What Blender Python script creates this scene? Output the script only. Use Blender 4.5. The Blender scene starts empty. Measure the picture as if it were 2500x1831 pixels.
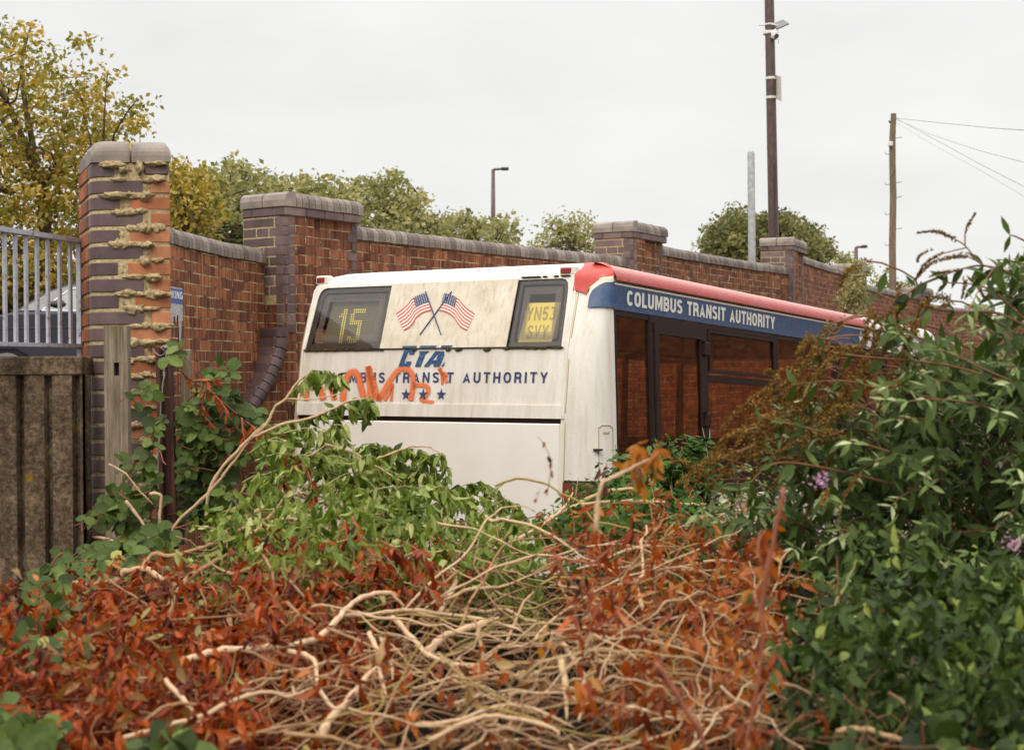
import bpy, bmesh, math, random
import numpy as np
from mathutils import Vector, Matrix, noise

random.seed(7)
rng = np.random.default_rng(11)
scene = bpy.context.scene
COL = scene.collection

# ------------------------------------------------------------------ camera
FPX, CX, CY = 3800.0, 1250.0, 915.5          # focal length in photo pixels (photo 2500 x 1831)
PITCH, ROLL = 0.0033, 0.008
EYE = np.array([0.0, 0.0, 1.65])
FW = np.array([0, math.cos(PITCH), -math.sin(PITCH)])
R0 = np.array([1.0, 0, 0]); U0 = np.cross(R0, FW)
RT = math.cos(ROLL) * R0 - math.sin(ROLL) * U0
UP = math.cos(ROLL) * U0 + math.sin(ROLL) * R0
cam_d = bpy.data.cameras.new("camera"); cam = bpy.data.objects.new("camera", cam_d); COL.objects.link(cam)
cam.matrix_world = Matrix(((RT[0], UP[0], -FW[0], EYE[0]), (RT[1], UP[1], -FW[1], EYE[1]), (RT[2], UP[2], -FW[2], EYE[2]), (0, 0, 0, 1)))
cam_d.sensor_width = 36.0; cam_d.lens = FPX / 2500.0 * 36.0
cam_d.clip_start = 0.05; cam_d.clip_end = 3000
cam_d.dof.use_dof = True; cam_d.dof.focus_distance = 9.6; cam_d.dof.aperture_fstop = 5.2
scene.camera = cam

# ------------------------------------------------------------------ world: bright overcast sky
SUN_EL, SUN_AZ = math.radians(48), math.radians(200)
world = bpy.data.worlds.new("World"); scene.world = world; world.use_nodes = True
wt = world.node_tree; wt.nodes.clear()
def wn(t, **k):
    n = wt.nodes.new(t)
    for a, b in k.items(): setattr(n, a, b)
    return n
w_out = wn('ShaderNodeOutputWorld'); w_bg = wn('ShaderNodeBackground')
w_sky = wn('ShaderNodeTexSky', sky_type='NISHITA', sun_disc=False)
w_sky.sun_elevation = SUN_EL; w_sky.sun_rotation = SUN_AZ
w_tc = wn('ShaderNodeTexCoord'); w_sep = wn('ShaderNodeSeparateXYZ')
wt.links.new(w_tc.outputs['Generated'], w_sep.inputs[0])
w_ramp = wn('ShaderNodeValToRGB')            # overcast: brighter towards the zenith
w_ramp.color_ramp.elements[0].position = 0.0; w_ramp.color_ramp.elements[0].color = (.350, .347, .341, 1)
w_ramp.color_ramp.elements[1].position = 1.0; w_ramp.color_ramp.elements[1].color = (1.0, 1.0, 1.02, 1)
e = w_ramp.color_ramp.elements.new(0.25); e.color = (.342, .340, .335, 1)
e = w_ramp.color_ramp.elements.new(0.45); e.color = (.55, .55, .555, 1)
wt.links.new(w_sep.outputs['Z'], w_ramp.inputs[0])
w_map = wn('ShaderNodeMapping'); w_map.inputs['Scale'].default_value = (1.6, 1.6, 4.5)
w_no = wn('ShaderNodeTexNoise'); w_no.inputs['Scale'].default_value = 3.1; w_no.inputs['Detail'].default_value = 4
wt.links.new(w_tc.outputs['Generated'], w_map.inputs[0]); wt.links.new(w_map.outputs[0], w_no.inputs['Vector'])
w_mr = wn('ShaderNodeMapRange'); w_mr.inputs['From Min'].default_value = .3; w_mr.inputs['From Max'].default_value = .7
w_mr.inputs['To Min'].default_value = 24.9; w_mr.inputs['To Max'].default_value = 28.0
wt.links.new(w_no.outputs[0], w_mr.inputs[0])
w_mul = wn('ShaderNodeVectorMath', operation='SCALE'); wt.links.new(w_ramp.outputs[0], w_mul.inputs[0]); wt.links.new(w_mr.outputs[0], w_mul.inputs['Scale'])
w_mix = wn('ShaderNodeMixRGB'); w_mix.inputs[0].default_value = .96
wt.links.new(w_sky.outputs[0], w_mix.inputs[1]); wt.links.new(w_mul.outputs[0], w_mix.inputs[2])
wt.links.new(w_mix.outputs[0], w_bg.inputs[0]); w_bg.inputs[1].default_value = 0.1
wt.links.new(w_bg.outputs[0], w_out.inputs[0])
sun_d = bpy.data.lights.new("sun", 'SUN'); sun = bpy.data.objects.new("sun", sun_d); COL.objects.link(sun)
sun_d.energy = 1.4; sun_d.angle = math.radians(22); sun_d.color = (1, .90, .74)
sd = Vector((math.sin(SUN_AZ) * math.cos(SUN_EL), math.cos(SUN_AZ) * math.cos(SUN_EL), math.sin(SUN_EL)))
sun.rotation_euler = sd.to_track_quat('Z', 'Y').to_euler()
scene.view_settings.view_transform = 'Standard'; scene.view_settings.look = 'None'
scene.view_settings.exposure = 0.0; scene.view_settings.gamma = 1.0
scene.cycles.max_bounces = 6; scene.cycles.transparent_max_bounces = 12

# ------------------------------------------------------------------ projection helpers
def W(u, v, Z): return EYE + Z * FW + Z * (u - CX) / FPX * RT - Z * (v - CY) / FPX * UP
def PX(P):
    d = np.asarray(P, float) - EYE; z = d @ FW
    return CX + FPX * (d @ RT) / z, CY - FPX * (d @ UP) / z, z
def nrm(v): v = np.asarray(v, float); return v / np.linalg.norm(v)

# ------------------------------------------------------------------ node material helper
class NM:
    def __init__(s, name, base=(.5, .5, .5), rough=.6, spec=.5, metal=0.0):
        s.m = bpy.data.materials.new(name); s.m.use_nodes = True; s.t = s.m.node_tree
        s.b = s.t.nodes['Principled BSDF']; s.out = s.t.nodes['Material Output']
        s.b.inputs['Base Color'].default_value = (*base, 1); s.b.inputs['Roughness'].default_value = rough
        s.b.inputs['Specular IOR Level'].default_value = spec; s.b.inputs['Metallic'].default_value = metal
    def n(s, t, **k):
        n = s.t.nodes.new(t)
        for a, b in k.items():
            if a in n.inputs: n.inputs[a].default_value = b
            else: setattr(n, a, b)
        return n
    def l(s, a, b): s.t.links.new(a, b)
    def coords(s, kind='Object', scale=(1, 1, 1), loc=(0, 0, 0)):
        tc = s.n('ShaderNodeTexCoord'); mp = s.n('ShaderNodeMapping'); mp.inputs['Scale'].default_value = scale; mp.inputs['Location'].default_value = loc
        s.l(tc.outputs[kind], mp.inputs[0]); return mp.outputs[0]
    def noise(s, vec, scale=5, detail=4, rough=.55):
        n = s.n('ShaderNodeTexNoise'); n.inputs['Scale'].default_value = scale; n.inputs['Detail'].default_value = detail; n.inputs['Roughness'].default_value = rough
        s.l(vec, n.inputs['Vector']); return n.outputs[0]
    def ramp(s, fac, stops, interp='LINEAR'):
        r = s.n('ShaderNodeValToRGB'); cr = r.color_ramp; cr.interpolation = interp
        while len(cr.elements) < len(stops): cr.elements.new(.5)
        for e, (p, c) in zip(cr.elements, stops):
            e.position = p; e.color = (*c, 1) if len(c) == 3 else c
        s.l(fac, r.inputs[0]); return r.outputs[0]
    def mix(s, fac, a, b, mode='MIX'):
        m = s.n('ShaderNodeMixRGB', blend_type=mode)
        for i, x in enumerate((fac, a, b)):
            if isinstance(x, (int, float)): m.inputs[i].default_value = x
            elif isinstance(x, tuple): m.inputs[i].default_value = (*x, 1)
            else: s.l(x, m.inputs[i])
        return m.outputs[0]
    def col(s, c): s.l(c, s.b.inputs['Base Color'])
    def bump(s, h, strength=.3, dist=.01):
        b = s.n('ShaderNodeBump'); b.inputs['Strength'].default_value = strength; b.inputs['Distance'].default_value = dist
        s.l(h, b.inputs['Height']); s.l(b.outputs[0], s.b.inputs['Normal']); return b
BW = [(0, (0, 0, 0)), (1, (1, 1, 1))]
def sr(r, g, b):
    f = lambda c: (c / 255 / 12.92) if c / 255 <= .04045 else ((c / 255 + .055) / 1.055) ** 2.4
    return (f(r), f(g), f(b))

# ------------------------------------------------------------------ mesh builder
class MB:
    def __init__(s): s.v = []; s.f = []; s.uv = []; s.mi = []; s.at = []
    def add(s, verts, faces, uvs=None, mi=0, at=None):
        o = len(s.v); s.v.extend([tuple(map(float, p)) for p in verts])
        for k, fc in enumerate(faces):
            s.f.append(tuple(o + i for i in fc)); s.uv.append(uvs[k] if uvs else None); s.mi.append(mi)
        s.at.extend([at if at is not None else 0.5] * len(verts))
        return s
    def box(s, lo, hi, M=None, mi=0, at=None, bev=0.0):
        (x0, y0, z0), (x1, y1, z1) = lo, hi
        if bev <= 0:
            vs = [(x0, y0, z0), (x1, y0, z0), (x1, y1, z0), (x0, y1, z0), (x0, y0, z1), (x1, y0, z1), (x1, y1, z1), (x0, y1, z1)]
            fs = [(0, 3, 2, 1), (4, 5, 6, 7), (0, 1, 5, 4), (1, 2, 6, 5), (2, 3, 7, 6), (3, 0, 4, 7)]
        else:
            b = min(bev, (x1 - x0) * .49, (y1 - y0) * .49, (z1 - z0) * .49)
            vs = []; idx = {}
            for i, X in ((0, (x0, x1)), ):
                pass
            for sx in (0, 1):
                for sy in (0, 1):
                    for sz in (0, 1):
                        cx = (x0, x1)[sx]; cy = (y0, y1)[sy]; cz = (z0, z1)[sz]
                        ix = cx + (b if sx == 0 else -b); iy = cy + (b if sy == 0 else -b); iz = cz + (b if sz == 0 else -b)
                        idx[(sx, sy, sz, 0)] = len(vs); vs.append((cx, iy, iz))
                        idx[(sx, sy, sz, 1)] = len(vs); vs.append((ix, cy, iz))
                        idx[(sx, sy, sz, 2)] = len(vs); vs.append((ix, iy, cz))
            q = lambda *a: tuple(idx[t] for t in a); fs = []
            for a in (0, 1):
                fs.append(q((a, 0, 0, 0), (a, 1, 0, 0), (a, 1, 1, 0), (a, 0, 1, 0)))
                fs.append(q((0, a, 0, 1), (1, a, 0, 1), (1, a, 1, 1), (0, a, 1, 1)))
                fs.append(q((0, 0, a, 2), (1, 0, a, 2), (1, 1, a, 2), (0, 1, a, 2)))
                for c in (0, 1):
                    fs.append(q((a, c, 0, 0), (a, c, 1, 0), (a, c, 1, 1), (a, c, 0, 1)))
                    fs.append(q((a, 0, c, 0), (a, 1, c, 0), (a, 1, c, 2), (a, 0, c, 2)))
                    fs.append(q((0, a, c, 1), (1, a, c, 1), (1, a, c, 2), (0, a, c, 2)))
                    for d in (0, 1): fs.append(q((a, c, d, 0), (a, c, d, 1), (a, c, d, 2)))
        if M is not None: vs = [tuple(M @ Vector(p)) for p in vs]
        return s.add(vs, fs, mi=mi, at=at)
    def tube(s, pts, rad, n=6, cap=True, mi=0, at=None):
        pts = [Vector(p) for p in pts]; m = len(pts)
        if isinstance(rad, (int, float)): rad = [rad] * m
        vs = []; prev = None
        for i in range(m):
            t = (pts[min(i + 1, m - 1)] - pts[max(i - 1, 0)])
            if t.length < 1e-9: t = Vector((0, 0, 1))
            t.normalize()
            if prev is None:
                a = Vector((0, 0, 1)) if abs(t.z) < .9 else Vector((1, 0, 0)); a = (a - t * a.dot(t)).normalized()
            else:
                a = prev - t * prev.dot(t)
                a = a.normalized() if a.length > 1e-6 else prev
            prev = a; b = t.cross(a)
            for k in range(n):
                th = 2 * math.pi * k / n
                vs.append(pts[i] + (a * math.cos(th) + b * math.sin(th)) * rad[i])
        fs = []
        for i in range(m - 1):
            for k in range(n):
                k2 = (k + 1) % n; fs.append((i * n + k, i * n + k2, (i + 1) * n + k2, (i + 1) * n + k))
        if cap: fs.append(tuple(range(n - 1, -1, -1))); fs.append(tuple((m - 1) * n + k for k in range(n)))
        return s.add(vs, fs, mi=mi, at=at)
    def poly_prism(s, pts, d, mi=0):            # pts: list of 3D points (planar), d: extrusion vector
        n = len(pts); P = [Vector(p) for p in pts]; D = Vector(d)
        return s.add(P + [p + D for p in P], [tuple(range(n - 1, -1, -1)), tuple(range(n, 2 * n))] + [(i, (i + 1) % n, n + (i + 1) % n, n + i) for i in range(n)], mi=mi)
    def build(s, name, mat, parent=None, smooth=False, fixn=True):
        me = bpy.data.meshes.new(name); me.from_pydata(s.v, [], s.f)
        mats = mat if isinstance(mat, (list, tuple)) else [mat]
        for m in mats: me.materials.append(m.m if isinstance(m, NM) else m)
        if any(s.mi): me.polygons.foreach_set('material_index', s.mi)
        uvl = me.uv_layers.new(name='UVMap'); buf = []
        V = s.v
        for fc, uv in zip(s.f, s.uv):
            if uv is not None: buf.extend([c for p in uv for c in p]); continue
            P = [Vector(V[i]) for i in fc]; nn = Vector((0, 0, 0))
            for i in range(1, len(P) - 1): nn += (P[i] - P[0]).cross(P[i + 1] - P[0])
            if nn.length < 1e-12: nn = Vector((0, 0, 1))
            nn.normalize()
            if abs(nn.z) > .7:
                for p in P: buf.extend((p.x, p.y))
            else:
                t = Vector((nn.y, -nn.x, 0)).normalized()
                if (t.x + .3 * t.y) < 0: t = -t
                for p in P: buf.extend((p.dot(t), p.z))
        uvl.data.foreach_set('uv', buf)
        a = me.attributes.new('rnd', 'FLOAT', 'POINT'); a.data.foreach_set('value', s.at)
        if smooth: me.polygons.foreach_set('use_smooth', [True] * len(me.polygons))
        me.validate(); me.update()
        if fixn:
            bm = bmesh.new(); bm.from_mesh(me); bmesh.ops.recalc_face_normals(bm, faces=bm.faces); bm.to_mesh(me); bm.free()
        o = bpy.data.objects.new(name, me); COL.objects.link(o)
        if parent: o.parent = parent
        return o

def tag(o, label=None, cat=None, group=None, kind=None):
    if label: o['label'] = label
    if cat: o['category'] = cat
    if group: o['group'] = group
    if kind: o['kind'] = kind
    return o
def empty(name, loc, label, cat, group=None):
    o = bpy.data.objects.new(name, None); COL.objects.link(o); o.location = [float(c) for c in loc]; o.empty_display_size = .2
    tag(o, label, cat, group); bpy.context.view_layer.update() if False else None
    o['_l'] = 0; del o['_l']
    return o
def put(o, root):                               # parent keeping world position (root has only a translation)
    o.parent = root; o.matrix_parent_inverse = Matrix.Translation(-Vector(root.location)); return o

# ------------------------------------------------------------------ height of the ground / brush heap
WALLN = [(7.2, -1.95), (8.6, -2.25), (10.0, -2.19), (11.9, -1.72), (16.4, 1.28), (21, 3.8), (25.9, 5.79), (30.6, 8.09), (35.4, 10.8), (60, 25), (400, 230)]
WY = np.array([a for a, b in WALLN]); WX = np.array([b for a, b in WALLN])
CP = np.array([(-900, 1330), (0, 1345), (200, 1335), (400, 1300), (520, 1250), (700, 1200), (900, 1240), (1100, 1285), (1300, 1285), (1500, 1235), (1700, 1225), (1900, 1225), (2100, 1225), (2500, 1250), (3500, 1300)], float)
def sstep(x): x = np.clip(x, 0, 1); return x * x * (3 - 2 * x)
def fnoise(X, Y, s=1.0):
    r = 0
    for i, (a, b, c, w) in enumerate([(1.7, .9, .3, 1), (-1.1, 2.3, 1.9, .8), (3.1, -2.7, 4.1, .5), (5.3, 4.7, 2.2, .35), (-7.9, 6.1, .7, .22)]):
        r = r + w * np.sin(a * X * s + b * Y * s + c + 1.3 * np.sin(.7 * b * X * s - .6 * a * Y * s + i))
    return r / 2.8
def heap(X, Y):
    X = np.asarray(X, float); Y = np.asarray(Y, float); Ys = np.maximum(Y, .5)
    u = 1250 + FPX * X / Ys
    zc = 1.65 - (np.interp(u, CP[:, 0], CP[:, 1]) - 903) / FPX * 6.3
    z = .86 + (zc - .86) * sstep((Y - 2.8) / 3.5)
    z = z * sstep((Y - .9) / 1.6)
    z = z + .05 * fnoise(X, Y, 1.6) * sstep((Y - 1.5) / 1.0)
    back = sstep((Y - 6.5) / 1.6)
    low = np.where(X < -2.0 + .0 * Y, .9, -.5)
    t = sstep((X + 2.2) / .7); low = .85 * (1 - t) - .5 * t
    z = z * (1 - back) + low * back
    return z
def road_z(Y): return 1.0 + .017 * np.clip(Y - 7, 0, 40)
def ground(X, Y):
    z = heap(X, Y)
    wx = np.interp(Y, WY, WX)
    behind = (Y > 7.1) & (X < wx - .16)
    z = np.where(behind & (Y < 42), road_z(Y) - .02, z)
    z = np.where((Y > 9) & ~(behind & (Y < 42)), -.5, z)
    far = sstep((Y - 60) / 60); return z * (1 - far)
def surf_Z(u, v, fb=6.5):                        # camera depth at which the view ray meets the heap
    zs = np.linspace(1.6, 9.0, 260); P = EYE + zs[:, None] * (FW + (u - CX) / FPX * RT - (v - CY) / FPX * UP)
    h = heap(P[:, 0], P[:, 1]); w = np.where(P[:, 2] < h)[0]
    return float(zs[w[0]]) if len(w) else fb
_zc = {}
def sZ(u, v, fb=6.5):
    k = (round(u / 12), round(v / 12), fb)
    if k not in _zc: _zc[k] = surf_Z(k[0] * 12, k[1] * 12, fb)
    return _zc[k]

# ------------------------------------------------------------------ materials: masonry
def brick_mat(name, c1, c2, c3, streak=.5, white=0.0, mortar=sr(184, 162, 118)):
    m = NM(name, rough=.85, spec=.25); uv = m.coords('UV')
    br = m.n('ShaderNodeTexBrick'); m.l(uv, br.inputs['Vector'])
    for k, val in (('Scale', 1), ('Mortar Size', .0048), ('Mortar Smooth', .25), ('Bias', 0), ('Brick Width', .2275), ('Row Height', .075)): br.inputs[k].default_value = val
    br.inputs['Color1'].default_value = (0, 0, 0, 1); br.inputs['Color2'].default_value = (1, 1, 1, 1)
    col = m.ramp(br.outputs['Color'], [(0, c1), (.45, c2), (1, c3)])
    n1 = m.noise(m.coords('UV', (26, 2.2, 1)), 1, 5, .65)      # run-down weather streaks
    st = m.ramp(n1, [(.42, (1.05, 1.05, 1.05)), (.60, (.36, .28, .25))])
    col = m.mix(streak, col, st, 'MULTIPLY')
    n2 = m.noise(m.coords('UV', (1.1, 1.3, 1)), 1.3, 4)
    col = m.mix(m.ramp(n2, [(.35, (.5, .5, .5)), (.7, (0, 0, 0))]), col, m.mix(1.0, col, (.50, .42, .40), 'MULTIPLY'))
    n3 = m.noise(uv, 160, 3); col = m.mix(.35, col, m.ramp(n3, [(.3, (.55, .55, .55)), (.7, (1.3, 1.3, 1.3))]), 'MULTIPLY')
    mn = m.noise(m.coords('UV', (3, 9, 1)), 2, 3)
    mc = m.mix(m.ramp(mn, [(.42, (0, 0, 0)), (.6, (1, 1, 1))]), mortar, (.07, .05, .035))
    col = m.mix(br.outputs['Fac'], col, mc)
    if white > 0:
        w = m.noise(m.coords('UV', (9, 4, 1)), 1.6, 5, .7)
        col = m.mix(m.ramp(w, [(.64 - .05 * white, (0, 0, 0)), (.70 - .05 * white, (.85, .85, .85))]), col, (.62, .58, .5))
    m.col(col)
    inv = m.n('ShaderNodeInvert'); m.l(br.outputs['Fac'], inv.inputs['Color'])
    h = m.mix(.3, inv.outputs[0], n3, 'MULTIPLY'); m.bump(h, .8, .006)
    return m
M_brick = brick_mat('red_brick', sr(156, 98, 70), sr(124, 78, 60), sr(186, 122, 86), .85)
M_brick_w = brick_mat('red_brick_salted', sr(154, 98, 68), sr(120, 78, 58), sr(182, 120, 84), .85, .6)
M_brick_o = brick_mat('orange_brick', sr(168, 104, 68), sr(130, 82, 60), sr(194, 126, 82), .9)
def solid_brick(name, c1, c2, c3, rough=.55, bump=.35):
    m = NM(name, rough=rough, spec=.4); at = m.n('ShaderNodeAttribute', attribute_name='rnd')
    col = m.ramp(at.outputs['Fac'], [(0, c1), (.5, c2), (1, c3)])
    o = m.coords('Object'); n = m.noise(o, 9, 5); n2 = m.noise(o, 260, 2)
    col = m.mix(.7, col, m.ramp(n, [(.3, (.55, .55, .55)), (.7, (1.25, 1.25, 1.25))]), 'MULTIPLY')
    col = m.mix(.5, col, m.ramp(n2, [(.35, (.6, .6, .6)), (.7, (1.2, 1.2, 1.2))]), 'MULTIPLY')
    m.col(col); m.bump(n2, bump, .003); return m
M_purple = solid_brick('blue_purple_brick', sr(94, 74, 74), sr(110, 88, 86), sr(130, 108, 102))
M_orange = solid_brick('single_orange_brick', sr(160, 98, 64), sr(184, 118, 80), sr(200, 140, 104), .85, .8)
M_cope = solid_brick('grey_coping_brick', sr(108, 96, 88), sr(130, 116, 106), sr(152, 140, 128), .6)
M_mort = NM('old_mortar', rough=.95, spec=.1)
_o = M_mort.coords('Object'); _n = M_mort.noise(_o, 60, 5, .7)
M_mort.col(M_mort.ramp(_n, [(.3, sr(124, 104, 74)), (.5, sr(182, 160, 120)), (.75, sr(212, 194, 156))])); M_mort.bump(_n, .9, .01)

# ------------------------------------------------------------------ brick boundary wall
wall = empty('brick_wall', (0.2, 14, 1.0), 'long red brick boundary wall with purple bullnose piers and coping behind the bus', 'wall')
def coping_run(mb, pts, z0, depth, h=.115, step=.078, over=.02, side=1.0):
    """header bricks on edge with a rounded front along a plan polyline (front face line), running at height z0."""
    P = [np.array(p, float) for p in pts]
    for a, b in zip(P[:-1], P[1:]):
        L = np.linalg.norm(b - a); d = (b - a) / L; nrmv = np.array([d[1], -d[0]]) * side
        n = max(1, int(round(L / step))); w = L / n
        for i in range(n):
            p0 = a + d * (i * w + .004); p1 = a + d * ((i + 1) * w - .004); rv = random.random(); dz = random.uniform(-.003, .003)
            prof = [(over, z0 + dz)]
            R = h * .62
            for k in range(5):
                th = k / 4 * math.pi / 2
                prof.append((over - R + R * math.cos(th), z0 + dz + h - R + R * math.sin(th)))
            prof += [(-depth + over, z0 + dz + h - .03), (-depth, z0 + dz)]
            prof[-2] = (-depth, z0 + dz + h - .02)
            vs = []
            for q in (p0, p1):
                for o_, z in prof: vs.append((q[0] + nrmv[0] * o_, q[1] + nrmv[1] * o_, z))
            k = len(prof); fs = [tuple(range(k)), tuple(range(2 * k - 1, k - 1, -1))] + [(j, (j + 1) % k, k + (j + 1) % k, k + j) for j in range(k)]
            mb.add(vs, fs, at=rv)
        core = [(over - .012, z0), (over - .02, z0 + h * .5), (-.02, z0 + h - .016), (-depth + .01, z0 + h - .03), (-depth + .01, z0)]
        vs = []
        for q in (a, b):
            for o_, z in core: vs.append((q[0] + nrmv[0] * o_, q[1] + nrmv[1] * o_, z))
        k = len(core); mb.add(vs, [tuple(range(k)), tuple(range(2 * k - 1, k - 1, -1))] + [(j, (j + 1) % k, k + (j + 1) % k, k + j) for j in range(k)], mi=1)
def wall_strip(name, pts, z0, z1, mat, thick=.33, uoff=0.0, parent=wall):
    mb = MB(); P = [np.array(p, float) for p in pts]; N = []
    for i in range(len(P)):
        d = nrm(P[min(i + 1, len(P) - 1)] - P[max(i - 1, 0)]); N.append(np.array([d[1], -d[0]]))
    u = uoff
    for i in range(len(P) - 1):
        L = np.linalg.norm(P[i + 1] - P[i]); a, b = P[i], P[i + 1]; a2, b2 = a - N[i] * thick, b - N[i + 1] * thick
        mb.add([(a[0], a[1], z0), (b[0], b[1], z0), (b[0], b[1], z1), (a[0], a[1], z1)], [(0, 1, 2, 3)], [[(u, z0), (u + L, z0), (u + L, z1), (u, z1)]])
        mb.add([(a2[0], a2[1], z0), (b2[0], b2[1], z0), (b2[0], b2[1], z1), (a2[0], a2[1], z1)], [(3, 2, 1, 0)], [[(u, z1), (u + L, z1), (u + L, z0), (u, z0)]])
        mb.add([(a[0], a[1], z1), (b[0], b[1], z1), (b2[0], b2[1], z1), (a2[0], a2[1], z1)], [(0, 1, 2, 3)])
        u += L
    for q, q2 in ((P[0], P[0] - N[0] * thick), (P[-1], P[-1] - N[-1] * thick)):
        mb.add([(q[0], q[1], z0), (q2[0], q2[1], z0), (q2[0], q2[1], z1), (q[0], q[1], z1)], [(0, 1, 2, 3)])
    o = mb.build(name, mat, fixn=False); return put(o, parent)
def bow(a, b, s, n=8):                          # gently curved plan line
    a = np.array(a, float); b = np.array(b, float); d = b - a; nn = np.array([d[1], -d[0]])
    return [a + d * t + nn * s * 4 * t * (1 - t) for t in np.linspace(0, 1, n)]
PIERS = [  # corner (x,y) , top z, panel z after, brick material of the panel after it
    ((-1.72, 11.9), 3.03, 2.84, M_brick), ((1.28, 16.4), 3.215, 3.02, M_brick_w), ((3.80, 21.0), 3.415, 3.24, M_brick),
    ((5.72, 25.7), 3.37, 3.08, M_brick), ((8.02, 30.4), 3.21, 2.92, M_brick), ((10.7, 35.2), 3.05, 2.75, M_brick), ((13.9, 40.3), 2.9, 2.6, M_brick)]
def quoin_col(mb, x, y, z0, z1, ax, ay, w=.1, r=.04):
    """stack of rounded purple bricks at a pier corner; ax: unit along end face, ay: unit along side face"""
    z = z0
    while z < z1 - .01:
        zz = min(z + .065, z1)
        pts = []
        for k in range(5):
            th = k / 4 * math.pi / 2; pts.append((r - r * math.sin(th) , r - r * math.cos(th)))
        prof = [(w, -.003)] + [(p[0] - .003, p[1] - .003) for p in pts] + [(-.003, w), (w, w)]
        vs = [];
        for zz_ in (z, zz):
            for p in prof: vs.append((x + ax[0] * p[0] + ay[0] * p[1], y + ax[1] * p[0] + ay[1] * p[1], zz_))
        k = len(prof); mb.add(vs, [tuple(range(k)), tuple(range(2 * k - 1, k - 1, -1))] + [(j, (j + 1) % k, k + (j + 1) % k, k + j) for j in range(k)], at=random.random())
        z += .075
    vs = []
    for zz_ in (z0, z1):
        for p in prof: q0, q1 = p[0] + (.004 if p[0] < w * .9 else 0), p[1] + (.004 if p[1] < w * .9 else 0); vs.append((x + ax[0] * q0 + ay[0] * q1, y + ax[1] * q0 + ay[1] * q1, zz_))
    k = len(prof); mb.add(vs, [(j, (j + 1) % k, k + (j + 1) % k, k + j) for j in range(k)], mi=1)
for i, (c, zt, zp, mt) in enumerate(PIERS):
    c = np.array(c); nxt = np.array(PIERS[i + 1][0]) if i + 1 < len(PIERS) else c + np.array([3.2, 5.1])
    d = nrm(nxt - c); nn = np.array([d[1], -d[0]])               # nn points to the bus side
    PL, PD = .9, .44
    if i >= 3: PL = .8
    body_top = zt - .115
    M2 = lambda p: p
    def pt(a, b, z): q = c + d * a + nn * b; return (q[0], q[1], z)
    mb = MB(); zb = -.6
    # main shaft in two slightly stepped halves
    for (a0, a1, b0) in ((0.0, PL * .36, 0.0), (PL * .36, PL, -.045)):
        vs = [pt(a0, b0, zb), pt(a1, b0, zb), pt(a1, -PD, zb), pt(a0, -PD, zb), pt(a0, b0, body_top), pt(a1, b0, body_top), pt(a1, -PD, body_top), pt(a0, -PD, body_top)]
        fs = [(0, 1, 5, 4), (1, 2, 6, 5), (2, 3, 7, 6), (3, 0, 4, 7), (4, 5, 6, 7)]
        uv = []
        for f_ in fs:
            q = [vs[k] for k in f_]; e_ = q[1]; L = math.hypot(e_[0] - q[0][0], e_[1] - q[0][1])
            u0 = a0 if f_ == fs[0] else .11
            uv.append([(u0, q[0][2]), (u0 + L, q[1][2]), (u0 + L, q[2][2]), (u0, q[3][2])])
        mb.add(vs, fs, uv)
    p_o = put(mb.build('pier', mt, fixn=False), wall)
    # end face of purple bricks (laid individually) + corner column
    mb = MB(); z = body_top - .075; row = 0
    n_end = 10 if i < 3 else 8
    ux = -nn
    while z > (body_top - n_end * .075 if i else body_top - .75):
        cuts = [0, .115, PD] if row % 2 else [0, .225, PD]
        if row % 3 == 2: cuts = [0, .17, .3, PD]
        for a_, b_ in zip(cuts[:-1], cuts[1:]):
            Mx = Matrix(((ux[0], d[0], 0, c[0]), (ux[1], d[1], 0, c[1]), (0, 0, 1, z), (0, 0, 0, 1)))
            mb.box((a_ + (.004 if a_ else -.004), -.006, 0), (b_ - .004, .05, .066), Mx, at=random.random(), bev=.004 if a_ else .004)
        z -= .075; row += 1
    Mx = Matrix(((ux[0], d[0], 0, c[0]), (ux[1], d[1], 0, c[1]), (0, 0, 1, 0), (0, 0, 0, 1))); mb.box((.06, -.0035, z), (PD - .002, .02, body_top - .002), Mx, mi=1)
    zlow = 1.95 if i == 0 else -.5
    quoin_col(mb, *(c + nn * .004 - d * .004), zlow if i == 0 else .2, body_top - .078, -nn, d, w=.10)
    # purple closer bricks at the far edge
    z = body_top - .08; row = 0
    while z > body_top - 1.3:
        w = .11 if row % 2 else .06
        Mx = Matrix(((d[0], nn[0], 0, c[0]), (d[1], nn[1], 0, c[1]), (0, 0, 1, z), (0, 0, 0, 1)))
        mb.box((PL - w, -.2, -.066), (PL + .004, -.041, 0), Mx, at=random.random()); z -= .075; row += 1
    # projecting course below the coping
    for (a0, a1) in [(q, q + .2205) for q in np.arange(0.0, PL - .1, .225)]:
        Mx = Matrix(((d[0], nn[0], 0, c[0]), (d[1], nn[1], 0, c[1]), (0, 0, 1, body_top), (0, 0, 0, 1)))
        mb.box((a0 - (.012 if a0 == 0 else 0), -.12, -.071), (min(a1, PL + .01), .014, -.003), Mx, at=random.random(), bev=.008)
    for (a0, a1) in ((.0, .11), (.115, .335), (.34, PD)):
        Mx = Matrix(((ux[0], d[0], 0, c[0]), (ux[1], d[1], 0, c[1]), (0, 0, 1, body_top), (0, 0, 0, 1)))
        mb.box((a0 - .0, -.0145, -.0712), (a1, .1, -.0032), Mx, at=random.random(), bev=.008)
    put(mb.build('purple_quoin', [M_purple, M_mort], fixn=True), wall)
    # coping: bullnose headers along the side, two larger blocks over the end
    cm = MB(); coping_run(cm, [c + d * .1, c + d * (PL + .02)], zt - .115, PD + .02)
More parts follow.
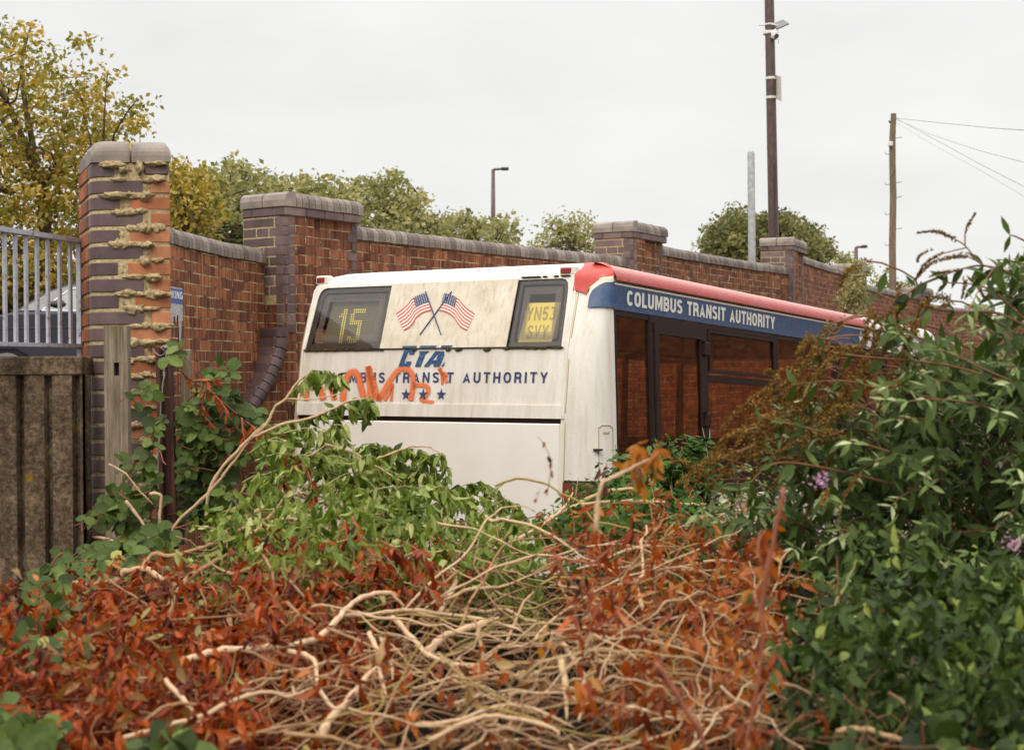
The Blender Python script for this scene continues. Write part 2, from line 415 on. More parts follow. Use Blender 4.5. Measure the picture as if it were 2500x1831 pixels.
    for (a0, a1) in ((-.02, .215), (.223, PD + .01)):
        vs = []; prof = [(-.022, 0), (-.026, .05), (-.015, .09), (.02, .112), (.096, .115), (.096, 0)]
        for a_ in (a0, a1):
            for q in prof:
                P_ = c - nn * a_ + d * q[0]; vs.append((P_[0], P_[1], zt - .115 + q[1]))
        k = len(prof); cm.add(vs, [tuple(range(k)), tuple(range(2 * k - 1, k - 1, -1))] + [(j, (j + 1) % k, k + (j + 1) % k, k + j) for j in range(k)], at=.8 + random.random() * .2)
    put(cm.build('pier_coping', [M_cope, M_mort], fixn=True), wall)
    # panel to the next pier
    if i + 1 < len(PIERS):
        a = c + d * PL - nn * .07; b = nxt - nn * .07 + d * .05
        line = bow(a, b, -.012 if i < 3 else -.02, 9)
        wall_strip('wall_panel', line, -.6, zp - .115, mt, uoff=.4 * i)
        cm = MB(); coping_run(cm, line, zp - .115, .34); put(cm.build('coping', [M_cope, M_mort], fixn=True), wall)
# curved first panel (nearest), between the broken end pier and the first purple pier
c0 = np.array(PIERS[0][0]); d0 = nrm(np.array(PIERS[1][0]) - c0); n0 = np.array([d0[1], -d0[0]])
curve = []
cp = [(-1.78, 7.6), (-1.95, 8.0), (-2.20, 8.9), (-2.23, 9.6), (-2.19, 10.3), (-2.08, 11.2), (-1.90, 11.98)]
for i in range(len(cp) - 1):
    p0, p1, p2, p3 = [np.array(cp[max(0, min(len(cp) - 1, k))]) for k in (i - 1, i, i + 1, i + 2)]
    for t in np.linspace(0, 1, 5)[:-1]:
        curve.append(.5 * ((2 * p1) + (-p0 + p2) * t + (2 * p0 - 5 * p1 + 4 * p2 - p3) * t * t + (-p0 + 3 * p1 - 3 * p2 + p3) * t ** 3))
curve.append(np.array(cp[-1]))
wall_strip('wall_panel', curve, -.6, 2.485, M_brick_o, uoff=.1, thick=.2)
cm = MB(); coping_run(cm, curve, 2.485, .21); put(cm.build('coping', [M_cope, M_mort], fixn=True), wall)
# swept buttress in line with the first pier, with a curved edge of purple bricks
def kz(u, v):                                    # photo point -> (k, z) in the pier side plane
    r = FW + (u - CX) / FPX * RT - (v - CY) / FPX * UP
    t = ((c0[0] - EYE[0]) * n0[0] + (c0[1] - EYE[1]) * n0[1]) / (r[0] * n0[0] + r[1] * n0[1])
    P = EYE + t * r; return (P[0] - c0[0]) * d0[0] + (P[1] - c0[1]) * d0[1], P[2]
edge_px = [(673, 800), (673, 838), (666, 865), (655, 895), (640, 928), (621, 958), (600, 988), (577, 1015), (550, 1048)]
ek = [kz(*p) for p in edge_px]
mb = MB(); bot = -.6
pl = [(k, z) for k, z in ek]; poly = [(0.02, ek[0][1])] + pl + [(pl[-1][0] - .35, bot), (0.02, bot)]
V3 = lambda k, z, o=0.0: (c0[0] + d0[0] * k + n0[0] * o, c0[1] + d0[1] * k + n0[1] * o, z)
mb.add([V3(k, z, -.004) for k, z in poly] + [V3(k, z, -.4) for k, z in poly], [tuple(range(len(poly)))] + [(j, (j + 1) % len(poly), len(poly) + (j + 1) % len(poly), len(poly) + j) for j in range(len(poly))],
       [[(k, z) for k, z in poly]] + [[(0, 0), (.1, 0), (.1, .1), (0, .1)]] * len(poly))
put(mb.build('buttress', M_brick_o, fixn=False), wall)
mb = MB(); tot = 0; segs = []
dense = []
for (a, b) in zip(ek[:-1], ek[1:]):
    for t in np.linspace(0, 1, 6)[:-1]: dense.append((a[0] + (b[0] - a[0]) * t, a[1] + (b[1] - a[1]) * t))
acc = 0; cur = dense[0]; i0 = 0
ds = [0]
for a, b in zip(dense[:-1], dense[1:]): ds.append(ds[-1] + math.hypot(b[0] - a[0], b[1] - a[1]))
ds = np.array(ds); DK = np.array([p[0] for p in dense]); DZ = np.array([p[1] for p in dense])
s_ = 0.0
while s_ + .07 < ds[-1]:
    rv = random.random(); rings = []
    for q in (s_ + .003, s_ + .069):
        k = np.interp(q, ds, DK); z = np.interp(q, ds, DZ); k2 = np.interp(q + .01, ds, DK); z2 = np.interp(q + .01, ds, DZ)
        tx, tz = k2 - k, z2 - z; L = math.hypot(tx, tz) + 1e-9; px_, pz_ = -tz / L, tx / L   # in-plane normal (to the right)
        ring = []
        for th in np.linspace(-.05, math.pi + .05, 9):
            ring.append(V3(k + px_ * (.055 - .057 * math.cos(th)), z + pz_ * (.055 - .057 * math.cos(th)), .055 * math.sin(th) - .006))
        ring += [V3(k + px_ * .11, z + pz_ * .11, -.3), V3(k, z, -.3)]
        rings += ring
    n = len(rings) // 2
    mb.add(rings, [tuple(range(n)), tuple(range(2 * n - 1, n - 1, -1))] + [(j, (j + 1) % n, n + (j + 1) % n, n + j) for j in range(n)], at=rv * .5)
    s_ += .0735
put(mb.build('purple_quoin', M_purple, fixn=True), wall)

# broken end pier, brick by brick
pier = empty('brick_pier', W(321, 1260, 7.15), 'tall broken brick end pier with purple and orange bricks and lumpy mortar', 'pier')
ZP = 7.13
pA = W(250, 905, ZP); pB = W(420, 905, ZP)
ex = nrm([pB[0] - pA[0], pB[1] - pA[1], 0]); ey = np.array([-ex[1], ex[0], 0])
ey = nrm(ey + ex * -.40)                          # flank recedes slightly to the left
PWd = float(np.linalg.norm((pB - pA)[:2]))
MP = Matrix(((ex[0], ey[0], 0, pA[0]), (ex[1], ey[1], 0, pA[1]), (0, 0, 1, 0), (0, 0, 0, 1)))
z_top = W(320, 341, ZP)[2]; 
mP, mO, mM, mS, mC, mS2 = MB(), MB(), MB(), MB(), MB(), MB()
def roundbrick(mb, x0, x1, y1, z0, z1, r, M, at, yf=0.0):
    """brick with a rounded front-left vertical corner of radius r"""
    prof = [(x1, yf + .003), (x0 + r, yf)]
    for k in range(1, 7):
        th = k / 6 * math.pi / 2; prof.append((x0 + r - r * math.sin(th), yf + r - r * math.cos(th)))
    prof += [(x0, y1), (x1, y1)]; k = len(prof); e_ = .003
    lv = []
    for z, ins in ((z0, e_), (z0 + e_, 0), (z1 - e_, 0), (z1, e_)):
        cxm = sum(p[0] for p in prof) / k; cym = sum(p[1] for p in prof) / k
        for p in prof: lv.append(tuple(M @ Vector((p[0] + (cxm - p[0]) * ins / .06, p[1] + (cym - p[1]) * ins / .06, z))))
    fs = [tuple(range(k)), tuple(range(4 * k - 1, 3 * k - 1, -1))]
    for r_ in range(3):
        for j in range(k): fs.append((r_ * k + j, r_ * k + (j + 1) % k, (r_ + 1) * k + (j + 1) % k, (r_ + 1) * k + j))
    mb.add(lv, fs, at=at)
zc = z_top - .105; nrow = 27

for r in range(nrow):
    zt_ = zc - r * .075 - .008; zb_ = zt_ - .058
    wob = random.uniform(-.003, .003)
    if r == 0:
        roundbrick(mP, -.045, .062, .2, zb_, zt_, .05, MP, .4); mP.box((.085, .006, zb_ + .004), (.165, .1, zt_ - .006), MP, at=.3, bev=.02); mP.box((.192, .0, zb_), (PWd, .12, zt_), MP, at=.5, bev=.014)
    else:
        L = .192 if r % 2 == 1 else .078 + random.uniform(-.006, .01)
        roundbrick(mP, -.045, L, .11, zb_, zt_, .05, MP, random.random() * .6, yf=wob)
        gap = .028 if r % 2 == 1 else .045
        if r > 9 and r % 2 == 1: gap = .02
        if r in (8,): L += .03
        mO.box((L + gap + (.01 if r % 2 else 0), random.uniform(0, .006), zb_ - .002), (PWd - random.uniform(0, .003), .12, zt_), MP, at=random.random(), bev=.004)
    # left flank bricks (seen almost edge on)
    y_ = .115; k = 0
    while y_ < .46:
        l_ = .105 if (r + k) % 2 else .215
        y2 = min(y_ + l_, .47); mS.box((-.05, y_, zb_), (.0, y2 - .009, zt_), MP, at=random.random(), bev=.003); y_ = y2; k += 1
    # right flank
    y_ = .125
    while y_ < .46:
        y2 = min(y_ + .215, .47); mS2.box((PWd - .02, y_, zb_), (PWd + .002, y2 - .009, zt_), MP, at=random.random(), bev=.003); y_ = y2
# coping: two big bullnose blocks across the front, one rounding down the left flank
def bull(mb, x0, x1, z0, h, dep, M, at, lr=0.0, rr=0.0):
    prof = []
    R = .07
    for k in range(7):
        th = k / 6 * math.pi / 2; prof.append((R - R * math.sin(th), h - R + R * math.sin(math.pi / 2 - (math.pi / 2 - th)) if False else h - R * (1 - math.cos(math.pi / 2 - th)) if False else 0))
    prof = [(.0, 0.0)] + [(R - R * math.cos(k / 6 * math.pi / 2), h - R + R * math.sin(k / 6 * math.pi / 2)) for k in range(7)] + [(dep, h), (dep, 0)]
    xs = np.linspace(x0, x1, 9); vs = []; k = len(prof)
    for x in xs:
        dl = (x - x0); dr = (x1 - x); drop = 0; push = 0
        if lr and dl < lr: q = 1 - dl / lr; drop = lr * .62 * (1 - math.sqrt(max(0, 1 - q * q)))
        if rr and dr < rr: q = 1 - dr / rr; drop = rr * (1 - math.sqrt(max(0, 1 - q * q)))
        for (y, z) in prof:
            zz = z * (h - drop) / h; vs.append(tuple(M @ Vector((x, y - .006, z0 + zz))))
    fs = [tuple(range(k)), tuple(range(9 * k - 1, 8 * k - 1, -1))]
    for r_ in range(8):
        for j in range(k): fs.append((r_ * k + j, r_ * k + (j + 1) % k, (r_ + 1) * k + (j + 1) % k, (r_ + 1) * k + j))
    mb.add(vs, fs, at=at)
bull(mC, -.045, .132, zc, .105, .22, MP, .75, lr=.07); bull(mC, .142, PWd + .002, zc, .1, .22, MP, .95, rr=.03)
bull(mC, -.045, .132, zc, .1, .22, MP @ Matrix.Translation((0, .226, 0)), .3, lr=.07); bull(mC, .142, PWd, zc, .1, .22, MP @ Matrix.Translation((0, .226, 0)), .5, rr=.03)
mM.box((.128, .004, zc + .004), (.146, .3, zc + .09), MP)
roundbrick(mM, -.041, PWd - .004, .46, zc - nrow * .075, zc, .05, MP, .5, yf=.005)
# squeezed-out mortar lumps
def lump(mb, x, z, w, h, t, M, y=0.0):
    bm = bmesh.new(); bmesh.ops.create_icosphere(bm, subdivisions=3, radius=1.0); s0 = Vector((random.random() * 50, random.random() * 50, 0))
    vs = []
    for v in bm.verts:
        p = v.co; q = 1 + .55 * noise.noise(Vector((p.x * 1.8 * max(1, w / h * .5), p.y, p.z)) * 1.3 + s0) + .30 * noise.noise(Vector((p.x * 5 * max(1, w / h * .4), p.y * 3, p.z * 4)) + s0)
        vs.append(tuple(M @ Vector((x + p.x * w * q, y + p.y * t * q, z + p.z * h * q))))
    mb.add(vs, [tuple(l.index for l in f_.verts) for f_ in bm.faces]); bm.free()
for r in range(0, nrow):
    z_ = zc - r * .075
    if r > 0:
        x = random.uniform(.07, .16)
        while x < PWd - .03:
            w = random.uniform(.02, .055); big = random.random()
            if big < .78: lump(mM, x, z_ + random.uniform(-.006, .006), w, random.uniform(.010, .015) if big < .45 else random.uniform(.015, .024), random.uniform(.007, .016), MP, .002)
            x += w * random.uniform(.8, 1.7)
        if r % 2 == 0 or random.random() < .5: lump(mM, .215 + random.uniform(-.02, .05), z_ - .005, random.uniform(.022, .036), random.uniform(.014, .022), .03, MP, .0)
    xg = .095 if r % 2 == 0 else .206
    if r > 0 and r not in (5,): lump(mM, xg, z_ - .04, .015, .03, .016, MP, .02)
lump(mM, .05, zc - .010, .055, .018, .03, MP); lump(mM, .10, zc - .03, .022, .022, .025, MP); lump(mM, .18, zc - .024, .018, .03, .026, MP); lump(mM, .25, zc - .008, .05, .011, .025, MP)
lump(mM, .07, zc - 2.02 * .075, .075, .017, .03, MP)
put(mM.build('mortar', M_mort, smooth=True), pier); put(mP.build('purple_bricks', M_purple), pier); put(mO.build('orange_bricks', M_orange), pier)
M_flank = solid_brick('weathered_brick', sr(120, 66, 44), sr(150, 84, 48), sr(176, 104, 62), .9); put(mS2.build('flank_bricks', M_flank), pier); put(mS.build('flank_bricks', M_flank), pier); put(mC.build('pier_coping', M_cope, smooth=False), pier)

# ------------------------------------------------------------------ concrete retaining wall, railing
def conc_mat():
    m = NM('weathered_concrete', rough=.95, spec=.1); o = m.coords('Object')
    n = m.noise(o, 7, 6, .65); n2 = m.noise(o, 48, 6, .75)
    c = m.ramp(n, [(.25, sr(74, 60, 48)), (.5, sr(110, 92, 74)), (.75, sr(142, 122, 98))])
    c = m.mix(.75, c, m.ramp(n2, [(.36, (.22, .2, .18)), (.5, (.9, .9, .9)), (.66, (1.9, 1.85, 1.8))]), 'MULTIPLY')
    st = m.noise(m.coords('Object', (14, 14, .8)), 1.2, 4); c = m.mix(m.ramp(st, [(.45, (0, 0, 0)), (.7, (.55, .55, .55))]), c, sr(60, 46, 38))
    v = m.n('ShaderNodeTexVoronoi'); v.inputs['Scale'].default_value = 9; m.l(o, v.inputs['Vector'])
    vn = m.n('ShaderNodeMath', operation='ADD'); m.l(v.outputs['Distance'], vn.inputs[0]); q = m.n('ShaderNodeMath', operation='MULTIPLY'); m.l(m.noise(o, 22, 4), q.inputs[0]); q.inputs[1].default_value = .25; m.l(q.outputs[0], vn.inputs[1])
    sp = m.ramp(vn.outputs[0], [(.27, (1, 1, 1)), (.31, (0, 0, 0))])
    sel = m.ramp(m.noise(m.coords('Object', (1, 1, 1), (3.3, 0, .35)), 1.9, 2), [(.50, (0, 0, 0)), (.56, (1, 1, 1))])
    c = m.mix(m.mix(1.0, sp, sel, 'MULTIPLY'), c, sr(140, 108, 34))
    m.col(c); m.bump(n2, .9, .01); return m
M_conc = conc_mat()
ZC = 7.02
ca = W(-900, 869, ZC); cb = W(204, 869, ZC)
cw = empty('concrete_wall', W(100, 1310, ZC), 'low grey brown concrete wall of ribbed panels with yellow lichen, beside the end pier', 'wall')
zt = float(cb[2]); X0, X1, Y0 = float(ca[0]), float(cb[0]), float(cb[1]); zb = .5
mb = MB(); mb.box((X0, Y0 - .035, zt - .088), (X1, Y0 + .16, zt), bev=.008)
put(mb.build('top_beam', M_conc), cw)
mb = MB(); per = .1255; x = X1 - .012 - per * 26
while x < X1 - .01:
    pr = [(x, Y0 - .022), (x + per * .30, Y0 - .030), (x + per * .72, Y0 - .026), (x + per * .80, Y0 + .018), (x + per * .98, Y0 + .014)]
    if True:
        nx = x + per; pr2 = pr + [(nx, Y0 - .02)]
        for (a, b) in zip(pr2[:-1], pr2[1:]): mb.add([(min(a[0], X1), a[1], zb), (min(b[0], X1), b[1], zb), (min(b[0], X1), b[1], zt - .085), (min(a[0], X1), a[1], zt - .085)], [(0, 1, 2, 3)])
    x += per
mb.box((X0, Y0 + .06, zb), (X1, Y0 + .12, zt - .09))
put(mb.build('ribbed_panel', M_conc, fixn=False), cw)

M_galv = NM('chipped_grey_paint', rough=.5); _o = M_galv.coords('Object'); _n = M_galv.noise(_o, 30, 5, .7)
M_galv.col(M_galv.ramp(_n, [(.34, sr(96, 70, 52)), (.40, sr(176, 176, 184)), (.7, sr(196, 197, 206))])); M_galv.bump(_n, .2, .002)
def pxl(u, v, Z): return Vector(W(u, v, Z))
ra = W(199, 583, 7.45); rb = W(-26, 553, 6.9)
rail = empty('railing', W(100, 845, 7.2), 'grey metal railing of flat vertical bars on top of the concrete wall', 'railing')
RA = Vector(W(196, 590, 7.5)); 
dR = (Vector(W(0, 556, 6.86)) - Vector(W(196, 583, 7.5))); dR.z = 0; Lr = dR.length; dR.normalize()
zr_t = float(W(196, 583, 7.5)[2]); zr_b = float(W(196, 846, 7.5)[2]); px0 = Vector(W(196, 583, 7.5)); px0.z = 0
nR = Vector((dR.y, -dR.x, 0))
def rp(a, o, z): q = px0 + dR * a + nR * o; return Vector((q.x, q.y, z))
def rbox(a0, a1, o0, o1, z0, z1):
    mb = MB(); mb.add([rp(a0, o0, z0), rp(a1, o0, z0), rp(a1, o1, z0), rp(a0, o1, z0), rp(a0, o0, z1), rp(a1, o0, z1), rp(a1, o1, z1), rp(a0, o1, z1)], [(0, 3, 2, 1), (4, 5, 6, 7), (0, 1, 5, 4), (1, 2, 6, 5), (2, 3, 7, 6), (3, 0, 4, 7)]); return mb
put(rbox(-.02, Lr * 3, -.02, .02, zr_t - .022, zr_t).build('top_rail', M_galv), rail)
put(rbox(-.01, Lr * 3, -.02, .02, zr_b - .006, zr_b + .012).build('bottom_rail', M_galv), rail)
put(rbox(-.012, .022, -.012, .012, zr_b - .09, zr_t - .022).build('post', M_galv), rail)
bars_u = [172, 146, 117, 91, 64, 38, 12, -15, -42, -70, -100, -130, -160, -192, -225]
for u in bars_u:
    # solve a so that rail point projects to u
    lo, hi = 0.0, Lr * 3
    for _ in range(40):
        mid = (lo + hi) / 2
        if PX(rp(mid, 0, 2.0))[0] > u: lo = mid
        else: hi = mid
    put(rbox(lo - .010, lo + .010, -.006, .006, zr_b + .012, zr_t - .022).build('bar', M_galv), rail)

# ------------------------------------------------------------------ the bus
FOC_BF = nrm(W(3610, 1082, 1) - EYE); BLv = nrm(W(-4781, 928, 1) - EYE); BLv = nrm(BLv - (BLv @ FOC_BF) * FOC_BF)
BR = -BLv; BF = FOC_BF; BU = np.cross(BR, BF); BP = W(1498, 857, 9.38)
BO = BP - 1.13 * BR - .2 * BF - 2.26 * BU
BM = Matrix(((BR[0], BF[0], BU[0], BO[0]), (BR[1], BF[1], BU[1], BO[1]), (BR[2], BF[2], BU[2], BO[2]), (0, 0, 0, 1)))
bus = empty('abandoned_bus', (0, 0, 0), 'dirty white bus with red and blue roof band and crossed flags on its rear', 'bus')
bus.location = BO; bus.rotation_euler = BM.to_euler()
BLEN = 6.75
def kid(o, p=None): o.parent = p or bus; return o
def xr(z): return 1.171 - .046 * (np.clip(z, .3, 2.55) - 1.3)
def xl(z): return -(1.255 - .04 * (np.clip(z, .3, 2.9) - 1.3))
def yb(z):
    if z < 1.85: return -.004 - (1.85 - z) * .02
    if z < 2.28: return -.006 + (z - 1.85) * .1
    if z < 2.715: return .037 + (z - 2.28) * .285
    return .161 + (z - 2.715) * .9
XC_R, XC_L = .945, -1.135                         # where the rear plane turns into the corners
def cpt(s, z, off=0.0, ni=False):
    """point on the right-hand skin: s<=0 rear plane, then rounded corner, then the side"""
    x1 = float(xr(z)); y0 = yb(z); Rx = x1 - XC_R; Ry = .2 - y0 + .02
    LC = .36
    if s <= 0: p = (XC_R + s, y0); n = (0, -1)
    elif s < LC:
        th = s / LC * math.pi / 2; e_ = .62
        p = (XC_R + Rx * math.sin(th) ** .9, y0 + Ry * (1 - math.cos(th) ** .9)); n = (math.sin(th), -math.cos(th))
    else: p = (x1, .2 + .02 + (s - LC)); n = (1, 0)
    ins = float(np.interp(z, [2.685, 2.705, 2.735, 2.765, 2.79, 2.808, 2.82], [0, .004, .014, .04, .085, .16, .3]))   # leans in above the gutter
    if ni: ins = 0.0
    return (p[0] + n[0] * off - ins, p[1] + n[1] * off + ins * .5, z + (off if ins > 0 else 0))
_S = np.concatenate([np.linspace(-.3, 0, 40), np.linspace(.01, .36, 70), np.linspace(.38, 1.2, 60)]); _Zg = np.linspace(1.3, 2.8, 320)
_G = np.array([[cpt(s, z) for z in _Zg] for s in _S]); _GW = BO + _G[..., 0:1] * BR + _G[..., 1:2] * BF + _G[..., 2:3] * BU
_d = _GW - EYE; _zz = _d @ FW; _GU = CX + FPX * (_d @ RT) / _zz; _GV = CY - FPX * (_d @ UP) / _zz
def inv(u, v):
    k = np.argmin((_GU - u) ** 2 + (_GV - v) ** 2); i, j = np.unravel_index(k, _GU.shape); return float(_S[i]), float(_Zg[j])
def tl(P): q = np.array(P) - BO; return np.array([q @ BR, q @ BF, q @ BU])
EL = tl(EYE)
def bray(u, v): r = FW + (u - CX) / FPX * RT - (v - CY) / FPX * UP; return np.array([r @ BR, r @ BF, r @ BU])
def rear(u, v):                                    # photo point -> (x, z) on the rear face
    r = bray(u, v); y = .02
    for _ in range(8): t = (y - EL[1]) / r[1]; z = EL[2] + t * r[2]; y = yb(z)
    return EL[0] + t * r[0], z
def sidep(u, v):                                   # photo point -> (y, z) on the right side
    r = bray(u, v); x = 1.13
    for _ in range(8): t = (x - EL[0]) / r[0]; z = EL[2] + t * r[2]; x = float(xr(z))
    return EL[1] + t * r[1], z

def white_paint():
    m = NM('dirty_white_paint', rough=.38, spec=.5); o = m.coords('Object')
    st = m.noise(m.coords('Object', (9, 9, .9)), 1.5, 5, .6); c = m.ramp(st, [(.36, sr(232, 227, 217)), (.56, sr(222, 215, 202)), (.76, sr(204, 194, 172))])
    g = m.noise(m.coords('Object', (16, 16, 1.2), (2, 5, 0)), 2.0, 5, .7); c = m.mix(m.ramp(g, [(.58, (0, 0, 0)), (.80, (.45, .45, .45))]), c, sr(158, 142, 104))
    n = m.noise(o, 90, 5, .7); c = m.mix(.35, c, m.ramp(n, [(.3, (.74, .72, .66)), (.55, (1, 1, 1))]), 'MULTIPLY')
    m.col(c); m.l(m.ramp(n, [(.3, (.6, .6, .6)), (.7, (.3, .3, .3))]), m.b.inputs['Roughness']); return m
M_wh = white_paint()
M_clean = NM('clean_white_panel', rough=.45); _o = M_clean.coords('Object'); _n = M_clean.noise(_o, 3, 4)
M_clean.col(M_clean.ramp(_n, [(.3, sr(234, 228, 218)), (.7, sr(242, 237, 228))]))
def sign_mat():
    m = NM('faded_vinyl_sign', rough=.7); o = m.coords('Object')
    n = m.noise(o, 6, 5); c = m.ramp(n, [(.3, sr(202, 190, 166)), (.55, sr(216, 206, 186)), (.8, sr(226, 219, 204))])
    st = m.noise(m.coords('Object', (22, 22, 2.6)), 1.6, 5, .65); c = m.mix(m.ramp(st, [(.5, (0, 0, 0)), (.75, (.55, .55, .55))]), c, sr(150, 134, 88))
    v = m.n('ShaderNodeTexVoronoi', feature='DISTANCE_TO_EDGE'); v.inputs['Scale'].default_value = 26; q = m.coords('Object', (1, 1, 1.0))
    dn = m.n('ShaderNodeTexNoise'); dn.inputs['Scale'].default_value = 12; m.l(q, dn.inputs['Vector']); mm = m.n('ShaderNodeMixRGB'); mm.inputs[0].default_value = .12; m.l(q, mm.inputs[1]); m.l(dn.outputs['Color'], mm.inputs[2]); m.l(mm.outputs[0], v.inputs['Vector'])
    cr = m.ramp(v.outputs['Distance'], [(0, (1, 1, 1)), (.03, (0, 0, 0))]); c = m.mix(m.mix(1, cr, m.ramp(m.noise(o, 4, 2), [(.45, (0, 0, 0)), (.6, (.6, .6, .6))]), 'MULTIPLY'), c, sr(238, 232, 218))
    m.col(c); m.bump(m.noise(o, 60, 4), .3, .003); return m
M_sign = sign_mat()
def paint(name, c, dirt=.5, top=False, rough=.4):
    m = NM(name, rough=rough); o = m.coords('Object'); n = m.noise(o, 26, 5, .65)
    cc = m.mix(m.ramp(n, [(.42, (0, 0, 0)), (.75, (dirt, dirt, dirt))]), c, tuple(min(1, x * .5 + .16) for x in c))
    n2 = m.noise(o, 140, 3, .7); cc = m.mix(.4, cc, m.ramp(n2, [(.3, (.7, .7, .7)), (.7, (1.15, 1.15, 1.15))]), 'MULTIPLY')
    if top:                                        # paler towards the upper edge of the cove, a strip of fixed height
        sp = m.n('ShaderNodeSeparateXYZ'); m.l(o, sp.inputs[0]); ad = m.n('ShaderNodeMath', operation='MULTIPLY_ADD'); m.l(m.noise(o, 40, 4), ad.inputs[0]); ad.inputs[1].default_value = .05; m.l(sp.outputs['Z'], ad.inputs[2])
        mr = m.n('ShaderNodeMapRange'); mr.inputs['From Min'].default_value = 2.765; mr.inputs['From Max'].default_value = 2.83; m.l(ad.outputs[0], mr.inputs[0])
        cc = m.mix(mr.outputs[0], cc, sr(204, 160, 150))
    m.col(cc); return m
M_red = paint('faded_red_paint', sr(172, 46, 30), .45, top=True); M_red2 = paint('red_corner_paint', sr(196, 64, 50), .35)
M_blue = paint('faded_blue_paint', sr(54, 82, 120), .4); M_line = NM('cream_line', sr(232, 222, 200), .5)
M_blk = NM('black_frame', sr(52, 42, 42), .6, .2); M_seal = NM('black_rubber', sr(26, 22, 22), .7); M_gap = NM('dark_rusty_gap', sr(58, 34, 26), .9)
_o = M_blk.coords('Object'); M_blk.col(M_blk.ramp(M_blk.noise(_o, 60, 4, .7), [(.3, sr(34, 22, 19)), (.7, sr(58, 42, 37))]))
M_navy = NM('navy_lettering', sr(44, 56, 104), .6); _o = M_navy.coords('Object'); M_navy.col(M_navy.ramp(M_navy.noise(_o, 70, 4, .7), [(.35, sr(84, 92, 120)), (.5, sr(42, 56, 106))]))
M_blt = NM('cta_blue', sr(40, 76, 118), .6); _o = M_blt.coords('Object'); M_blt.col(M_blt.ramp(M_blt.noise(_o, 50, 4, .7), [(.33, sr(120, 140, 156)), (.45, sr(38, 76, 120))]))
M_let = NM('white_lettering', sr(226, 224, 214), .5)
def glass_mat(name, tint, refl=1.0):
    m = bpy.data.materials.new(name); m.use_nodes = True; t = m.node_tree; t.nodes.clear()
    o = t.nodes.new('ShaderNodeOutputMaterial'); tr = t.nodes.new('ShaderNodeBsdfTransparent'); tr.inputs[0].default_value = (*tint, 1)
    g = t.nodes.new('ShaderNodeBsdfGlossy'); g.inputs['Roughness'].default_value = .03; g.inputs[0].default_value = (refl, refl, refl, 1)
    fr = t.nodes.new('ShaderNodeFresnel'); ge = t.nodes.new('ShaderNodeNewGeometry'); ir = t.nodes.new('ShaderNodeMapRange'); ir.inputs['To Min'].default_value = 1.6; ir.inputs['To Max'].default_value = 1 / 1.6; t.links.new(ge.outputs['Backfacing'], ir.inputs[0]); t.links.new(ir.outputs[0], fr.inputs[0]); mx = t.nodes.new('ShaderNodeMixShader')
    t.links.new(fr.outputs[0], mx.inputs[0]); t.links.new(tr.outputs[0], mx.inputs[1]); t.links.new(g.outputs[0], mx.inputs[2]); t.links.new(mx.outputs[0], o.inputs[0]); return m
M_glass = glass_mat('brown_tinted_glass', (.80, .58, .45), 1.0); M_glass2 = glass_mat('tinted_glass_far_side', (.92, .84, .76)); M_glassr = glass_mat('grey_rear_glass', (.97, .95, .9), .55)

# --- body shell: horizontal slices
zl = [.32, .9, 1.353, 1.475, 1.7, 1.815, 1.85, 2.05, 2.28, 2.40, 2.514, 2.60, 2.66, 2.685, 2.705, 2.735, 2.765, 2.79, 2.808, 2.82]
ins_t = {2.705: .004, 2.735: .014, 2.765: .04, 2.79: .085, 2.808: .16, 2.82: .3}
def slice_pts(z):
    zc_ = min(z, 2.79); x0 = float(xl(zc_)); pts = []
    yr = yb(zc_)
    pts.append((x0, BLEN)); 
    for y in (5.2, 4.0, 2.8, 1.6, .5, yr + .17): pts.append((x0, y))
    for k in range(1, 6):
        th = k / 6 * math.pi / 2; pts.append((x0 + (XC_L - x0) * (1 - math.cos(th)), yr + .17 * (1 - math.sin(th))))
    for x in (XC_L, -.494, .478, .862, .89, XC_R): pts.append((x, yr))
    for k in range(1, 12): q = cpt(k / 12 * .36, min(z, 2.79), 0.0, True); pts.append((q[0], q[1]))
    for y in (.22, .7, 1.48, 2.75, 4.2, 5.5, BLEN): pts.append((float(xr(zc_)), y))
    return pts
NP = len(slice_pts(1.0)); IDX_L0 = 0; IR = 7 + 5
mb = MB(); mid = (-.04, BLEN / 2)
for z in zl:
    P = slice_pts(z); i_ = ins_t.get(z, 0.0)
    if z > 2.68:
        for (x, y) in P:
            dx = -1 if x > .3 else 1; dx *= min(1, abs(x + .04) / .9)
            dy = (1 if y < 1 else -1 if y > BLEN - 1 else 0) * (.5 if y < 1 else 1)
            mb.v.append((x + dx * i_, y + dy * i_, z)); mb.at.append(.5)
    else:
        for (x, y) in P: mb.v.append((x, y, z)); mb.at.append(.5)
nz = len(zl); skip = set()
SIDE0 = NP - 7                                      # index of the first side point (y=.22)
for j in range(nz - 1):
    z0, z1 = zl[j], zl[j + 1]
    for i in range(NP):
        i2 = (i + 1) % NP
        if i == NP - 1:                             # front end, glazed above the waist
            if 1.3 < z0 < 2.5: continue
        if i >= SIDE0 and i < NP - 1 and 1.352 <= z0 < 2.51: continue      # right glazing
        if i < 6 and 1.352 <= z0 < 2.51: continue                          # left glazing
        if 12 <= i - 0 < 15 and 2.279 <= z0 < 2.70: continue               # rear window
        if 12 <= i < 16 and 1.80 < z0 < 1.84: continue                     # gap above hatch
        mb.f.append((j * NP + i, j * NP + i2, (j + 1) * NP + i2, (j + 1) * NP + i)); mb.uv.append(None); mb.mi.append(0)
mb.f.append(tuple((nz - 1) * NP + i for i in range(NP))); mb.uv.append(None); mb.mi.append(0)
body = kid(mb.build('body_shell', M_wh, fixn=False))
for p in body.data.polygons: p.use_smooth = False
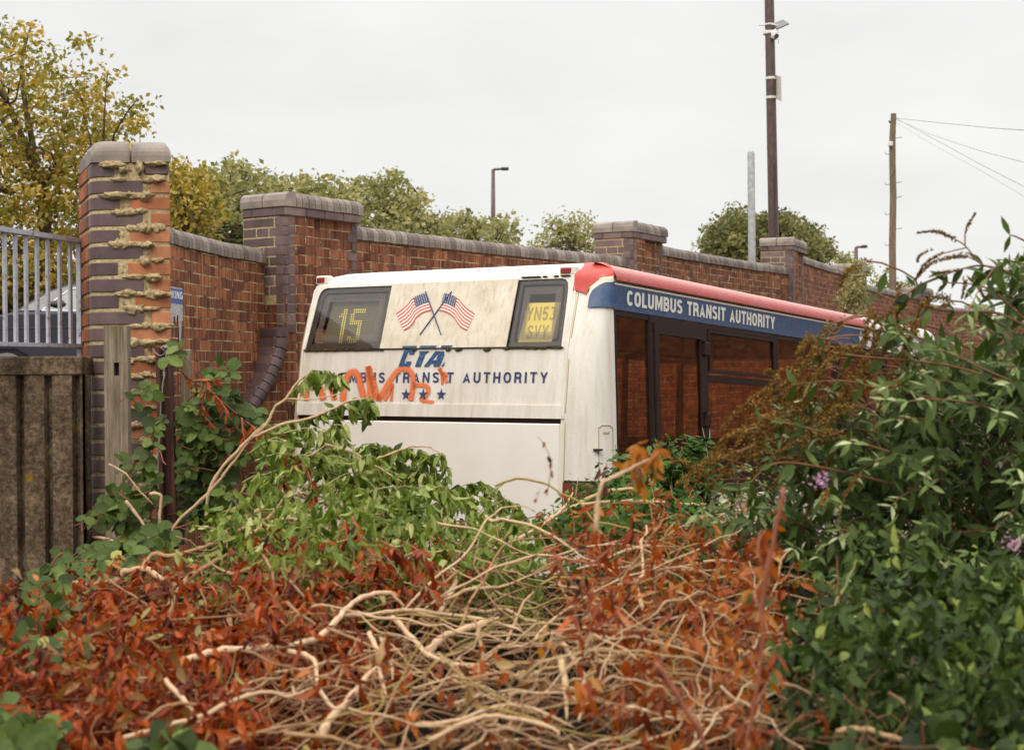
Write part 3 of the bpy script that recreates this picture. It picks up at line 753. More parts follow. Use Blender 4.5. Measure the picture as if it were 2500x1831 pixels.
# soft edges on shell
bmm = bmesh.new(); bmm.from_mesh(body.data); bmesh.ops.recalc_face_normals(bmm, faces=bmm.faces); bmm.to_mesh(body.data); bmm.free()
body.data.polygons.foreach_set('use_smooth', [True] * len(body.data.polygons))
es = body.modifiers.new('edge', 'EDGE_SPLIT'); es.split_angle = math.radians(32)

def rpatch(name, pts, off, mat, thick=.003, parent=None):
    """flat shape on the rear face from (x,z) outline"""
    mb = MB(); P = [(x, yb(z) - off, z) for x, z in pts]
    mb.poly_prism(P, (0, -thick, 0)); return kid(mb.build(name, mat), parent)
def rstrip_rect(mb, x0, x1, z0, z1, off, th):
    mb.box((x0, min(yb(z0), yb(z1)) - off - th, z0), (x1, min(yb(z0), yb(z1)) - off, z1))
# floor, inner walls, bumper, front
mb = MB(); mb.box((-1.2, .15, .55), (1.12, BLEN - .05, .62)); kid(mb.build('floor', NM('floor_lino', sr(40, 38, 42), .8)))
M_int = NM('interior_trim', sr(58, 48, 44), .8)
mb = MB(); mb.box((-1.215, .3, .6), (-1.19, BLEN - .1, 1.34)); mb.box((-1.0, .19, .6), (1.0, .22, 2.24)); kid(mb.build('inner_lining', M_int))
mb = MB(); mb.box((1.09, .3, .6), (1.115, BLEN - .1, 1.34)); kid(mb.build('inner_lining', M_int))
# black lower band on the right (below the glass)
M_lowblk = NM('black_waist_panel', sr(22, 18, 20), .35)
for (y0, y1) in ((.225, .66), (1.52, 2.72), (2.78, 4.1), (4.16, 6.6)):
    mb = MB(); mb.box((1.125, y0, 1.36), (1.157, y1, 1.60 if y0 > 1 else 1.62)); kid(mb.build('waist_panel', M_lowblk))
# glass panes, right side
def side_quad(name, y0, y1, z0, z1, off, mat, th=.006, parent=None):
    mb = MB(); a, b = float(xr(z0)) + off, float(xr(z1)) + off
    mb.add([(a, y0, z0), (a, y1, z0), (b, y1, z1), (b, y0, z1), (a - th, y0, z0), (a - th, y1, z0), (b - th, y1, z1), (b - th, y0, z1)], [(0, 1, 2, 3), (7, 6, 5, 4), (0, 4, 5, 1), (1, 5, 6, 2), (2, 6, 7, 3), (3, 7, 4, 0)])
    return kid(mb.build(name, mat), parent)
def side_frame(name, y0, y1, z0, z1, w, off, th, mat, parent=None, wt=None, wb=None):
    mb = MB(); wt = wt or w; wb = wb or w
    def bx(ya, yb_, za, zb_):
        a, b = float(xr(za)) + off, float(xr(zb_)) + off
        mb.add([(a, ya, za), (a, yb_, za), (b, yb_, zb_), (b, ya, zb_), (a - th, ya, za), (a - th, yb_, za), (b - th, yb_, zb_), (b - th, ya, zb_)], [(0, 1, 2, 3), (7, 6, 5, 4), (0, 4, 5, 1), (1, 5, 6, 2), (2, 6, 7, 3), (3, 7, 4, 0)])
    bx(y0, y0 + w, z0, z1); bx(y1 - w, y1, z0, z1); bx(y0 + w, y1 - w, z1 - wt, z1); bx(y0 + w, y1 - w, z0, z0 + wb)
    return kid(mb.build(name, mat), parent)
def window(y0, y1, hopper=None, f=.03):
    fr = side_frame('side_window', y0, y1, 1.60, 2.508, f, .002, .03, M_blk, wt=.03)
    side_quad('pane', y0 + .005, y1 - .005, 1.602, 2.50, -.006, M_glass, parent=fr)
    if hopper:
        side_frame('hopper_frame', hopper[0], hopper[1], hopper[2], hopper[3], .022, .010, .014, M_blk, fr)
    return fr
window(.225, .695, f=.02)
w2 = window(1.52, 2.78, (1.565, 2.735, 2.185, 2.475), .035); 
mb = MB(); mb.box((1.10, 1.555, 2.12), (1.135, 2.745, 2.165)); kid(mb.build('hopper_rail', M_blk), w2)
window(2.785, 4.02, f=.018); w4 = window(4.05, 5.3, (4.09, 5.26, 2.20, 2.475), .035); window(5.31, 6.6)
# emergency door
door = side_frame('emergency_door', .74, 1.475, 1.0, 2.472, .055, .016, .035, M_blk, wt=.075, wb=.4)
side_quad('door_glass', .79, 1.425, 1.40, 2.40, .002, M_glass, parent=door)
side_frame('door_surround', .685, 1.53, .9, 2.508, .04, .006, .03, M_blk)
for z in (2.335, 1.86, 1.44):
    mb = MB(); x_ = float(xr(z)); mb.box((x_ + .012, 1.44, z - .045), (x_ + .042, 1.50, z + .05), bev=.008); mb.box((x_ + .014, 1.432, z + .05), (x_ + .036, 1.495, z + .055)); kid(mb.build('hinge', M_blk), door)
mb = MB(); mb.box((1.172, 1.5, 1.72), (1.176, 1.504, 1.80)); kid(mb.build('scratch', M_wh), door)
# white waist rail and lower skirt hinge
mb = MB(); mb.box((1.155, 1.40, 1.30), (1.19, BLEN - .02, 1.356), bev=.006); kid(mb.build('waist_rail', M_wh))
# far-side windows
mbp = MB()
for y in (.17, 1.28, 2.45, 3.62, 4.79, 5.96): mbp.box((-1.235, y, 1.35), (-1.195, y + .055, 2.52))
mbp.box((-1.23, .17, 2.44), (-1.2, BLEN, 2.52)); kid(mbp.build('window_pillars', M_blk))
mbg = MB(); mbg.add([(float(xl(1.36)) + .01, .3, 1.36), (float(xl(1.36)) + .01, BLEN, 1.36), (float(xl(2.5)) + .01, BLEN, 2.5), (float(xl(2.5)) + .01, .3, 2.5)], [(0, 1, 2, 3)]); kid(mbg.build('far_side_glass', M_glass2, fixn=False))
mbg = MB(); mbg.add([(-1.15, BLEN - .01, 1.36), (1.1, BLEN - .01, 1.36), (1.08, BLEN - .01, 2.5), (-1.13, BLEN - .01, 2.5)], [(0, 1, 2, 3)]); kid(mbg.build('windscreen', M_glass2, fixn=False))
# seats and grab poles
M_seat = NM('blue_moquette', sr(52, 50, 84), .9); M_pole = NM('yellow_grab_pole', sr(170, 150, 110), .4)
for (x0, x1) in ((.15, 1.02), (-1.1, -.25)):
    for y in (1.75, 2.55, 3.35, 4.15, 4.95):
        mb = MB(); mb.box((x0, y, .98), (x1, y + .42, 1.06), bev=.03); mb.box((x0 + .02, y + .36, 1.02), (x0 + .42, y + .46, 1.72), bev=.04); mb.box((x0 + .45, y + .36, 1.02), (x1 - .02, y + .46, 1.72), bev=.04); mb.box((x0 + .3, y + .1, .6), (x0 + .5, y + .3, .99))
        kid(mb.build('seat', M_seat))
for (x, y) in ((.6, .95), (-.2, 1.9), (.1, 3.3), (-.25, 4.4)):
    mb = MB(); mb.tube([(x, y, .6), (x, y, 2.78)], .016, 8); kid(mb.build('grab_pole', M_pole))
# wheels
M_tyre = NM('tyre_rubber', sr(28, 27, 27), .85); M_rim = NM('grey_rim', sr(120, 120, 120), .5)
for (x, y) in ((1.02, 1.9), (-1.12, 1.9), (1.02, 5.5), (-1.12, 5.5)):
    mb = MB(); prof = [(.22, -.11), (.40, -.12), (.45, -.09), (.46, 0), (.45, .09), (.40, .12), (.22, .11)]; vs = []; n = 28
    for k in range(n):
        th = 2 * math.pi * k / n
        for r, o_ in prof: vs.append((x + o_, y + r * math.cos(th), .46 + r * math.sin(th)))
    m_ = len(prof); mb.add(vs, [(k * m_ + j, k * m_ + j + 1, ((k + 1) % n) * m_ + j + 1, ((k + 1) % n) * m_ + j) for k in range(n) for j in range(m_ - 1)])
    wh = kid(mb.build('wheel', M_tyre, smooth=True)); mb = MB(); mb.tube([(x - .06, y, .46), (x + .05, y, .46)], [.22, .18], 24); kid(mb.build('rim', M_rim), wh)

# --- side bands
def side_band(name, y0, y1, z0f, z1f, off, mat, n=24):
    mb = MB(); ys = np.linspace(y0, y1, n); vs = []
    zs_ = np.linspace(0, 1, 7)
    for y in ys:
        for q in zs_:
            z = z0f(y) + (z1f(y) - z0f(y)) * q; p = cpt(.36 + (y - .22), z, off); vs.append((p[0], y, z))
    m_ = len(zs_); mb.add(vs, [(i * m_ + j, (i + 1) * m_ + j, (i + 1) * m_ + j + 1, i * m_ + j + 1) for i in range(n - 1) for j in range(m_ - 1)]); return kid(mb.build(name, mat, smooth=True))
YE = 4.78
side_band('blue_band', .205, YE, lambda y: 2.514, lambda y: 2.664, .006, M_blue)
side_band('cream_line', .205, YE + .12, lambda y: 2.664, lambda y: 2.676, .007, M_line)
side_band('gutter', .205, YE + .12, lambda y: 2.677, lambda y: 2.683, .004, M_seal)
# red cove as its own rounded strip
def cove(name, y0, y1, mat, off=.012):
    mb = MB(); vs = []; ys = np.linspace(y0, y1, 20); prof = []
    for k in range(9):
        th = k / 8 * math.pi / 2 * .96; prof.append((1.128 - .20 * (1 - math.cos(th)), 2.684 + .118 * math.sin(th)))
    for y in ys:
        for (x, z) in prof: vs.append((x + off * .5, y, z + off * .5))
    m_ = len(prof); mb.add(vs, [(i * m_ + j, (i + 1) * m_ + j, (i + 1) * m_ + j + 1, i * m_ + j + 1) for i in range(len(ys) - 1) for j in range(m_ - 1)])
    return kid(mb.build(name, mat, smooth=True))
cove('red_cove', .22, YE - .05, M_red); cove('white_cove', YE - .05, BLEN - .05, M_wh)
side_band('white_cantrail', YE, BLEN - .02, lambda y: 2.512, lambda y: 2.676, .005, M_clean)
# --- painted corner (red + blue quarter shapes) following the rounded corner
def corner_shape(name, cols, off, mat):
    """cols: list of (s, zlo, zhi)"""
    mb = MB(); vs = []; q_ = np.linspace(0, 1, 12)
    for (s, a, b) in cols:
        for q in q_: vs.append(cpt(s, a + (b - a) * q, off))
    m_ = len(q_); mb.add(vs, [(i * m_ + j, (i + 1) * m_ + j, (i + 1) * m_ + j + 1, i * m_ + j + 1) for i in range(len(cols) - 1) for j in range(m_ - 1)])
    return kid(mb.build(name, mat, smooth=True))
def curve_cols(lo_px, hi_px, n=28):
    lo = sorted([inv(*p) for p in lo_px]); hi = sorted([inv(*p) for p in hi_px])
    s0 = max(lo[0][0], hi[0][0]); s1 = min(max(lo[-1][0], hi[-1][0]), .37)
    ss = np.linspace(s0, s1, n); return [(s, float(np.interp(s, [a for a, b in lo], [b for a, b in lo])), float(np.interp(s, [a for a, b in hi], [b for a, b in hi]))) for s in ss]
arc = [(1433, 752), (1434, 735), (1437, 722), (1443, 707), (1450, 698), (1460, 690), (1474, 685), (1493, 683)]
red_lo = [(1401, 710), (1408, 710), (1418, 712), (1428, 717), (1431, 719.5)] + [(1434, 716), (1440, 704), (1448, 695), (1458, 687), (1472, 682), (1493, 680)]
red_hi = [(1401, 700), (1403, 684), (1406, 677), (1413, 669), (1422, 663), (1436, 659), (1450, 656.5), (1470, 655), (1480, 656), (1493, 661)]
corner_shape('red_corner', [(s, a, max(b, float(np.interp(s, [-.08, -.02, .04, .37], [2.70, 2.755, 2.80, 2.80])))) for s, a, b in curve_cols(red_lo, red_hi)], .011, M_red2)
blue_hi = [(1435, 750), (1437, 735), (1440, 724), (1446, 711), (1453, 702), (1463, 694.5), (1475, 690), (1494, 688)]
blue_lo = [(1435, 751), (1450, 750), (1475, 750), (1495, 751)]
corner_shape('blue_corner', curve_cols(blue_lo, blue_hi), .014, M_blue)
cl = curve_cols(red_lo[5:], blue_hi); cl = [(s, min(a, b), max(a, b)) for s, b, a in cl]
corner_shape('cream_line', cl, .0125, M_line)

# --- text
def _arc(cx, cy, rx, ry, a0, a1, n=12): return [(cx + rx * math.cos(math.radians(a0 + (a1 - a0) * i / n)), cy + ry * math.sin(math.radians(a0 + (a1 - a0) * i / n))) for i in range(n + 1)]
def glyph(c, t):
    h = t / 2
    def o(w, a0, a1, n=20):                          # squarish oval
        P = []
        for i in range(n + 1):
            a = math.radians(a0 + (a1 - a0) * i / n); ca, sa = math.cos(a), math.sin(a)
            P.append((w / 2 + (w / 2 - h) * math.copysign(abs(ca) ** .8, ca), .5 + (.5 - h) * math.copysign(abs(sa) ** .8, sa)))
        return P
    bowl = lambda x, y0, y1, w: [(x, y1)] + _arc(w - h - (y1 - y0) / 2 * .8, (y0 + y1) / 2, (y1 - y0) / 2 * .8, (y1 - y0) / 2, 90, -90, 8) + [(x, y0)]
    G = {'C': (.62, [o(.62, 38, 322)]), 'O': (.66, [o(.66, 0, 360)]), 'L': (.5, [[(h, 1), (h, 0)], [(h, h), (.5, h)]]),
         'U': (.62, [[(h, 1), (h, .3)] + _arc(.31, .3, .31 - h, .3 - h, 180, 360, 10) + [(.62 - h, 1)]]),
         'M': (.78, [[(h, 0), (h, 1)], [(.78 - h, 0), (.78 - h, 1)], [(h + .02, 1), (.39, 0.02), (.78 - h - .02, 1)]]),
         'B': (.62, [[(h, 0), (h, 1)], bowl(h, .52, 1 - h, .6), bowl(h, h, .52, .62)]), 'P': (.6, [[(h, 0), (h, 1)], bowl(h, .45, 1 - h, .6)]),
         'R': (.62, [[(h, 0), (h, 1)], bowl(h, .48, 1 - h, .61), [(.36, .46), (.50, .38), (.53, 0)]]),
         'S': (.6, [_arc(.3, .74, .3 - h, .26 - h, 20, 200, 10)[:-1] + [(.14, .60), (.30, .52), (.46, .42)] + _arc(.3, .27, .3 - h, .27 - h, 20, -165, 11)]),
         'T': (.58, [[(0, 1 - h), (.58, 1 - h)], [(.29, 1 - t), (.29, 0)]]), 'I': (t, [[(h, 0), (h, 1)]]), 'H': (.62, [[(h, 0), (h, 1)], [(.62 - h, 0), (.62 - h, 1)], [(h, .5), (.62 - h, .5)]]),
         'A': (.66, [[(h * .9, 0), (.33, 1), (.66 - h * .9, 0)], [(.16, .28), (.5, .28)]]), 'N': (.64, [[(h, 0), (h, 1)], [(.64 - h, 0), (.64 - h, 1)], [(h, 1), (.64 - h, 0)]]),
         'Y': (.64, [[(h * .9, 1), (.32, .42), (.64 - h * .9, 1)], [(.32, .46), (.32, 0)]]), 'V': (.64, [[(h * .9, 1), (.32, 0), (.64 - h * .9, 1)]]),
         'K': (.62, [[(h, 0), (h, 1)], [(h, .35), (.56, 1)], [(.24, .55), (.58, 0)]]), 'G': (.64, [o(.64, 40, 330), [(.36, .45), (.64 - h, .45), (.64 - h, .1)]]),
         '5': (.56, [[(.54, 1 - h), (.12, 1 - h), (.09, .52)] + _arc(.27, .32, .29 - h, .32 - h, 130, -150, 12)]), '3': (.56, [_arc(.27, .75, .26 - h, .25 - h, 150, -80, 10), _arc(.27, .28, .29 - h, .28 - h, 80, -150, 12)]),
         '2': (.56, [_arc(.28, .72, .28 - h, .28 - h, 160, -20, 10) + [(h, h), (.56, h)]])}
    return G.get(c, (.32, []))
def text_geo(txt, bold=.17, spacing=.13):
    V, F, x, wd = [], [], 0.0, 0
    for ch in txt:
        if ch == ' ': wd += 1
        w, L = glyph(ch, bold)
        for q, P in enumerate(L):
            P = [np.array(p, float) for p in P]; o = len(V); n = len(P); closed = ch == 'O'
            for i in range(n):
                a = P[i - 1] if i > 0 else (P[-2] if closed else P[0]); b = P[i + 1] if i < n - 1 else (P[1] if closed else P[-1])
                d1 = nrm(P[i] - a) if np.linalg.norm(P[i] - a) > 1e-6 else nrm(b - P[i]); d2 = nrm(b - P[i]) if np.linalg.norm(b - P[i]) > 1e-6 else d1
                n1 = np.array([-d1[1], d1[0]]); n2 = np.array([-d2[1], d2[0]]); bs = n1 + n2; bs = nrm(bs) if np.linalg.norm(bs) > 1e-6 else n1
                m = bold / 2 / max(.28, bs @ n1)
                for sg in (1, -1):
                    p = P[i] + bs * m * sg; V.append((x + min(max(p[0], -.02), w + .02), min(max(p[1], 0), 1), q, wd))
            F += [(o + 2 * i, o + 2 * i + 1, o + 2 * i + 3, o + 2 * i + 2) for i in range(n - 1)]
        x += w + spacing
    V = np.array(V, float); V[:, 0] -= V[:, 0].min(); V[:, 0] /= V[:, 0].max(); return V, F
def text_on(name, txt, fn, mat, bold=.17, spacing=.13, parent=None, nv=(0, -1, 0)):
    V, F = text_geo(txt, bold, spacing); nv = np.array(nv) * .0002; P = [np.array(fn(x, y)) + nv * q for x, y, q, w in V]; o = None
    for w in sorted(set(V[:, 3])):
        mb = MB(); mb.add(P, [f for f in F if V[f[0], 3] == w]); used = sorted({i for f in mb.f for i in f}); mp = {u: k for k, u in enumerate(used)}; mb.v = [mb.v[u] for u in used]; mb.at = [.5] * len(used); mb.f = [tuple(mp[i] for i in f) for f in mb.f]
        o = kid(mb.build(name, mat, fixn=False), parent)
    return o
y0, y1 = .375, 2.74
text_on('side_lettering', 'COLUMBUS TRANSIT AUTHORITY', lambda a, b: (float(xr(2.55 + .094 * b)) + .0095, y0 + (y1 - y0) * a, 2.549 + .093 * b), M_let, .215, .10, nv=(1, 0, 0))
tx0, tx1 = rear(768, 932)[0], rear(1337, 934)[0]
text_on('rear_lettering', 'COLUMBUS TRANSIT AUTHORITY', lambda a, b: (tx0 + (tx1 - tx0) * a, yb(2.09) - .004 - (b - .5) * -.006, 2.062 + .066 * b), M_navy, .17, .28)
# CTA logo: slanted blocky letters built as outlines in a unit frame
lx, lz = rear(973, 900)[0], 2.165
def LG(x, z): return (lx + x * .0098 + z * .0036, lz + z * .0098)      # x,z in ~ 0.01 m units, slanted
def logo(name, pts): return rpatch(name, [LG(*p) for p in pts], .003, M_blt)
logo('logo_letter', [(0, 0), (9.0, 0), (9.0, 3.4), (5.2, 3.4), (5.2, 2.4), (3.4, 2.4), (3.4, 9.6), (5.0, 9.6), (5.0, 8.0), (8.8, 8.0), (8.8, 11.6), (1.4, 11.6), (0, 10.2)])
logo('logo_letter', [(13.4, 0), (17.8, 0), (17.8, 8.2), (20.2, 10.0), (12.0, 10.0), (13.4, 8.2)])
logo('logo_letter', [(20.4, 0), (24.2, 0), (25.2, 2.0), (27.8, 2.0), (27.8, 0), (32.4, 0), (33.0, 1.2), (33.0, 7.5), (31.6, 9.9), (25.0, 9.9)])
rpatch('logo_letter', [LG(26.0, 4.0), LG(28.2, 4.0), LG(28.2, 7.6)], .0065, M_sign, .001)
rpatch('logo_letter', [LG(34.0, 0), LG(35.6, 0), LG(35.6, 3.2)], .003, M_blt)
def up(x0, x1): # pieces of the logo left above the joint
    return [(rear(x0, 851)[0], 2.288), (rear(x1, 851)[0], 2.288), (rear(x1 + 3, 847)[0], 2.298), (rear(x0 + 3, 847)[0], 2.298)]
for a_, b_ in ((984, 1018), (1026, 1066), (1078, 1104)):
    P = up(a_, b_); mb = MB(); mb.poly_prism([(x, yb(z) - .013, z) for x, z in P], (0, -.002, 0)); kid(mb.build('logo_bar', M_blt))
# three stars
for u in (992, 1034, 1078):
    cx_, cz_ = rear(u, 963); P = []
    for k in range(10):
        r = .037 if k % 2 == 0 else .0145; th = math.pi / 2 + k * math.pi / 5; P.append((cx_ + r * math.cos(th) + .0, cz_ + r * math.sin(th) * 1.0))
    rpatch('star', P, .0042, M_navy)
# --- flags on the sign
M_flr = NM('flag_red', sr(200, 88, 82), .6); M_flw = NM('flag_white', sr(228, 220, 206), .6); M_flb = NM('flag_blue', sr(62, 64, 104), .6)
def flag(mir):
    """waving flag, hoist at x=0 going to -x (left); mapped onto the sign"""
    # photo outline of the left flag: hoist top (1043,716) .. hoist bottom (1056,757); fly end (970,766)..(990,806)
    top = [(1043, 716), (1030, 719), (1018, 724), (1007, 731), (998, 743), (985, 755), (969, 766)]
    bot = [(1056, 759), (1042, 762), (1030, 768), (1019, 777), (1014, 787), (1003, 801), (989, 808)]
    def cv(P, t):
        x = t * (len(P) - 1); i = min(int(x), len(P) - 2); f_ = x - i; return np.array(P[i]) * (1 - f_) + np.array(P[i + 1]) * f_
    def pt(a, b):                                    # a along fly, b from top down
        q = cv(top, a) * (1 - b) + cv(bot, a) * b; u, v = q
        if mir: u = 1064.5 + (1064.5 - u) + 2
        x, z = rear(u, v - (u - 1040) * .0); return (x, z)
    N = 22; red, wh, bl = MB(), MB(), MB()
    def cell(mb, a0, a1, b0, b1, off):
        P = [pt(a0, b0), pt(a1, b0), pt(a1, b1), pt(a0, b1)]; mb.add([(x, yb(z) - off, z) for x, z in P], [(0, 1, 2, 3)])
    for k in range(13):
        for i in range(N):
            a0, a1 = i / N, (i + 1) / N
            cell(red if k % 2 == 0 else wh, a0, a1, k / 13, (k + 1) / 13, .0135)
    for i in range(9): cell(bl, i / 9 * .42, (i + 1) / 9 * .42, 0, 7 / 13, .0145)
    st = MB()
    for r in range(6):
        for c in range(6):
            a, b = .035 + c * .068, .045 + r * .083; x, z = pt(a, b); P = []
            for k in range(10): rr = .0042 if k % 2 == 0 else .002; P.append((x + rr * math.sin(k * math.pi / 5), z + rr * math.cos(k * math.pi / 5)))
            st.add([(p[0], yb(p[1]) - .0155, p[1]) for p in P], [tuple(range(10))])
    f = kid(red.build('flag', M_flr, fixn=False)); kid(wh.build('white_stripes', M_flw, fixn=False), f); kid(bl.build('blue_canton', M_flb, fixn=False), f); kid(st.build('canton_stars', M_flw, fixn=False), f)
    p0, p1 = ((1042, 712), (1080, 817)) if not mir else ((1106, 712), (1028, 818))
    a = rear(*p0); b = rear(*p1); mb = MB(); mb.tube([(a[0], yb(a[1]) - .016, a[1]), (b[0], yb(b[1]) - .016, b[1])], .0038, 6); kid(mb.build('flag_pole', M_navy), f)
flag(False); flag(True)
# --- sign panel and rear windows
gl = [(-1.122, 2.283), (-.494, 2.283), (-.494, 2.703), (-1.03, 2.703), (-1.058, 2.698), (-1.08, 2.684), (-1.094, 2.66), (-1.10, 2.63)]
def rplate(name, pts, depth, th, mat, parent=None):
    mb = MB(); z0, z1 = min(p[1] for p in pts), max(p[1] for p in pts)
    def Y(z): return yb(2.281) + (z - 2.281) * .285
    P = [(x, Y(z) + depth, z) for x, z in pts]; mb.poly_prism(P, (0, th, 0)); return kid(mb.build(name, mat), parent)
rplate('sign_panel', [(-.494, 2.2835), (.470, 2.2835), (.478, 2.714), (-.494, 2.714)], -.010, .008, M_sign)
rplate('rear_window', gl, .004, .006, M_glassr)
gr = [(.478, 2.283), (.86, 2.283), (.845, 2.64), (.835, 2.68), (.815, 2.70), (.785, 2.706), (.478, 2.706)]
rplate('rear_window', gr, .004, .006, M_glassr)
def ringplate(name, outer, inner, depth, th, mat):
    mb = MB(); Y = lambda z: yb(2.281) + (z - 2.281) * .285
    n = len(outer); vs = [(x, Y(z) + depth, z) for x, z in outer] + [(x, Y(z) + depth, z) for x, z in inner] + [(x, Y(z) + depth + th, z) for x, z in outer] + [(x, Y(z) + depth + th, z) for x, z in inner]
    fs = []
    for i in range(n):
        j = (i + 1) % n; fs += [(i, j, n + j, n + i), (2 * n + i, 3 * n + i, 3 * n + j, 2 * n + j), (n + i, n + j, 3 * n + j, 3 * n + i), (i, 2 * n + i, 2 * n + j, j)]
    mb.add(vs, fs); return kid(mb.build(name, mat))
def inset(P, d):
    c = np.mean(np.array(P), axis=0); out = []
    n = len(P)
    for i in range(n):
        a, b, c_ = np.array(P[i - 1]), np.array(P[i]), np.array(P[(i + 1) % n]); e1 = nrm(b - a); e2 = nrm(c_ - b)
        n1 = np.array([-e1[1], e1[0]]); n2 = np.array([-e2[1], e2[0]]); bis = nrm(n1 + n2); out.append(tuple(b + bis * d / max(.4, bis @ n1)))
    return out
M_print = NM('printed_border', sr(58, 48, 50), .5)
ringplate('glass_border', gl, inset(gl, .036), .011, .003, M_print); ringplate('glass_border', gr, inset(gr, .030), .011, .003, M_print)
M_hatchl = NM('grey_printed_lines', sr(120, 112, 116), .6)
def lines(P, d0, d1, n):
    for i in range(n):
        d = d0 + (d1 - d0) * i / n; ringplate('border_line', inset(P, d), inset(P, d + .0032), .0145, .001, M_hatchl)
lines(gl[:], .050, .098, 7); lines(gr[:], .048, .095, 7)
# white filler corners of the window openings + cover mouldings
mb = MB(); Yw = lambda z: yb(2.281) + (z - 2.281) * .285
fl = [(-1.135, 2.281), (-1.122, 2.283), (-1.10, 2.63), (-1.094, 2.66), (-1.08, 2.684), (-1.058, 2.698), (-1.03, 2.703), (-.5, 2.703), (-.5, 2.72), (-1.135, 2.72)]
mb.poly_prism([(x, Yw(z) - .003, z) for x, z in fl], (0, .01, 0)); kid(mb.build('window_surround', M_wh))
mb = MB(); fl = [(.862, 2.281), (.876, 2.281), (.876, 2.722), (.478, 2.722), (.478, 2.706), (.785, 2.706), (.815, 2.70), (.835, 2.68), (.845, 2.64)]
mb.poly_prism([(x, Yw(z) - .003, z) for x, z in fl], (0, .01, 0)); kid(mb.build('window_surround', M_wh))
for (x, hh) in ((-1.138, 0), (.903, 1)):
    mb = MB(); pts = [(x + .016 * hh * 0, yb(z) - .002, z) for z in np.linspace(1.86, 2.69, 14)]
    if x > 0: pts = [(p[0] - max(0, (p[2] - 2.6)) * .3, p[1], p[2]) for p in pts]
    mb.tube(pts, .009, 8); kid(mb.build('corner_moulding', M_wh))
M_stain = NM('brown_stain', sr(176, 156, 116), .8)
mb = MB(); mb.tube([(.92, yb(z) + .004, z) for z in np.linspace(1.3, 2.64, 10)], .006, 6); kid(mb.build('seam', M_stain))
mb = MB(); mb.tube([(-1.155, yb(z) + .004, z) for z in np.linspace(1.3, 2.6, 10)], .006, 6); kid(mb.build('seam', M_stain))
# dirt and moss along the window sill
M_moss = NM('moss', sr(60, 52, 22), 1.0); _o = M_moss.coords('Object'); M_moss.col(M_moss.ramp(M_moss.noise(_o, 120, 4), [(.4, sr(30, 24, 12)), (.6, sr(96, 84, 30))]))
mb = MB(); mb.box((-1.125, yb(2.28) - .012, 2.272), (-.47, yb(2.28) + .01, 2.284)); mb.box((.46, yb(2.28) - .012, 2.272), (.865, yb(2.28) + .01, 2.284)); mb.box((-.47, yb(2.28) - .0115, 2.279), (.46, yb(2.28) + .01, 2.2836)); kid(mb.build('sill_seal', M_seal))
def blob(mb, c, s, seed, sub=2):
    bm = bmesh.new(); bmesh.ops.create_icosphere(bm, subdivisions=sub, radius=1.0); s0 = Vector((seed * 7.1, seed * 3.3, 0)); vs = []
    for v in bm.verts:
        p = v.co; q = 1 + .5 * noise.noise(p * 1.8 + s0); vs.append((c[0] + p.x * s[0] * q, c[1] + p.y * s[1] * q, c[2] + p.z * s[2] * q))
    mb.add(vs, [tuple(l.index for l in f_.verts) for f_ in bm.faces]); bm.free()
mb = MB()
for i in range(46):
    x = random.uniform(-1.11, -.42) if i < 24 else random.uniform(.44, .86); blob(mb, (x, yb(2.28) - .008, 2.277 + random.uniform(-.004, .003)), (random.uniform(.008, .03), .008, random.uniform(.004, .009)), i)
for u, w in ((1120, .03), (1190, .028), (1012, .02), (1095, .02)): x, z = rear(u, 854); blob(mb, (x, yb(2.28) - .008, z), (w, .009, .008), u)
for i in range(14): blob(mb, (random.uniform(.5, .84), yb(2.72) - .012, 2.722), (.02, .008, .005), 90 + i)
kid(mb.build('moss_line', M_moss, smooth=True))
# route display and yellow plate behind the glass
M_disp = NM('display_box', sr(104, 100, 88), .7); M_dot = NM('amber_dot', sr(255, 244, 130), .5)
def Yd(z, d): return yb(2.281) + (z - 2.281) * .285 + d
mb = MB(); P = [(-1.03, 2.29), (-.50, 2.29), (-.50, 2.62), (-1.0, 2.62)]; mb.poly_prism([(x, Yd(z, .05), z) for x, z in P], (0, .1, 0)); disp = kid(mb.build('route_display', M_disp))
mb = MB(); mb.box((-1.12, .12, 2.285), (.86, .14, 2.30)); mb.box((-1.10, .30, 2.25), (.9, .32, 2.70)); kid(mb.build('window_backing', NM('backing', sr(120, 114, 100), .8)))
mb = MB(); u15 = [(821, 0), (879, 0)]
def dots(ch, u0, v0, du, dv, sk):
    for r, row in enumerate(ch):
        for c, q in enumerate(row):
            if q == '#':
                u = u0 + c * du - r * sk; v = v0 + r * dv - c * .12; rr = bray(u, v); z = 2.4
                y = Yd(2.4, .045)
                for _ in range(6): t = (y - EL[1]) / rr[1]; z = EL[2] + t * rr[2]; y = Yd(z, .045)
                x = EL[0] + t * rr[0]; P = [(x + .0068 * math.cos(k * math.pi / 4), Yd(z, .045), z + .0068 * math.sin(k * math.pi / 4)) for k in range(8)]; mb.add(P, [tuple(range(8))])
one = ["..##", ".###", ".###", "####"][:0] + ["..##", "..##", ".###", "####"] + ["..##"] * 12
five = ["#######", "#######", "##.....", "##.....", "##.....", "######.", "######.", "....###"][:0] + [".######", ".######", "##.....", "##.....", "##.....", "######.", "######.", "....##.", "....##.", "....##.", "....##.", "....##.", "##..##.", "######.", ".####.."]
dots(one, 832, 757, 5.1, 5.2, .95); dots(five, 861, 757, 5.1, 5.55, .95)
kid(mb.build('display_dots', M_dot, fixn=False), disp)
M_yel = NM('yellow_plate', sr(240, 222, 120), .6); P = [(.525, 2.31), (.765, 2.31), (.785, 2.56), (.55, 2.56)]
mb = MB(); mb.poly_prism([(x, Yd(z, .035), z) for x, z in P], (0, .006, 0)); yp = kid(mb.build('number_plate', M_yel))
M_faint = NM('faint_characters', sr(176, 162, 100), .6)
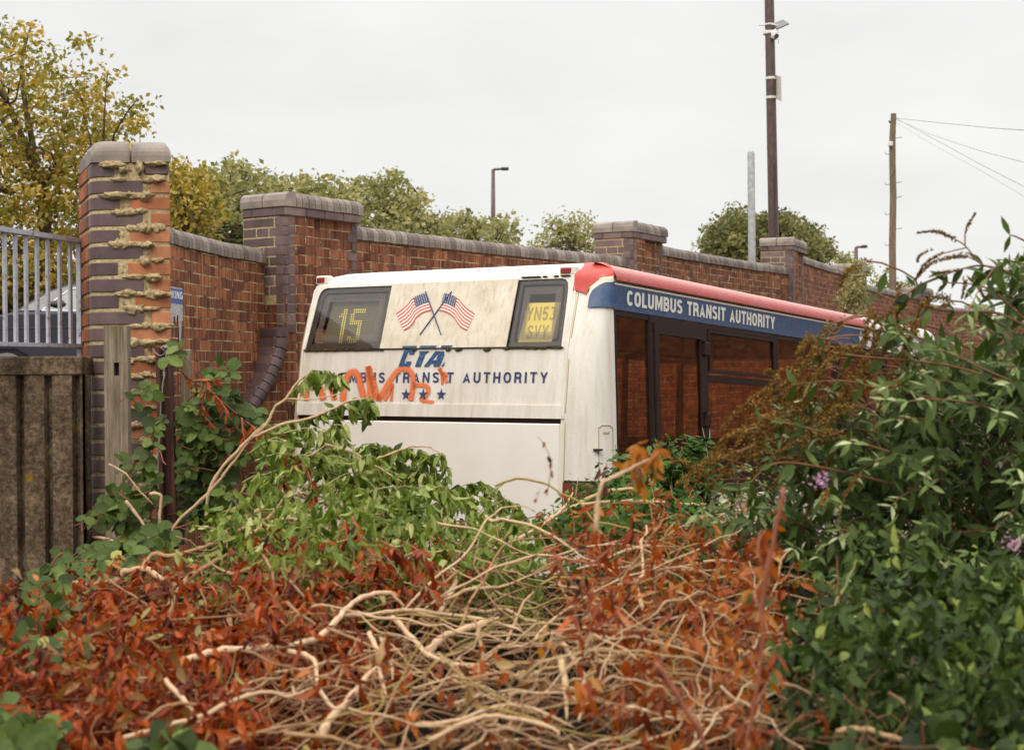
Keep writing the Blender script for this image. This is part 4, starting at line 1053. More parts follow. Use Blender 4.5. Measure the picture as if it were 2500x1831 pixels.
text_on('plate_characters', 'YN53', lambda a, b: (.556 + .205 * a, Yd(2.45 + .085 * b, .032), 2.45 + .085 * b), M_faint, .15, .16, yp)
text_on('plate_characters', 'SVY', lambda a, b: (.58 + .15 * a, Yd(2.335 + .085 * b, .032), 2.335 + .085 * b), M_faint, .15, .16, yp)
# panel edge, gap, hatch
rpatch('lower_rail', [(XC_L, 1.846), (.915, 1.846), (.915, 1.925), (XC_L, 1.925)], .001, M_wh, .008)
mb = MB(); mb.box((XC_L, .012, 1.79), (.93, .03, 1.86)); mb.box((.888, -.003, 1.1), (.925, .0, 1.84)); mb.box((XC_L - .01, -.004, 1.1), (XC_L + .012, .0, 1.84)); kid(mb.build('hatch_gap', M_gap))
mb = MB(); mb.box((XC_L + .012, -.024, .75), (.886, .0, 1.815), bev=.006); kid(mb.build('engine_hatch', M_clean))
mb = MB(); mb.box((XC_L, -.03, .36), (1.0, .0, .7), bev=.01); kid(mb.build('bumper', M_wh))
# marker lamps
M_lamp = NM('red_lamp', sr(134, 44, 40), .35)
for (u0, u1, v0, v1) in ((774, 802, 678, 692), (1369, 1403, 653.5, 669.5)):
    a = rear(u0, v1); b = rear(u1, v0); mb = MB(); yy = yb(a[1]) - .004
    if u0 > 1000: a = (a[0], a[1]); 
    zz0, zz1 = a[1], max(b[1], a[1] + .03)
    mb.box((a[0], yb(zz0) - .012, zz0), (b[0], yb(zz0) + .03, zz0 + .04), bev=.008); lp = kid(mb.build('marker_lamp', M_lamp))
    mb = MB(); mb.box((a[0] - .012, yb(zz0) - .004, zz0 - .01), (b[0] + .03, yb(zz0) + .06, zz0 + .05), bev=.01); kid(mb.build('lamp_housing', M_wh), lp)
# coolant flap on the corner
cs = [inv(1461, 1040), inv(1459, 1100), inv(1459, 1150)]; s0, zt0 = inv(1461, 1038); s1, _ = inv(1495, 1038)
mb = MB(); ln = []
for q in np.linspace(0, 1, 8): ln.append(cpt(s0 + .01 + (s1 - s0 - .02) * q, zt0 - (0 if 0 < q < 1 else .012), .002))
ln = [cpt(s0, z, .002) for z in np.linspace(1.48, zt0 - .012, 6)] + ln + [cpt(s1, z, .002) for z in np.linspace(zt0 - .012, 1.48, 6)]
mb.tube(ln, .0025, 5); flap = kid(mb.build('service_flap', M_stain))
text_on('flap_lettering', 'COOLANT', lambda a, b: cpt(s0 + .03 + (s1 - s0 - .06) * a, zt0 - .055 + .016 * b, .003), M_print, .14, .16, flap)
text_on('flap_lettering', 'OIL', lambda a, b: cpt(s0 + .06 + (s1 - s0 - .12) * a, zt0 - .09 + .016 * b, .003), M_print, .14, .16, flap)
mb = MB(); p = cpt(s0 - .01, 1.68, .006); mb.box((p[0] - .02, p[1] - .02, 1.66), (p[0] + .03, p[1] + .01, 1.672)); kid(mb.build('latch', M_gap), flap)
mb = MB(); mb.tube([cpt(s, 1.474, .002) for s in np.linspace(-.02, .37, 12)], .006, 6); kid(mb.build('skirt_edge', M_gap))
mb = MB(); vs = []
ss = np.linspace(-.03, .365, 12)
for s in ss: vs += [cpt(s, 1.05, .003), cpt(s, 1.468, .003)]
mb.add(vs, [(2 * i, 2 * i + 2, 2 * i + 3, 2 * i + 1) for i in range(11)]); kid(mb.build('rusty_corner_panel', NM('rust_brown', sr(112, 48, 26), .8), fixn=False))
# star, digit and flag on the front cantrail
def side_patch(name, P, off, mat): 
    mb = MB(); mb.poly_prism([(float(xr(z)) + off, y, z) for y, z in P], (.001, 0, 0)); return kid(mb.build(name, mat))
P = []
for k in range(10):
    r = .07 if k % 2 == 0 else .028; th = math.pi / 2 + k * math.pi / 5; P.append((4.63 + r * math.cos(th), 2.59 + r * math.sin(th)))
side_patch('white_star', P, .009, M_let)
side_patch('blue_stripe', [(YE + .1, 2.514), (YE + .16, 2.514), (YE + .40, 2.68), (YE + .2, 2.68)], .009, M_blue)
text_on('fleet_digit', '2', lambda a, b: (float(xr(2.55)) + .010, 5.55 + .08 * a, 2.54 + .09 * b), M_blue, .15, nv=(1, 0, 0))
for k in range(6): side_patch('flag_stripe', [(6.25, 2.52 + k * .024), (6.55, 2.52 + k * .024), (6.55, 2.532 + k * .024), (6.25, 2.532 + k * .024)], .009, M_flr)
side_patch('flag_canton', [(6.25, 2.6), (6.38, 2.6), (6.38, 2.66), (6.25, 2.66)], .011, M_flb)
# light box on the roof edge near the front
mb = MB(); mb.box((1.03, YE - .04, 2.775), (1.08, YE + .04, 2.80), bev=.01); kid(mb.build('roof_lamp', M_lamp))
# graffiti (orange spray paint strokes)
def graf_mat():
    m = NM('orange_spray_paint', sr(228, 120, 66), .6); t = m.t; at = m.n('ShaderNodeAttribute', attribute_name='rnd'); o = m.coords('Object'); n = m.noise(o, 220, 4, .8)
    ad = m.n('ShaderNodeMath', operation='MULTIPLY_ADD'); m.l(n, ad.inputs[0]); ad.inputs[1].default_value = .9; m.l(at.outputs['Fac'], ad.inputs[2])
    mr = m.n('ShaderNodeMapRange'); mr.inputs['From Min'].default_value = .55; mr.inputs['From Max'].default_value = .95; m.l(ad.outputs[0], mr.inputs[0]); m.l(mr.outputs[0], m.b.inputs['Alpha']); return m
M_graf = graf_mat()
strokes = [  # photo points, half width px
    ([(752, 925), (738, 950), (727, 978)], 4), ([(754, 920), (752, 945), (748, 978)], 5), ([(754, 920), (764, 950), (780, 930)], 3), ([(770, 925), (783, 950), (791, 976)], 7), ([(800, 930), (812, 955), (818, 976)], 6),
    ([(838, 980), (842, 940), (852, 915), (866, 908), (876, 920), (884, 950), (892, 978)], 7), ([(900, 895), (904, 940), (908, 978)], 7), ([(900, 893), (912, 930), (925, 978)], 6), ([(925, 978), (950, 935), (972, 905), (992, 900), (1006, 912), (1010, 935), (1004, 978)], 6),
    ([(940, 978), (960, 940)], 4), ([(956, 978), (960, 935)], 3), ([(1008, 942), (1030, 940), (1046, 946), (1044, 962), (1030, 974), (1046, 981), (1060, 983)], 5), ([(1072, 897), (1082, 915), (1093, 934)], 4), ([(1076, 900), (1080, 918), (1081, 938)], 3), ([(1086, 908), (1093, 920)], 3)]
mb = MB()
for pts, w in strokes:
    P = [np.array(p, float) for p in pts]; D = []
    for i in range(len(P) - 1):
        p0, p1, p2, p3 = [P[max(0, min(len(P) - 1, k))] for k in (i - 1, i, i + 1, i + 2)]
        for t in np.linspace(0, 1, 9)[:-1]: D.append(.5 * ((2 * p1) + (-p0 + p2) * t + (2 * p0 - 5 * p1 + 4 * p2 - p3) * t * t + (-p0 + 3 * p1 - 3 * p2 + p3) * t ** 3))
    D.append(P[-1]); base = len(mb.v); w2_ = [-1.5, -1, -.6, 0, .6, 1, 1.5]; al = [0, .2, .46, .58, .46, .2, 0]
    for i, p in enumerate(D):
        d = nrm(D[min(i + 1, len(D) - 1)] - D[max(i - 1, 0)]); n_ = np.array([-d[1], d[0]])
        for q, a_ in zip(w2_, al):
            x, z = rear(*(p + n_ * q * w * 1.2)); z = max(z, 1.93); mb.v.append((x, yb(z) - .0052, z)); mb.at.append(a_)
    for i in range(len(D) - 1):
        for j in range(6): mb.f.append((base + i * 7 + j, base + i * 7 + j + 1, base + (i + 1) * 7 + j + 1, base + (i + 1) * 7 + j)); mb.uv.append(None); mb.mi.append(0)
kid(mb.build('graffiti', M_graf, fixn=False))

# ------------------------------------------------------------------ the setting
def axis(lo, hi, fine_lo, fine_hi, step):
    a = list(np.arange(fine_lo, fine_hi + 1e-6, step)); x = fine_hi; s_ = step
    while x < hi: s_ *= 1.35; x += s_; a.append(min(x, hi))
    x = fine_lo; s_ = step
    while x > lo: s_ *= 1.35; x -= s_; a.insert(0, max(x, lo))
    return np.array(a)
gx = axis(-500, 600, -6, 16, .12); gy = axis(-300, 1200, .4, 14, .12)
XX, YY = np.meshgrid(gx, gy); ZZ = ground(XX, YY) - np.where(YY < 8.5, .24, .04)
mb = MB(); nx_, ny_ = len(gx), len(gy); mb.v = [tuple(p) for p in np.stack([XX.ravel(), YY.ravel(), ZZ.ravel()], 1)]; mb.at = [.5] * len(mb.v)
mb.f = [(j * nx_ + i, j * nx_ + i + 1, (j + 1) * nx_ + i + 1, (j + 1) * nx_ + i) for j in range(ny_ - 1) for i in range(nx_ - 1)]; mb.uv = [[(0, 0)] * 4] * len(mb.f); mb.mi = [0] * len(mb.f)
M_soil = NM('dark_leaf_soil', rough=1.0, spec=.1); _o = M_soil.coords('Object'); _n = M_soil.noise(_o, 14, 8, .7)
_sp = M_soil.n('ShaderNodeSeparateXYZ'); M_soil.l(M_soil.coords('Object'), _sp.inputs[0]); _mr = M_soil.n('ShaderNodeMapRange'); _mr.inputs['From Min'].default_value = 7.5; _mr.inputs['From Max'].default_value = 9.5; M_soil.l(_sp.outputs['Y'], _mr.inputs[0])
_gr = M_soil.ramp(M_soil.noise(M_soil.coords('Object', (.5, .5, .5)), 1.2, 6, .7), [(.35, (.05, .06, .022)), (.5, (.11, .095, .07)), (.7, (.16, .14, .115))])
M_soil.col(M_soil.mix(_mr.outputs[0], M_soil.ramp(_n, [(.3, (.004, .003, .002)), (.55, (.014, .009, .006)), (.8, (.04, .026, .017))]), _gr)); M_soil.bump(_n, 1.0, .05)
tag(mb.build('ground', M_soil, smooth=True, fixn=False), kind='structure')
# road behind the wall, following its line
M_road = NM('asphalt', rough=.9); _o = M_road.coords('Object'); M_road.col(M_road.ramp(M_road.noise(_o, 60, 4), [(.3, (.035, .035, .036)), (.7, (.07, .07, .07))]))
mb = MB(); ys = [7.6, 9, 11, 13, 16, 20, 25, 30, 36, 50, 80, 140]; vs = []
for y in ys:
    x = float(np.interp(y, WY, WX)); z = float(road_z(y)) + .004
    vs += [(x - .5, y, z), (x - 9 - y * .2, y + 3, z)]
mb.add(vs, [(2 * i, 2 * i + 2, 2 * i + 3, 2 * i + 1) for i in range(len(ys) - 1)]); tag(mb.build('road', M_road), kind='structure')

# ------------------------------------------------------------------ poles, lamps, wires
def wcol(u, v0, v1, Z, lean=0.0):                 # bottom and top world points of a pole seen at u
    a = W(u + lean, v0, Z); b = W(u, v1, Z); return a, b
M_brown = NM('brown_steel', rough=.45, metal=.2); _o = M_brown.coords('Object', (1, 1, .3)); M_brown.col(M_brown.ramp(M_brown.noise(_o, 30, 4), [(.3, sr(76, 58, 54)), (.7, sr(104, 84, 76))]))
M_gp = NM('pale_grey_pole', rough=.6); _o = M_gp.coords('Object'); M_gp.col(M_gp.ramp(M_gp.noise(_o, 16, 4), [(.3, sr(150, 150, 150)), (.7, sr(186, 186, 184))]))
M_wood = NM('pole_timber', rough=.9); _o = M_wood.coords('Object', (30, 30, 2)); M_wood.col(M_wood.ramp(M_wood.noise(_o, 2, 5), [(.3, sr(96, 78, 60)), (.7, sr(142, 122, 96))]))
M_wht = NM('off_white_metal', sr(222, 220, 212), .4); M_gry = NM('grey_metal', sr(120, 118, 116), .5); M_dk = NM('dark_plastic', sr(60, 50, 48), .5)
Z = 23.0
a = W(1891, 700, Z); b = W(1877, -60, Z); base = (a[0], a[1], float(road_z(23)))
p = empty('lamp_post', base, 'tall dark brown steel post rising behind the fourth brick pier', 'post')
mb = MB(); mb.tube([(a[0] + .0, a[1], base[2]), a, b, W(1874, -220, Z)], [.085, .078, .07, .066], 16, at=.5); put(mb.build('pole_shaft', M_brown, smooth=True), p)
mb = MB(); mb.box((a[0] - .01, a[1] - .095, base[2]), (a[0] + .012, a[1] - .08, float(W(1884, 400, Z)[2]))); put(mb.build('cable_conduit', M_dk), p)
def post_x(v): return 1877 + 14 * (v + 60) / 760
def band(v, r=.078, h=.022, parent=p):
    c = W(post_x(v), v, Z); mb = MB(); mb.tube([(c[0], c[1], c[2] - h), (c[0], c[1], c[2] + h)], r, 16); return put(mb.build('fixing_band', M_wht), parent)
cam_c = W(post_x(88) + 12, 88, Z - .12)
t = empty('solar_panel', W(1905, 62, Z), 'small tilted solar panel bracketed near the top of the tall brown post', 'solar panel')
band(61, .08, .012, t)
mb = MB(); c = W(1904, 61, Z - .05); Mx = Matrix.Translation(c) @ Matrix.Rotation(math.radians(-24), 4, 'Y') @ Matrix.Rotation(math.radians(28), 4, 'X'); mb.box((-.10, -.13, -.008), (.10, .13, .008), Mx); put(mb.build('panel', NM('solar_cell', sr(92, 88, 84), .3)), t)
mb = MB(); mb.tube([W(1853, 62, Z), W(1888, 60, Z - .07)], .012, 6); mb2 = MB(); mb2.tube([W(1886, 61, Z - .06), W(1902, 64, Z - .05)], .01, 6); put(mb.build('bracket_arm', M_wht), t); put(mb2.build('bracket_arm', M_wht), t)
t = empty('security_camera', W(1890, 85, Z), 'white security camera strapped to the tall brown post below the solar panel', 'camera')
band(80, .08, .02, t); mb = MB(); c = W(1891, 85, Z - .12); blob(mb, c, (.055, .06, .075), 3, 2); put(mb.build('camera_body', M_wht, smooth=True), t)
mb = MB(); c = W(1895, 89, Z - .16); mb.tube([c, (c[0], c[1] - .06, c[2] - .01)], [.035, .03], 12); put(mb.build('lens', M_dk), t)
mb = MB(); mb.tube([W(1899, 92, Z - .1), W(1901, 108, Z - .1)], .004, 5); put(mb.build('aerial', M_dk), t)
mb = MB(); mb.box((W(1864, 84, Z)[0], c[1] + .1, W(1864, 86, Z)[2]), (W(1876, 84, Z)[0], c[1] + .22, W(1864, 76, Z)[2]), bev=.01); put(mb.build('mount_box', M_wht), t)
t = empty('post_sign', W(1900, 216, Z), 'narrow blank back of a sign plate banded side on to the tall brown post', 'sign')
a1, b1 = W(1893, 249, Z - .03), W(1906.5, 183, Z - .03)
mb = MB(); mb.add([W(1893, 184, Z), W(1906, 187, Z - .35), W(1907.5, 249, Z - .35), W(1893.5, 241, Z), W(1894.5, 184, Z + .02), W(1907, 187, Z - .33), W(1908.5, 249, Z - .33), W(1895, 241, Z + .02)], [(0, 1, 2, 3), (7, 6, 5, 4), (0, 4, 5, 1), (1, 5, 6, 2), (2, 6, 7, 3), (3, 7, 4, 0)]); put(mb.build('sign_plate', NM('sign_back', sr(206, 200, 186), .5)), t)
band(192, .08, .018, t); band(239, .08, .018, t)

Z = 22.6
a = W(1836, 640, Z); b = W(1833.5, 376, Z); zb = float(road_z(22.6))
p = empty('vent_pole', (a[0], a[1], zb), 'thick pale grey round pole with a domed cap behind the brick wall', 'pole')
mb = MB(); mb.tube([(a[0], a[1], zb), a, b, W(1833.5, 371, Z), W(1833.5, 367.5, Z)], [.055, .055, .053, .047, .021], 18); put(mb.build('pole_shaft', M_gp, smooth=True), p)
mb = MB(); mb.tube([W(1833, 378, Z - .04), W(1833, 386, Z - .04)], .012, 8); put(mb.build('hole', M_dk), p)
mb = MB(); mb.tube([W(1840, 613, Z), W(1860, 614, Z)], .008, 6); put(mb.build('step_bolt', M_dk), p)

Z = 34.0
a = W(2181, 720, Z); b = W(2181, 278, Z); zb = 1.2
tp = empty('telegraph_pole', (a[0], a[1], zb), 'weathered wooden telegraph pole with step irons and trailing wires', 'pole')
pts = [(a[0], a[1], zb)] + [W(2179.5 + 1.2 * math.sin(v * .03), v, Z) for v in (720, 600, 480, 400, 340)] + [W(2181.5, 278, Z)]
mb = MB(); mb.tube(pts, [.082, .08, .076, .073, .072, .07, .06], 14); put(mb.build('pole_shaft', M_wood, smooth=False), tp)
for (v, s_) in ((338, 1), (376, -1), (450, -1), (447, 1), (483, 1), (523, -1), (560, 1), (598, -1)):
    mb = MB(); mb.tube([W(2181 + 6 * s_, v, Z), W(2181 + 19 * s_, v - 2 * s_, Z), W(2181 + 20 * s_, v - 4, Z)], .007, 5); put(mb.build('step_iron', M_dk), tp)
mb = MB(); c = W(2174, 352, Z - .09); mb.box((c[0] - .045, c[1] - .04, c[2] - .05), (c[0] + .045, c[1] + .05, c[2] + .05), bev=.012); put(mb.build('junction_box', M_wht), tp)
mb = MB(); mb.tube([W(2174, 300, Z - .08), W(2170, 296, Z - .1)], .02, 8); put(mb.build('insulator', M_dk), tp)
mb = MB(); mb.tube([W(2172, 440, Z - .1), W(2180, 425, Z - .12), W(2186, 412, Z - .05)], .006, 5); put(mb.build('loose_cable', M_dk), tp)
M_wire = NM('thin_wire', sr(140, 134, 132), .6)
names = ['highest thin wire running nearly level from the telegraph pole', 'middle wire sagging to the right from the telegraph pole', 'steep double wire falling to the right from the telegraph pole', 'faintest lowest wire falling from the telegraph pole']
for k, (P, lab) in enumerate(zip([[(2188, 289), (2300, 301), (2420, 313), (2560, 322)], [(2188, 292), (2270, 328), (2390, 368), (2520, 402)], [(2188, 290), (2290, 345), (2400, 405), (2520, 466)], [(2188, 300), (2280, 355), (2400, 420), (2520, 492)]], names)):
    mb = MB(); D = [W(u, v, 34 - i * 4.5) for i, (u, v) in enumerate(P)]; mb.tube(D, .0055 - .001 * (k % 2) - (.0012 if k == 3 else 0), 4); tag(mb.build('overhead_wire', M_wire), lab, 'wire', 'wires from the telegraph pole')
def street_lamp(u, v0, v1, ua, va, Z, label):
    a = W(u, v0, Z); b = W(u, v1, Z); zb = 1.0; t = empty('street_lamp', (a[0], a[1], zb), label, 'street lamp', 'street lamps beyond the wall')
    mb = MB(); mb.tube([(a[0], a[1], zb), a, b], [.09 * Z / 45, .07 * Z / 45, .05 * Z / 45], 10); put(mb.build('column', M_brown, smooth=True), t)
    c = W(ua, va, Z); s_ = Z / 45; mb = MB(); mb.tube([b, W((u + ua) / 2, (v1 + va) / 2 - .5, Z)], .035 * s_, 8); put(mb.build('arm', M_brown), t)
    mb = MB(); m_ = W((u + ua) / 2, (v1 + va) / 2, Z); mb.box((m_[0], m_[1] - .12 * s_, m_[2] - .03 * s_), (c[0], c[1] + .12 * s_, c[2] + .04 * s_), bev=.02); put(mb.build('lamp_head', M_dk), t)
street_lamp(1204, 560, 414, 1242, 413, 45, 'slender dark street lamp standing above the trees left of centre')
street_lamp(2090, 660, 604, 2116, 602.5, 62, 'tiny far street lamp above the wall left of the telegraph pole')

# ------------------------------------------------------------------ car behind the railing
M_car = NM('dark_metallic_car_paint', sr(52, 50, 58), .25, .6, .3); M_cg = NM('car_glass', sr(96, 104, 104), .15, .35); M_chr = NM('chrome_trim', sr(235, 235, 235), .2)
ZK = 17.0
def K(u, v, o=0.0): q = W(u, v, ZK + o); return q
s_ = ZK / FPX; cx0 = W(200, 870, ZK)
car = empty('parked_car', (cx0[0], cx0[1] + .9, float(road_z(17))), 'dark saloon car with bright window trim, parked behind the railing', 'car')
def prof3(P, y0, y1, name, mat, smooth=False, z_tumble=0.0):
    mb = MB(); n = len(P); A = [K(u, v) for u, v in P]; 
    f_ = [(a[0], a[1] + y0 + z_tumble * max(0, (760 - v) / 70), a[2]) for a, (u, v) in zip(A, P)]; b_ = [(a[0], a[1] + y1 - z_tumble * max(0, (760 - v) / 70), a[2]) for a, (u, v) in zip(A, P)]
    mb.add(f_ + b_, [tuple(range(n)), tuple(range(2 * n - 1, n - 1, -1))] + [(i, (i + 1) % n, n + (i + 1) % n, n + i) for i in range(n)]); o = mb.build(name, mat); bv = o.modifiers.new('b', 'BEVEL'); bv.width = .03; bv.segments = 3; bv.limit_method = 'ANGLE'; bv.angle_limit = math.radians(25); return put(o, car)
lower = [(-330, 905), (-338, 850), (-320, 812), (-180, 788), (-20, 772), (30, 762), (650, 752), (760, 760), (800, 790), (806, 850), (800, 905), (706, 912), (690, 872), (655, 850), (612, 850), (578, 872), (565, 915), (88, 915), (72, 876), (38, 856), (-6, 856), (-40, 876), (-54, 912)]
prof3(lower, 0, 1.75, 'body', M_car)
cab = [(22, 764), (60, 738), (105, 707), (150, 691), (260, 683), (420, 686), (560, 705), (650, 752)]
prof3(cab, .06, 1.69, 'cabin', M_car, z_tumble=.16)
def kplate(P, off, name, mat, th=.01):
    mb = MB(); A = [K(u, v) for u, v in P]; A = [(a[0], a[1] + off + .16 * max(0, (760 - v) / 70), a[2]) for a, (u, v) in zip(A, P)]; mb.poly_prism(A, (0, -th, 0)); return put(mb.build(name, mat), car)
kplate([(104, 758), (135, 728), (160, 708), (190, 702), (330, 700), (330, 757)], .055, 'side_window', M_cg); kplate([(342, 757), (342, 700), (450, 703), (540, 722), (590, 752)], .055, 'side_window', M_cg)
mb = MB(); mb.tube([Vector((a[0], a[1] + .045 + .16 * max(0, (760 - v) / 70), a[2])) for (u, v) in ((99, 758), (140, 721), (160, 705), (190, 699), (330, 696), (450, 700), (545, 719)) for a in [K(u, v)]], .009, 6); put(mb.build('window_trim', M_chr), car)
mb = MB(); mb.tube([Vector((a[0], a[1] + .045, a[2])) for (u, v) in ((99, 758), (330, 760), (590, 756)) for a in [K(u, v)]], .009, 6); put(mb.build('window_trim', M_chr), car)
mb = MB(); A = [K(26, 762), K(60, 738), K(105, 708), K(122, 701)]; n = 4; vs = [(a[0] - .012, a[1] + .28 + (.12 if i > 1 else 0), a[2] + .012) for i, a in enumerate(A)] + [(a[0] - .012, a[1] + 1.5, a[2] + .012) for a in A]
mb.add(vs, [(i, i + 1, 5 + i, 4 + i) for i in range(3)]); put(mb.build('windscreen', M_cg), car)
mb = MB(); blob(mb, K(143, 743, -.12), (.085, .07, .05), 5, 2); put(mb.build('mirror', M_dk, smooth=True), car)
mb = MB(); 
for u0, u1 in ((-150, 660),): mb.tube([Vector(K(u0, 806)) + Vector((0, -.004, 0)), Vector(K(u1, 790)) + Vector((0, -.004, 0))], .006, 5)
put(mb.build('door_crease', M_dk), car)
for u in (16, 634):
    c = Vector(K(u, 906)); mb = MB(); mb.tube([c + Vector((0, .02, 0)), c + Vector((0, .22, 0))], .30, 28); w_ = put(mb.build('wheel', M_tyre), car)
    mb = MB(); mb.tube([c + Vector((0, .0, 0)), c + Vector((0, .03, 0))], .2, 20); mb.build('rim', M_rim); r_ = bpy.context.scene.collection.objects[-1]; put(r_, car)
for (u, nm) in ((-325, 'headlight'),): kplate([(-334, 838), (-334, 818), (-290, 806), (-270, 816), (-290, 836)], -.002, nm, M_cg)

# ------------------------------------------------------------------ leaves and foliage tools
def leaf_template(kind):
    if kind == 'ovate': a = [.16, .45, .78]; w = [.36, .5, .28]
    elif kind == 'lance': a = [.18, .45, .75]; w = [.30, .5, .30]
    else: a = [.2, .5, .8]; w = [.42, .5, .36]
    return np.array([(0, 0), (.36, 0), (.70, 0), (1, 0), (a[0], w[0]), (a[1], w[1]), (a[2], w[2]), (a[0], -w[0]), (a[1], -w[1]), (a[2], -w[2])]), [(0, 1, 5, 4), (1, 2, 6, 5), (2, 3, 6), (0, 7, 8, 1), (1, 8, 9, 2), (2, 9, 3)]
def mesh_np(name, V, F4, F3, rnd, mat, parent=None, smooth=True):
    me = bpy.data.meshes.new(name); n4, n3 = len(F4), len(F3)
    me.vertices.add(len(V)); me.vertices.foreach_set('co', V.astype(np.float32).ravel())
    loops = np.concatenate([F4.ravel(), F3.ravel()]) if n3 else F4.ravel()
    me.loops.add(len(loops)); me.loops.foreach_set('vertex_index', loops.astype(np.int32))
    starts = np.concatenate([np.arange(n4) * 4, n4 * 4 + np.arange(n3) * 3]).astype(np.int32)
    me.polygons.add(n4 + n3); me.polygons.foreach_set('loop_start', starts)
    try: me.polygons.foreach_set('loop_total', np.concatenate([np.full(n4, 4), np.full(n3, 3)]).astype(np.int32))
    except Exception: pass
    if smooth: me.polygons.foreach_set('use_smooth', np.ones(n4 + n3, bool))
    me.update(calc_edges=True); a = me.attributes.new('rnd', 'FLOAT', 'POINT'); a.data.foreach_set('value', rnd.astype(np.float32))
    me.materials.append(mat.m if isinstance(mat, NM) else mat); o = bpy.data.objects.new(name, me); COL.objects.link(o)
    if parent: put(o, parent)
    return o
def rn(v): return v / (np.linalg.norm(v, axis=1, keepdims=True) + 1e-9)
def leaves(name, mat, P, D, N, L, Wd, kind='ovate', fold=.25, curl=.3, parent=None, rnd=None, twist=0.0):
    P, D, N = np.asarray(P, float), rn(np.asarray(D, float)), np.asarray(N, float); n = len(P)
    L = np.broadcast_to(np.asarray(L, float), (n,)); Wd = np.broadcast_to(np.asarray(Wd, float), (n,))
    S = rn(np.cross(D, N)); N = np.cross(S, D); T, F = leaf_template(kind); T = np.asarray(T)
    if rnd is None: rnd = rng.random(n)
    cu = curl * rng.uniform(.2, 1.8, n) * rng.choice([1, 1, 1, -.6], n); fo = fold * rng.uniform(.3, 1.6, n); tw = rng.normal(0, twist, n)
    V = np.zeros((n, 10, 3))
    for k, (a, b) in enumerate(T):
        hgt = fo * abs(b) * Wd - cu * a * a * L * .6
        side = b * Wd; ca, sa = np.cos(tw * a), np.sin(tw * a)
        V[:, k] = P + D * (a * L * (1 - .15 * np.abs(cu) * a))[:, None] + S * (side * ca)[:, None] + N * (hgt + side * sa)[:, None]
    base = (np.arange(n) * 10)[:, None, None]
    F4 = (base + np.array([f for f in F if len(f) == 4])[None]).reshape(-1, 4); F3 = (base + np.array([f for f in F if len(f) == 3])[None]).reshape(-1, 3)
    return mesh_np(name, V.reshape(-1, 3), F4, F3, np.repeat(rnd, 10), mat, parent)
def quads(name, mat, P, N, size, parent=None, rnd=None):      # small far leaves: a bent pair of triangles each
    n = len(P); N = rn(N); A = rn(np.cross(N, rng.normal(size=(n, 3)))); B = np.cross(N, A); s = np.broadcast_to(size, (n,))[:, None]
    V = np.stack([P - A * s * .5, P - B * s * .36 + N * s * .08, P + A * s * .6, P + B * s * .36 + N * s * .08], 1).reshape(-1, 3)
    b = (np.arange(n) * 4)[:, None]; F3 = np.concatenate([b + np.array([[0, 1, 2]]), b + np.array([[0, 2, 3]])])
    if rnd is None: rnd = rng.random(n)
    return mesh_np(name, V, np.zeros((0, 4), int), F3, np.repeat(rnd, 4), mat, parent, smooth=False)
def leaf_mat(name, stops, rough=.5, trans=.35, tcol=None, mott=.5):
    m = NM(name, rough=rough, spec=.22); at = m.n('ShaderNodeAttribute', attribute_name='rnd'); c = m.ramp(at.outputs['Fac'], stops)
    o = m.coords('Object'); n = m.noise(o, 45, 3, .6); c = m.mix(mott, c, m.ramp(n, [(.3, (.55, .55, .55)), (.7, (1.25, 1.25, 1.25))]), 'MULTIPLY'); m.col(c)
    tr = m.n('ShaderNodeBsdfTranslucent'); hs = m.n('ShaderNodeHueSaturation'); hs.inputs['Saturation'].default_value = 1.15; hs.inputs['Value'].default_value = 1.1; m.l(c, hs.inputs['Color']); m.l(hs.outputs[0], tr.inputs[0])
    mx = m.n('ShaderNodeMixShader'); mx.inputs[0].default_value = trans; m.l(m.b.outputs[0], mx.inputs[1]); m.l(tr.outputs[0], mx.inputs[2]); m.l(mx.outputs[0], m.out.inputs[0]); return m
def in_poly(u, v, P):
    P = np.asarray(P, float); inside = np.zeros(len(u), bool); n = len(P); j = n - 1
    for i in range(n):
        xi, yi = P[i]; xj, yj = P[j]; c = ((yi > v) != (yj > v)) & (u < (xj - xi) * (v - yi) / (yj - yi + 1e-9) + xi); inside ^= c; j = i
    return inside
def sample_poly(P, n):
    P = np.asarray(P, float); lo, hi = P.min(0), P.max(0); out = np.zeros((0, 2))
    while len(out) < n:
        q = rng.uniform(lo, hi, (n * 2, 2)); q = q[in_poly(q[:, 0], q[:, 1], P)]; out = np.concatenate([out, q])
    return out[:n]
def Wv(u, v, Z): u, v, Z = map(np.asarray, (u, v, Z)); return EYE + Z[:, None] * FW + (Z * (u - CX) / FPX)[:, None] * RT - (Z * (v - CY) / FPX)[:, None] * UP
def wig(p0, p1, n=8, amp=.1, sag=0.0):
    p0, p1 = np.array(p0, float), np.array(p1, float); L = np.linalg.norm(p1 - p0); o = rng.normal(0, 1, 3); o2 = rng.normal(0, 1, 3); out = []
    for t in np.linspace(0, 1, n): out.append(p0 + (p1 - p0) * t + o * amp * L * math.sin(math.pi * t) * .5 + o2 * amp * L * .3 * math.sin(2 * math.pi * t) + np.array([0, 0, sag * L * 4 * t * (1 - t)]))
    return out

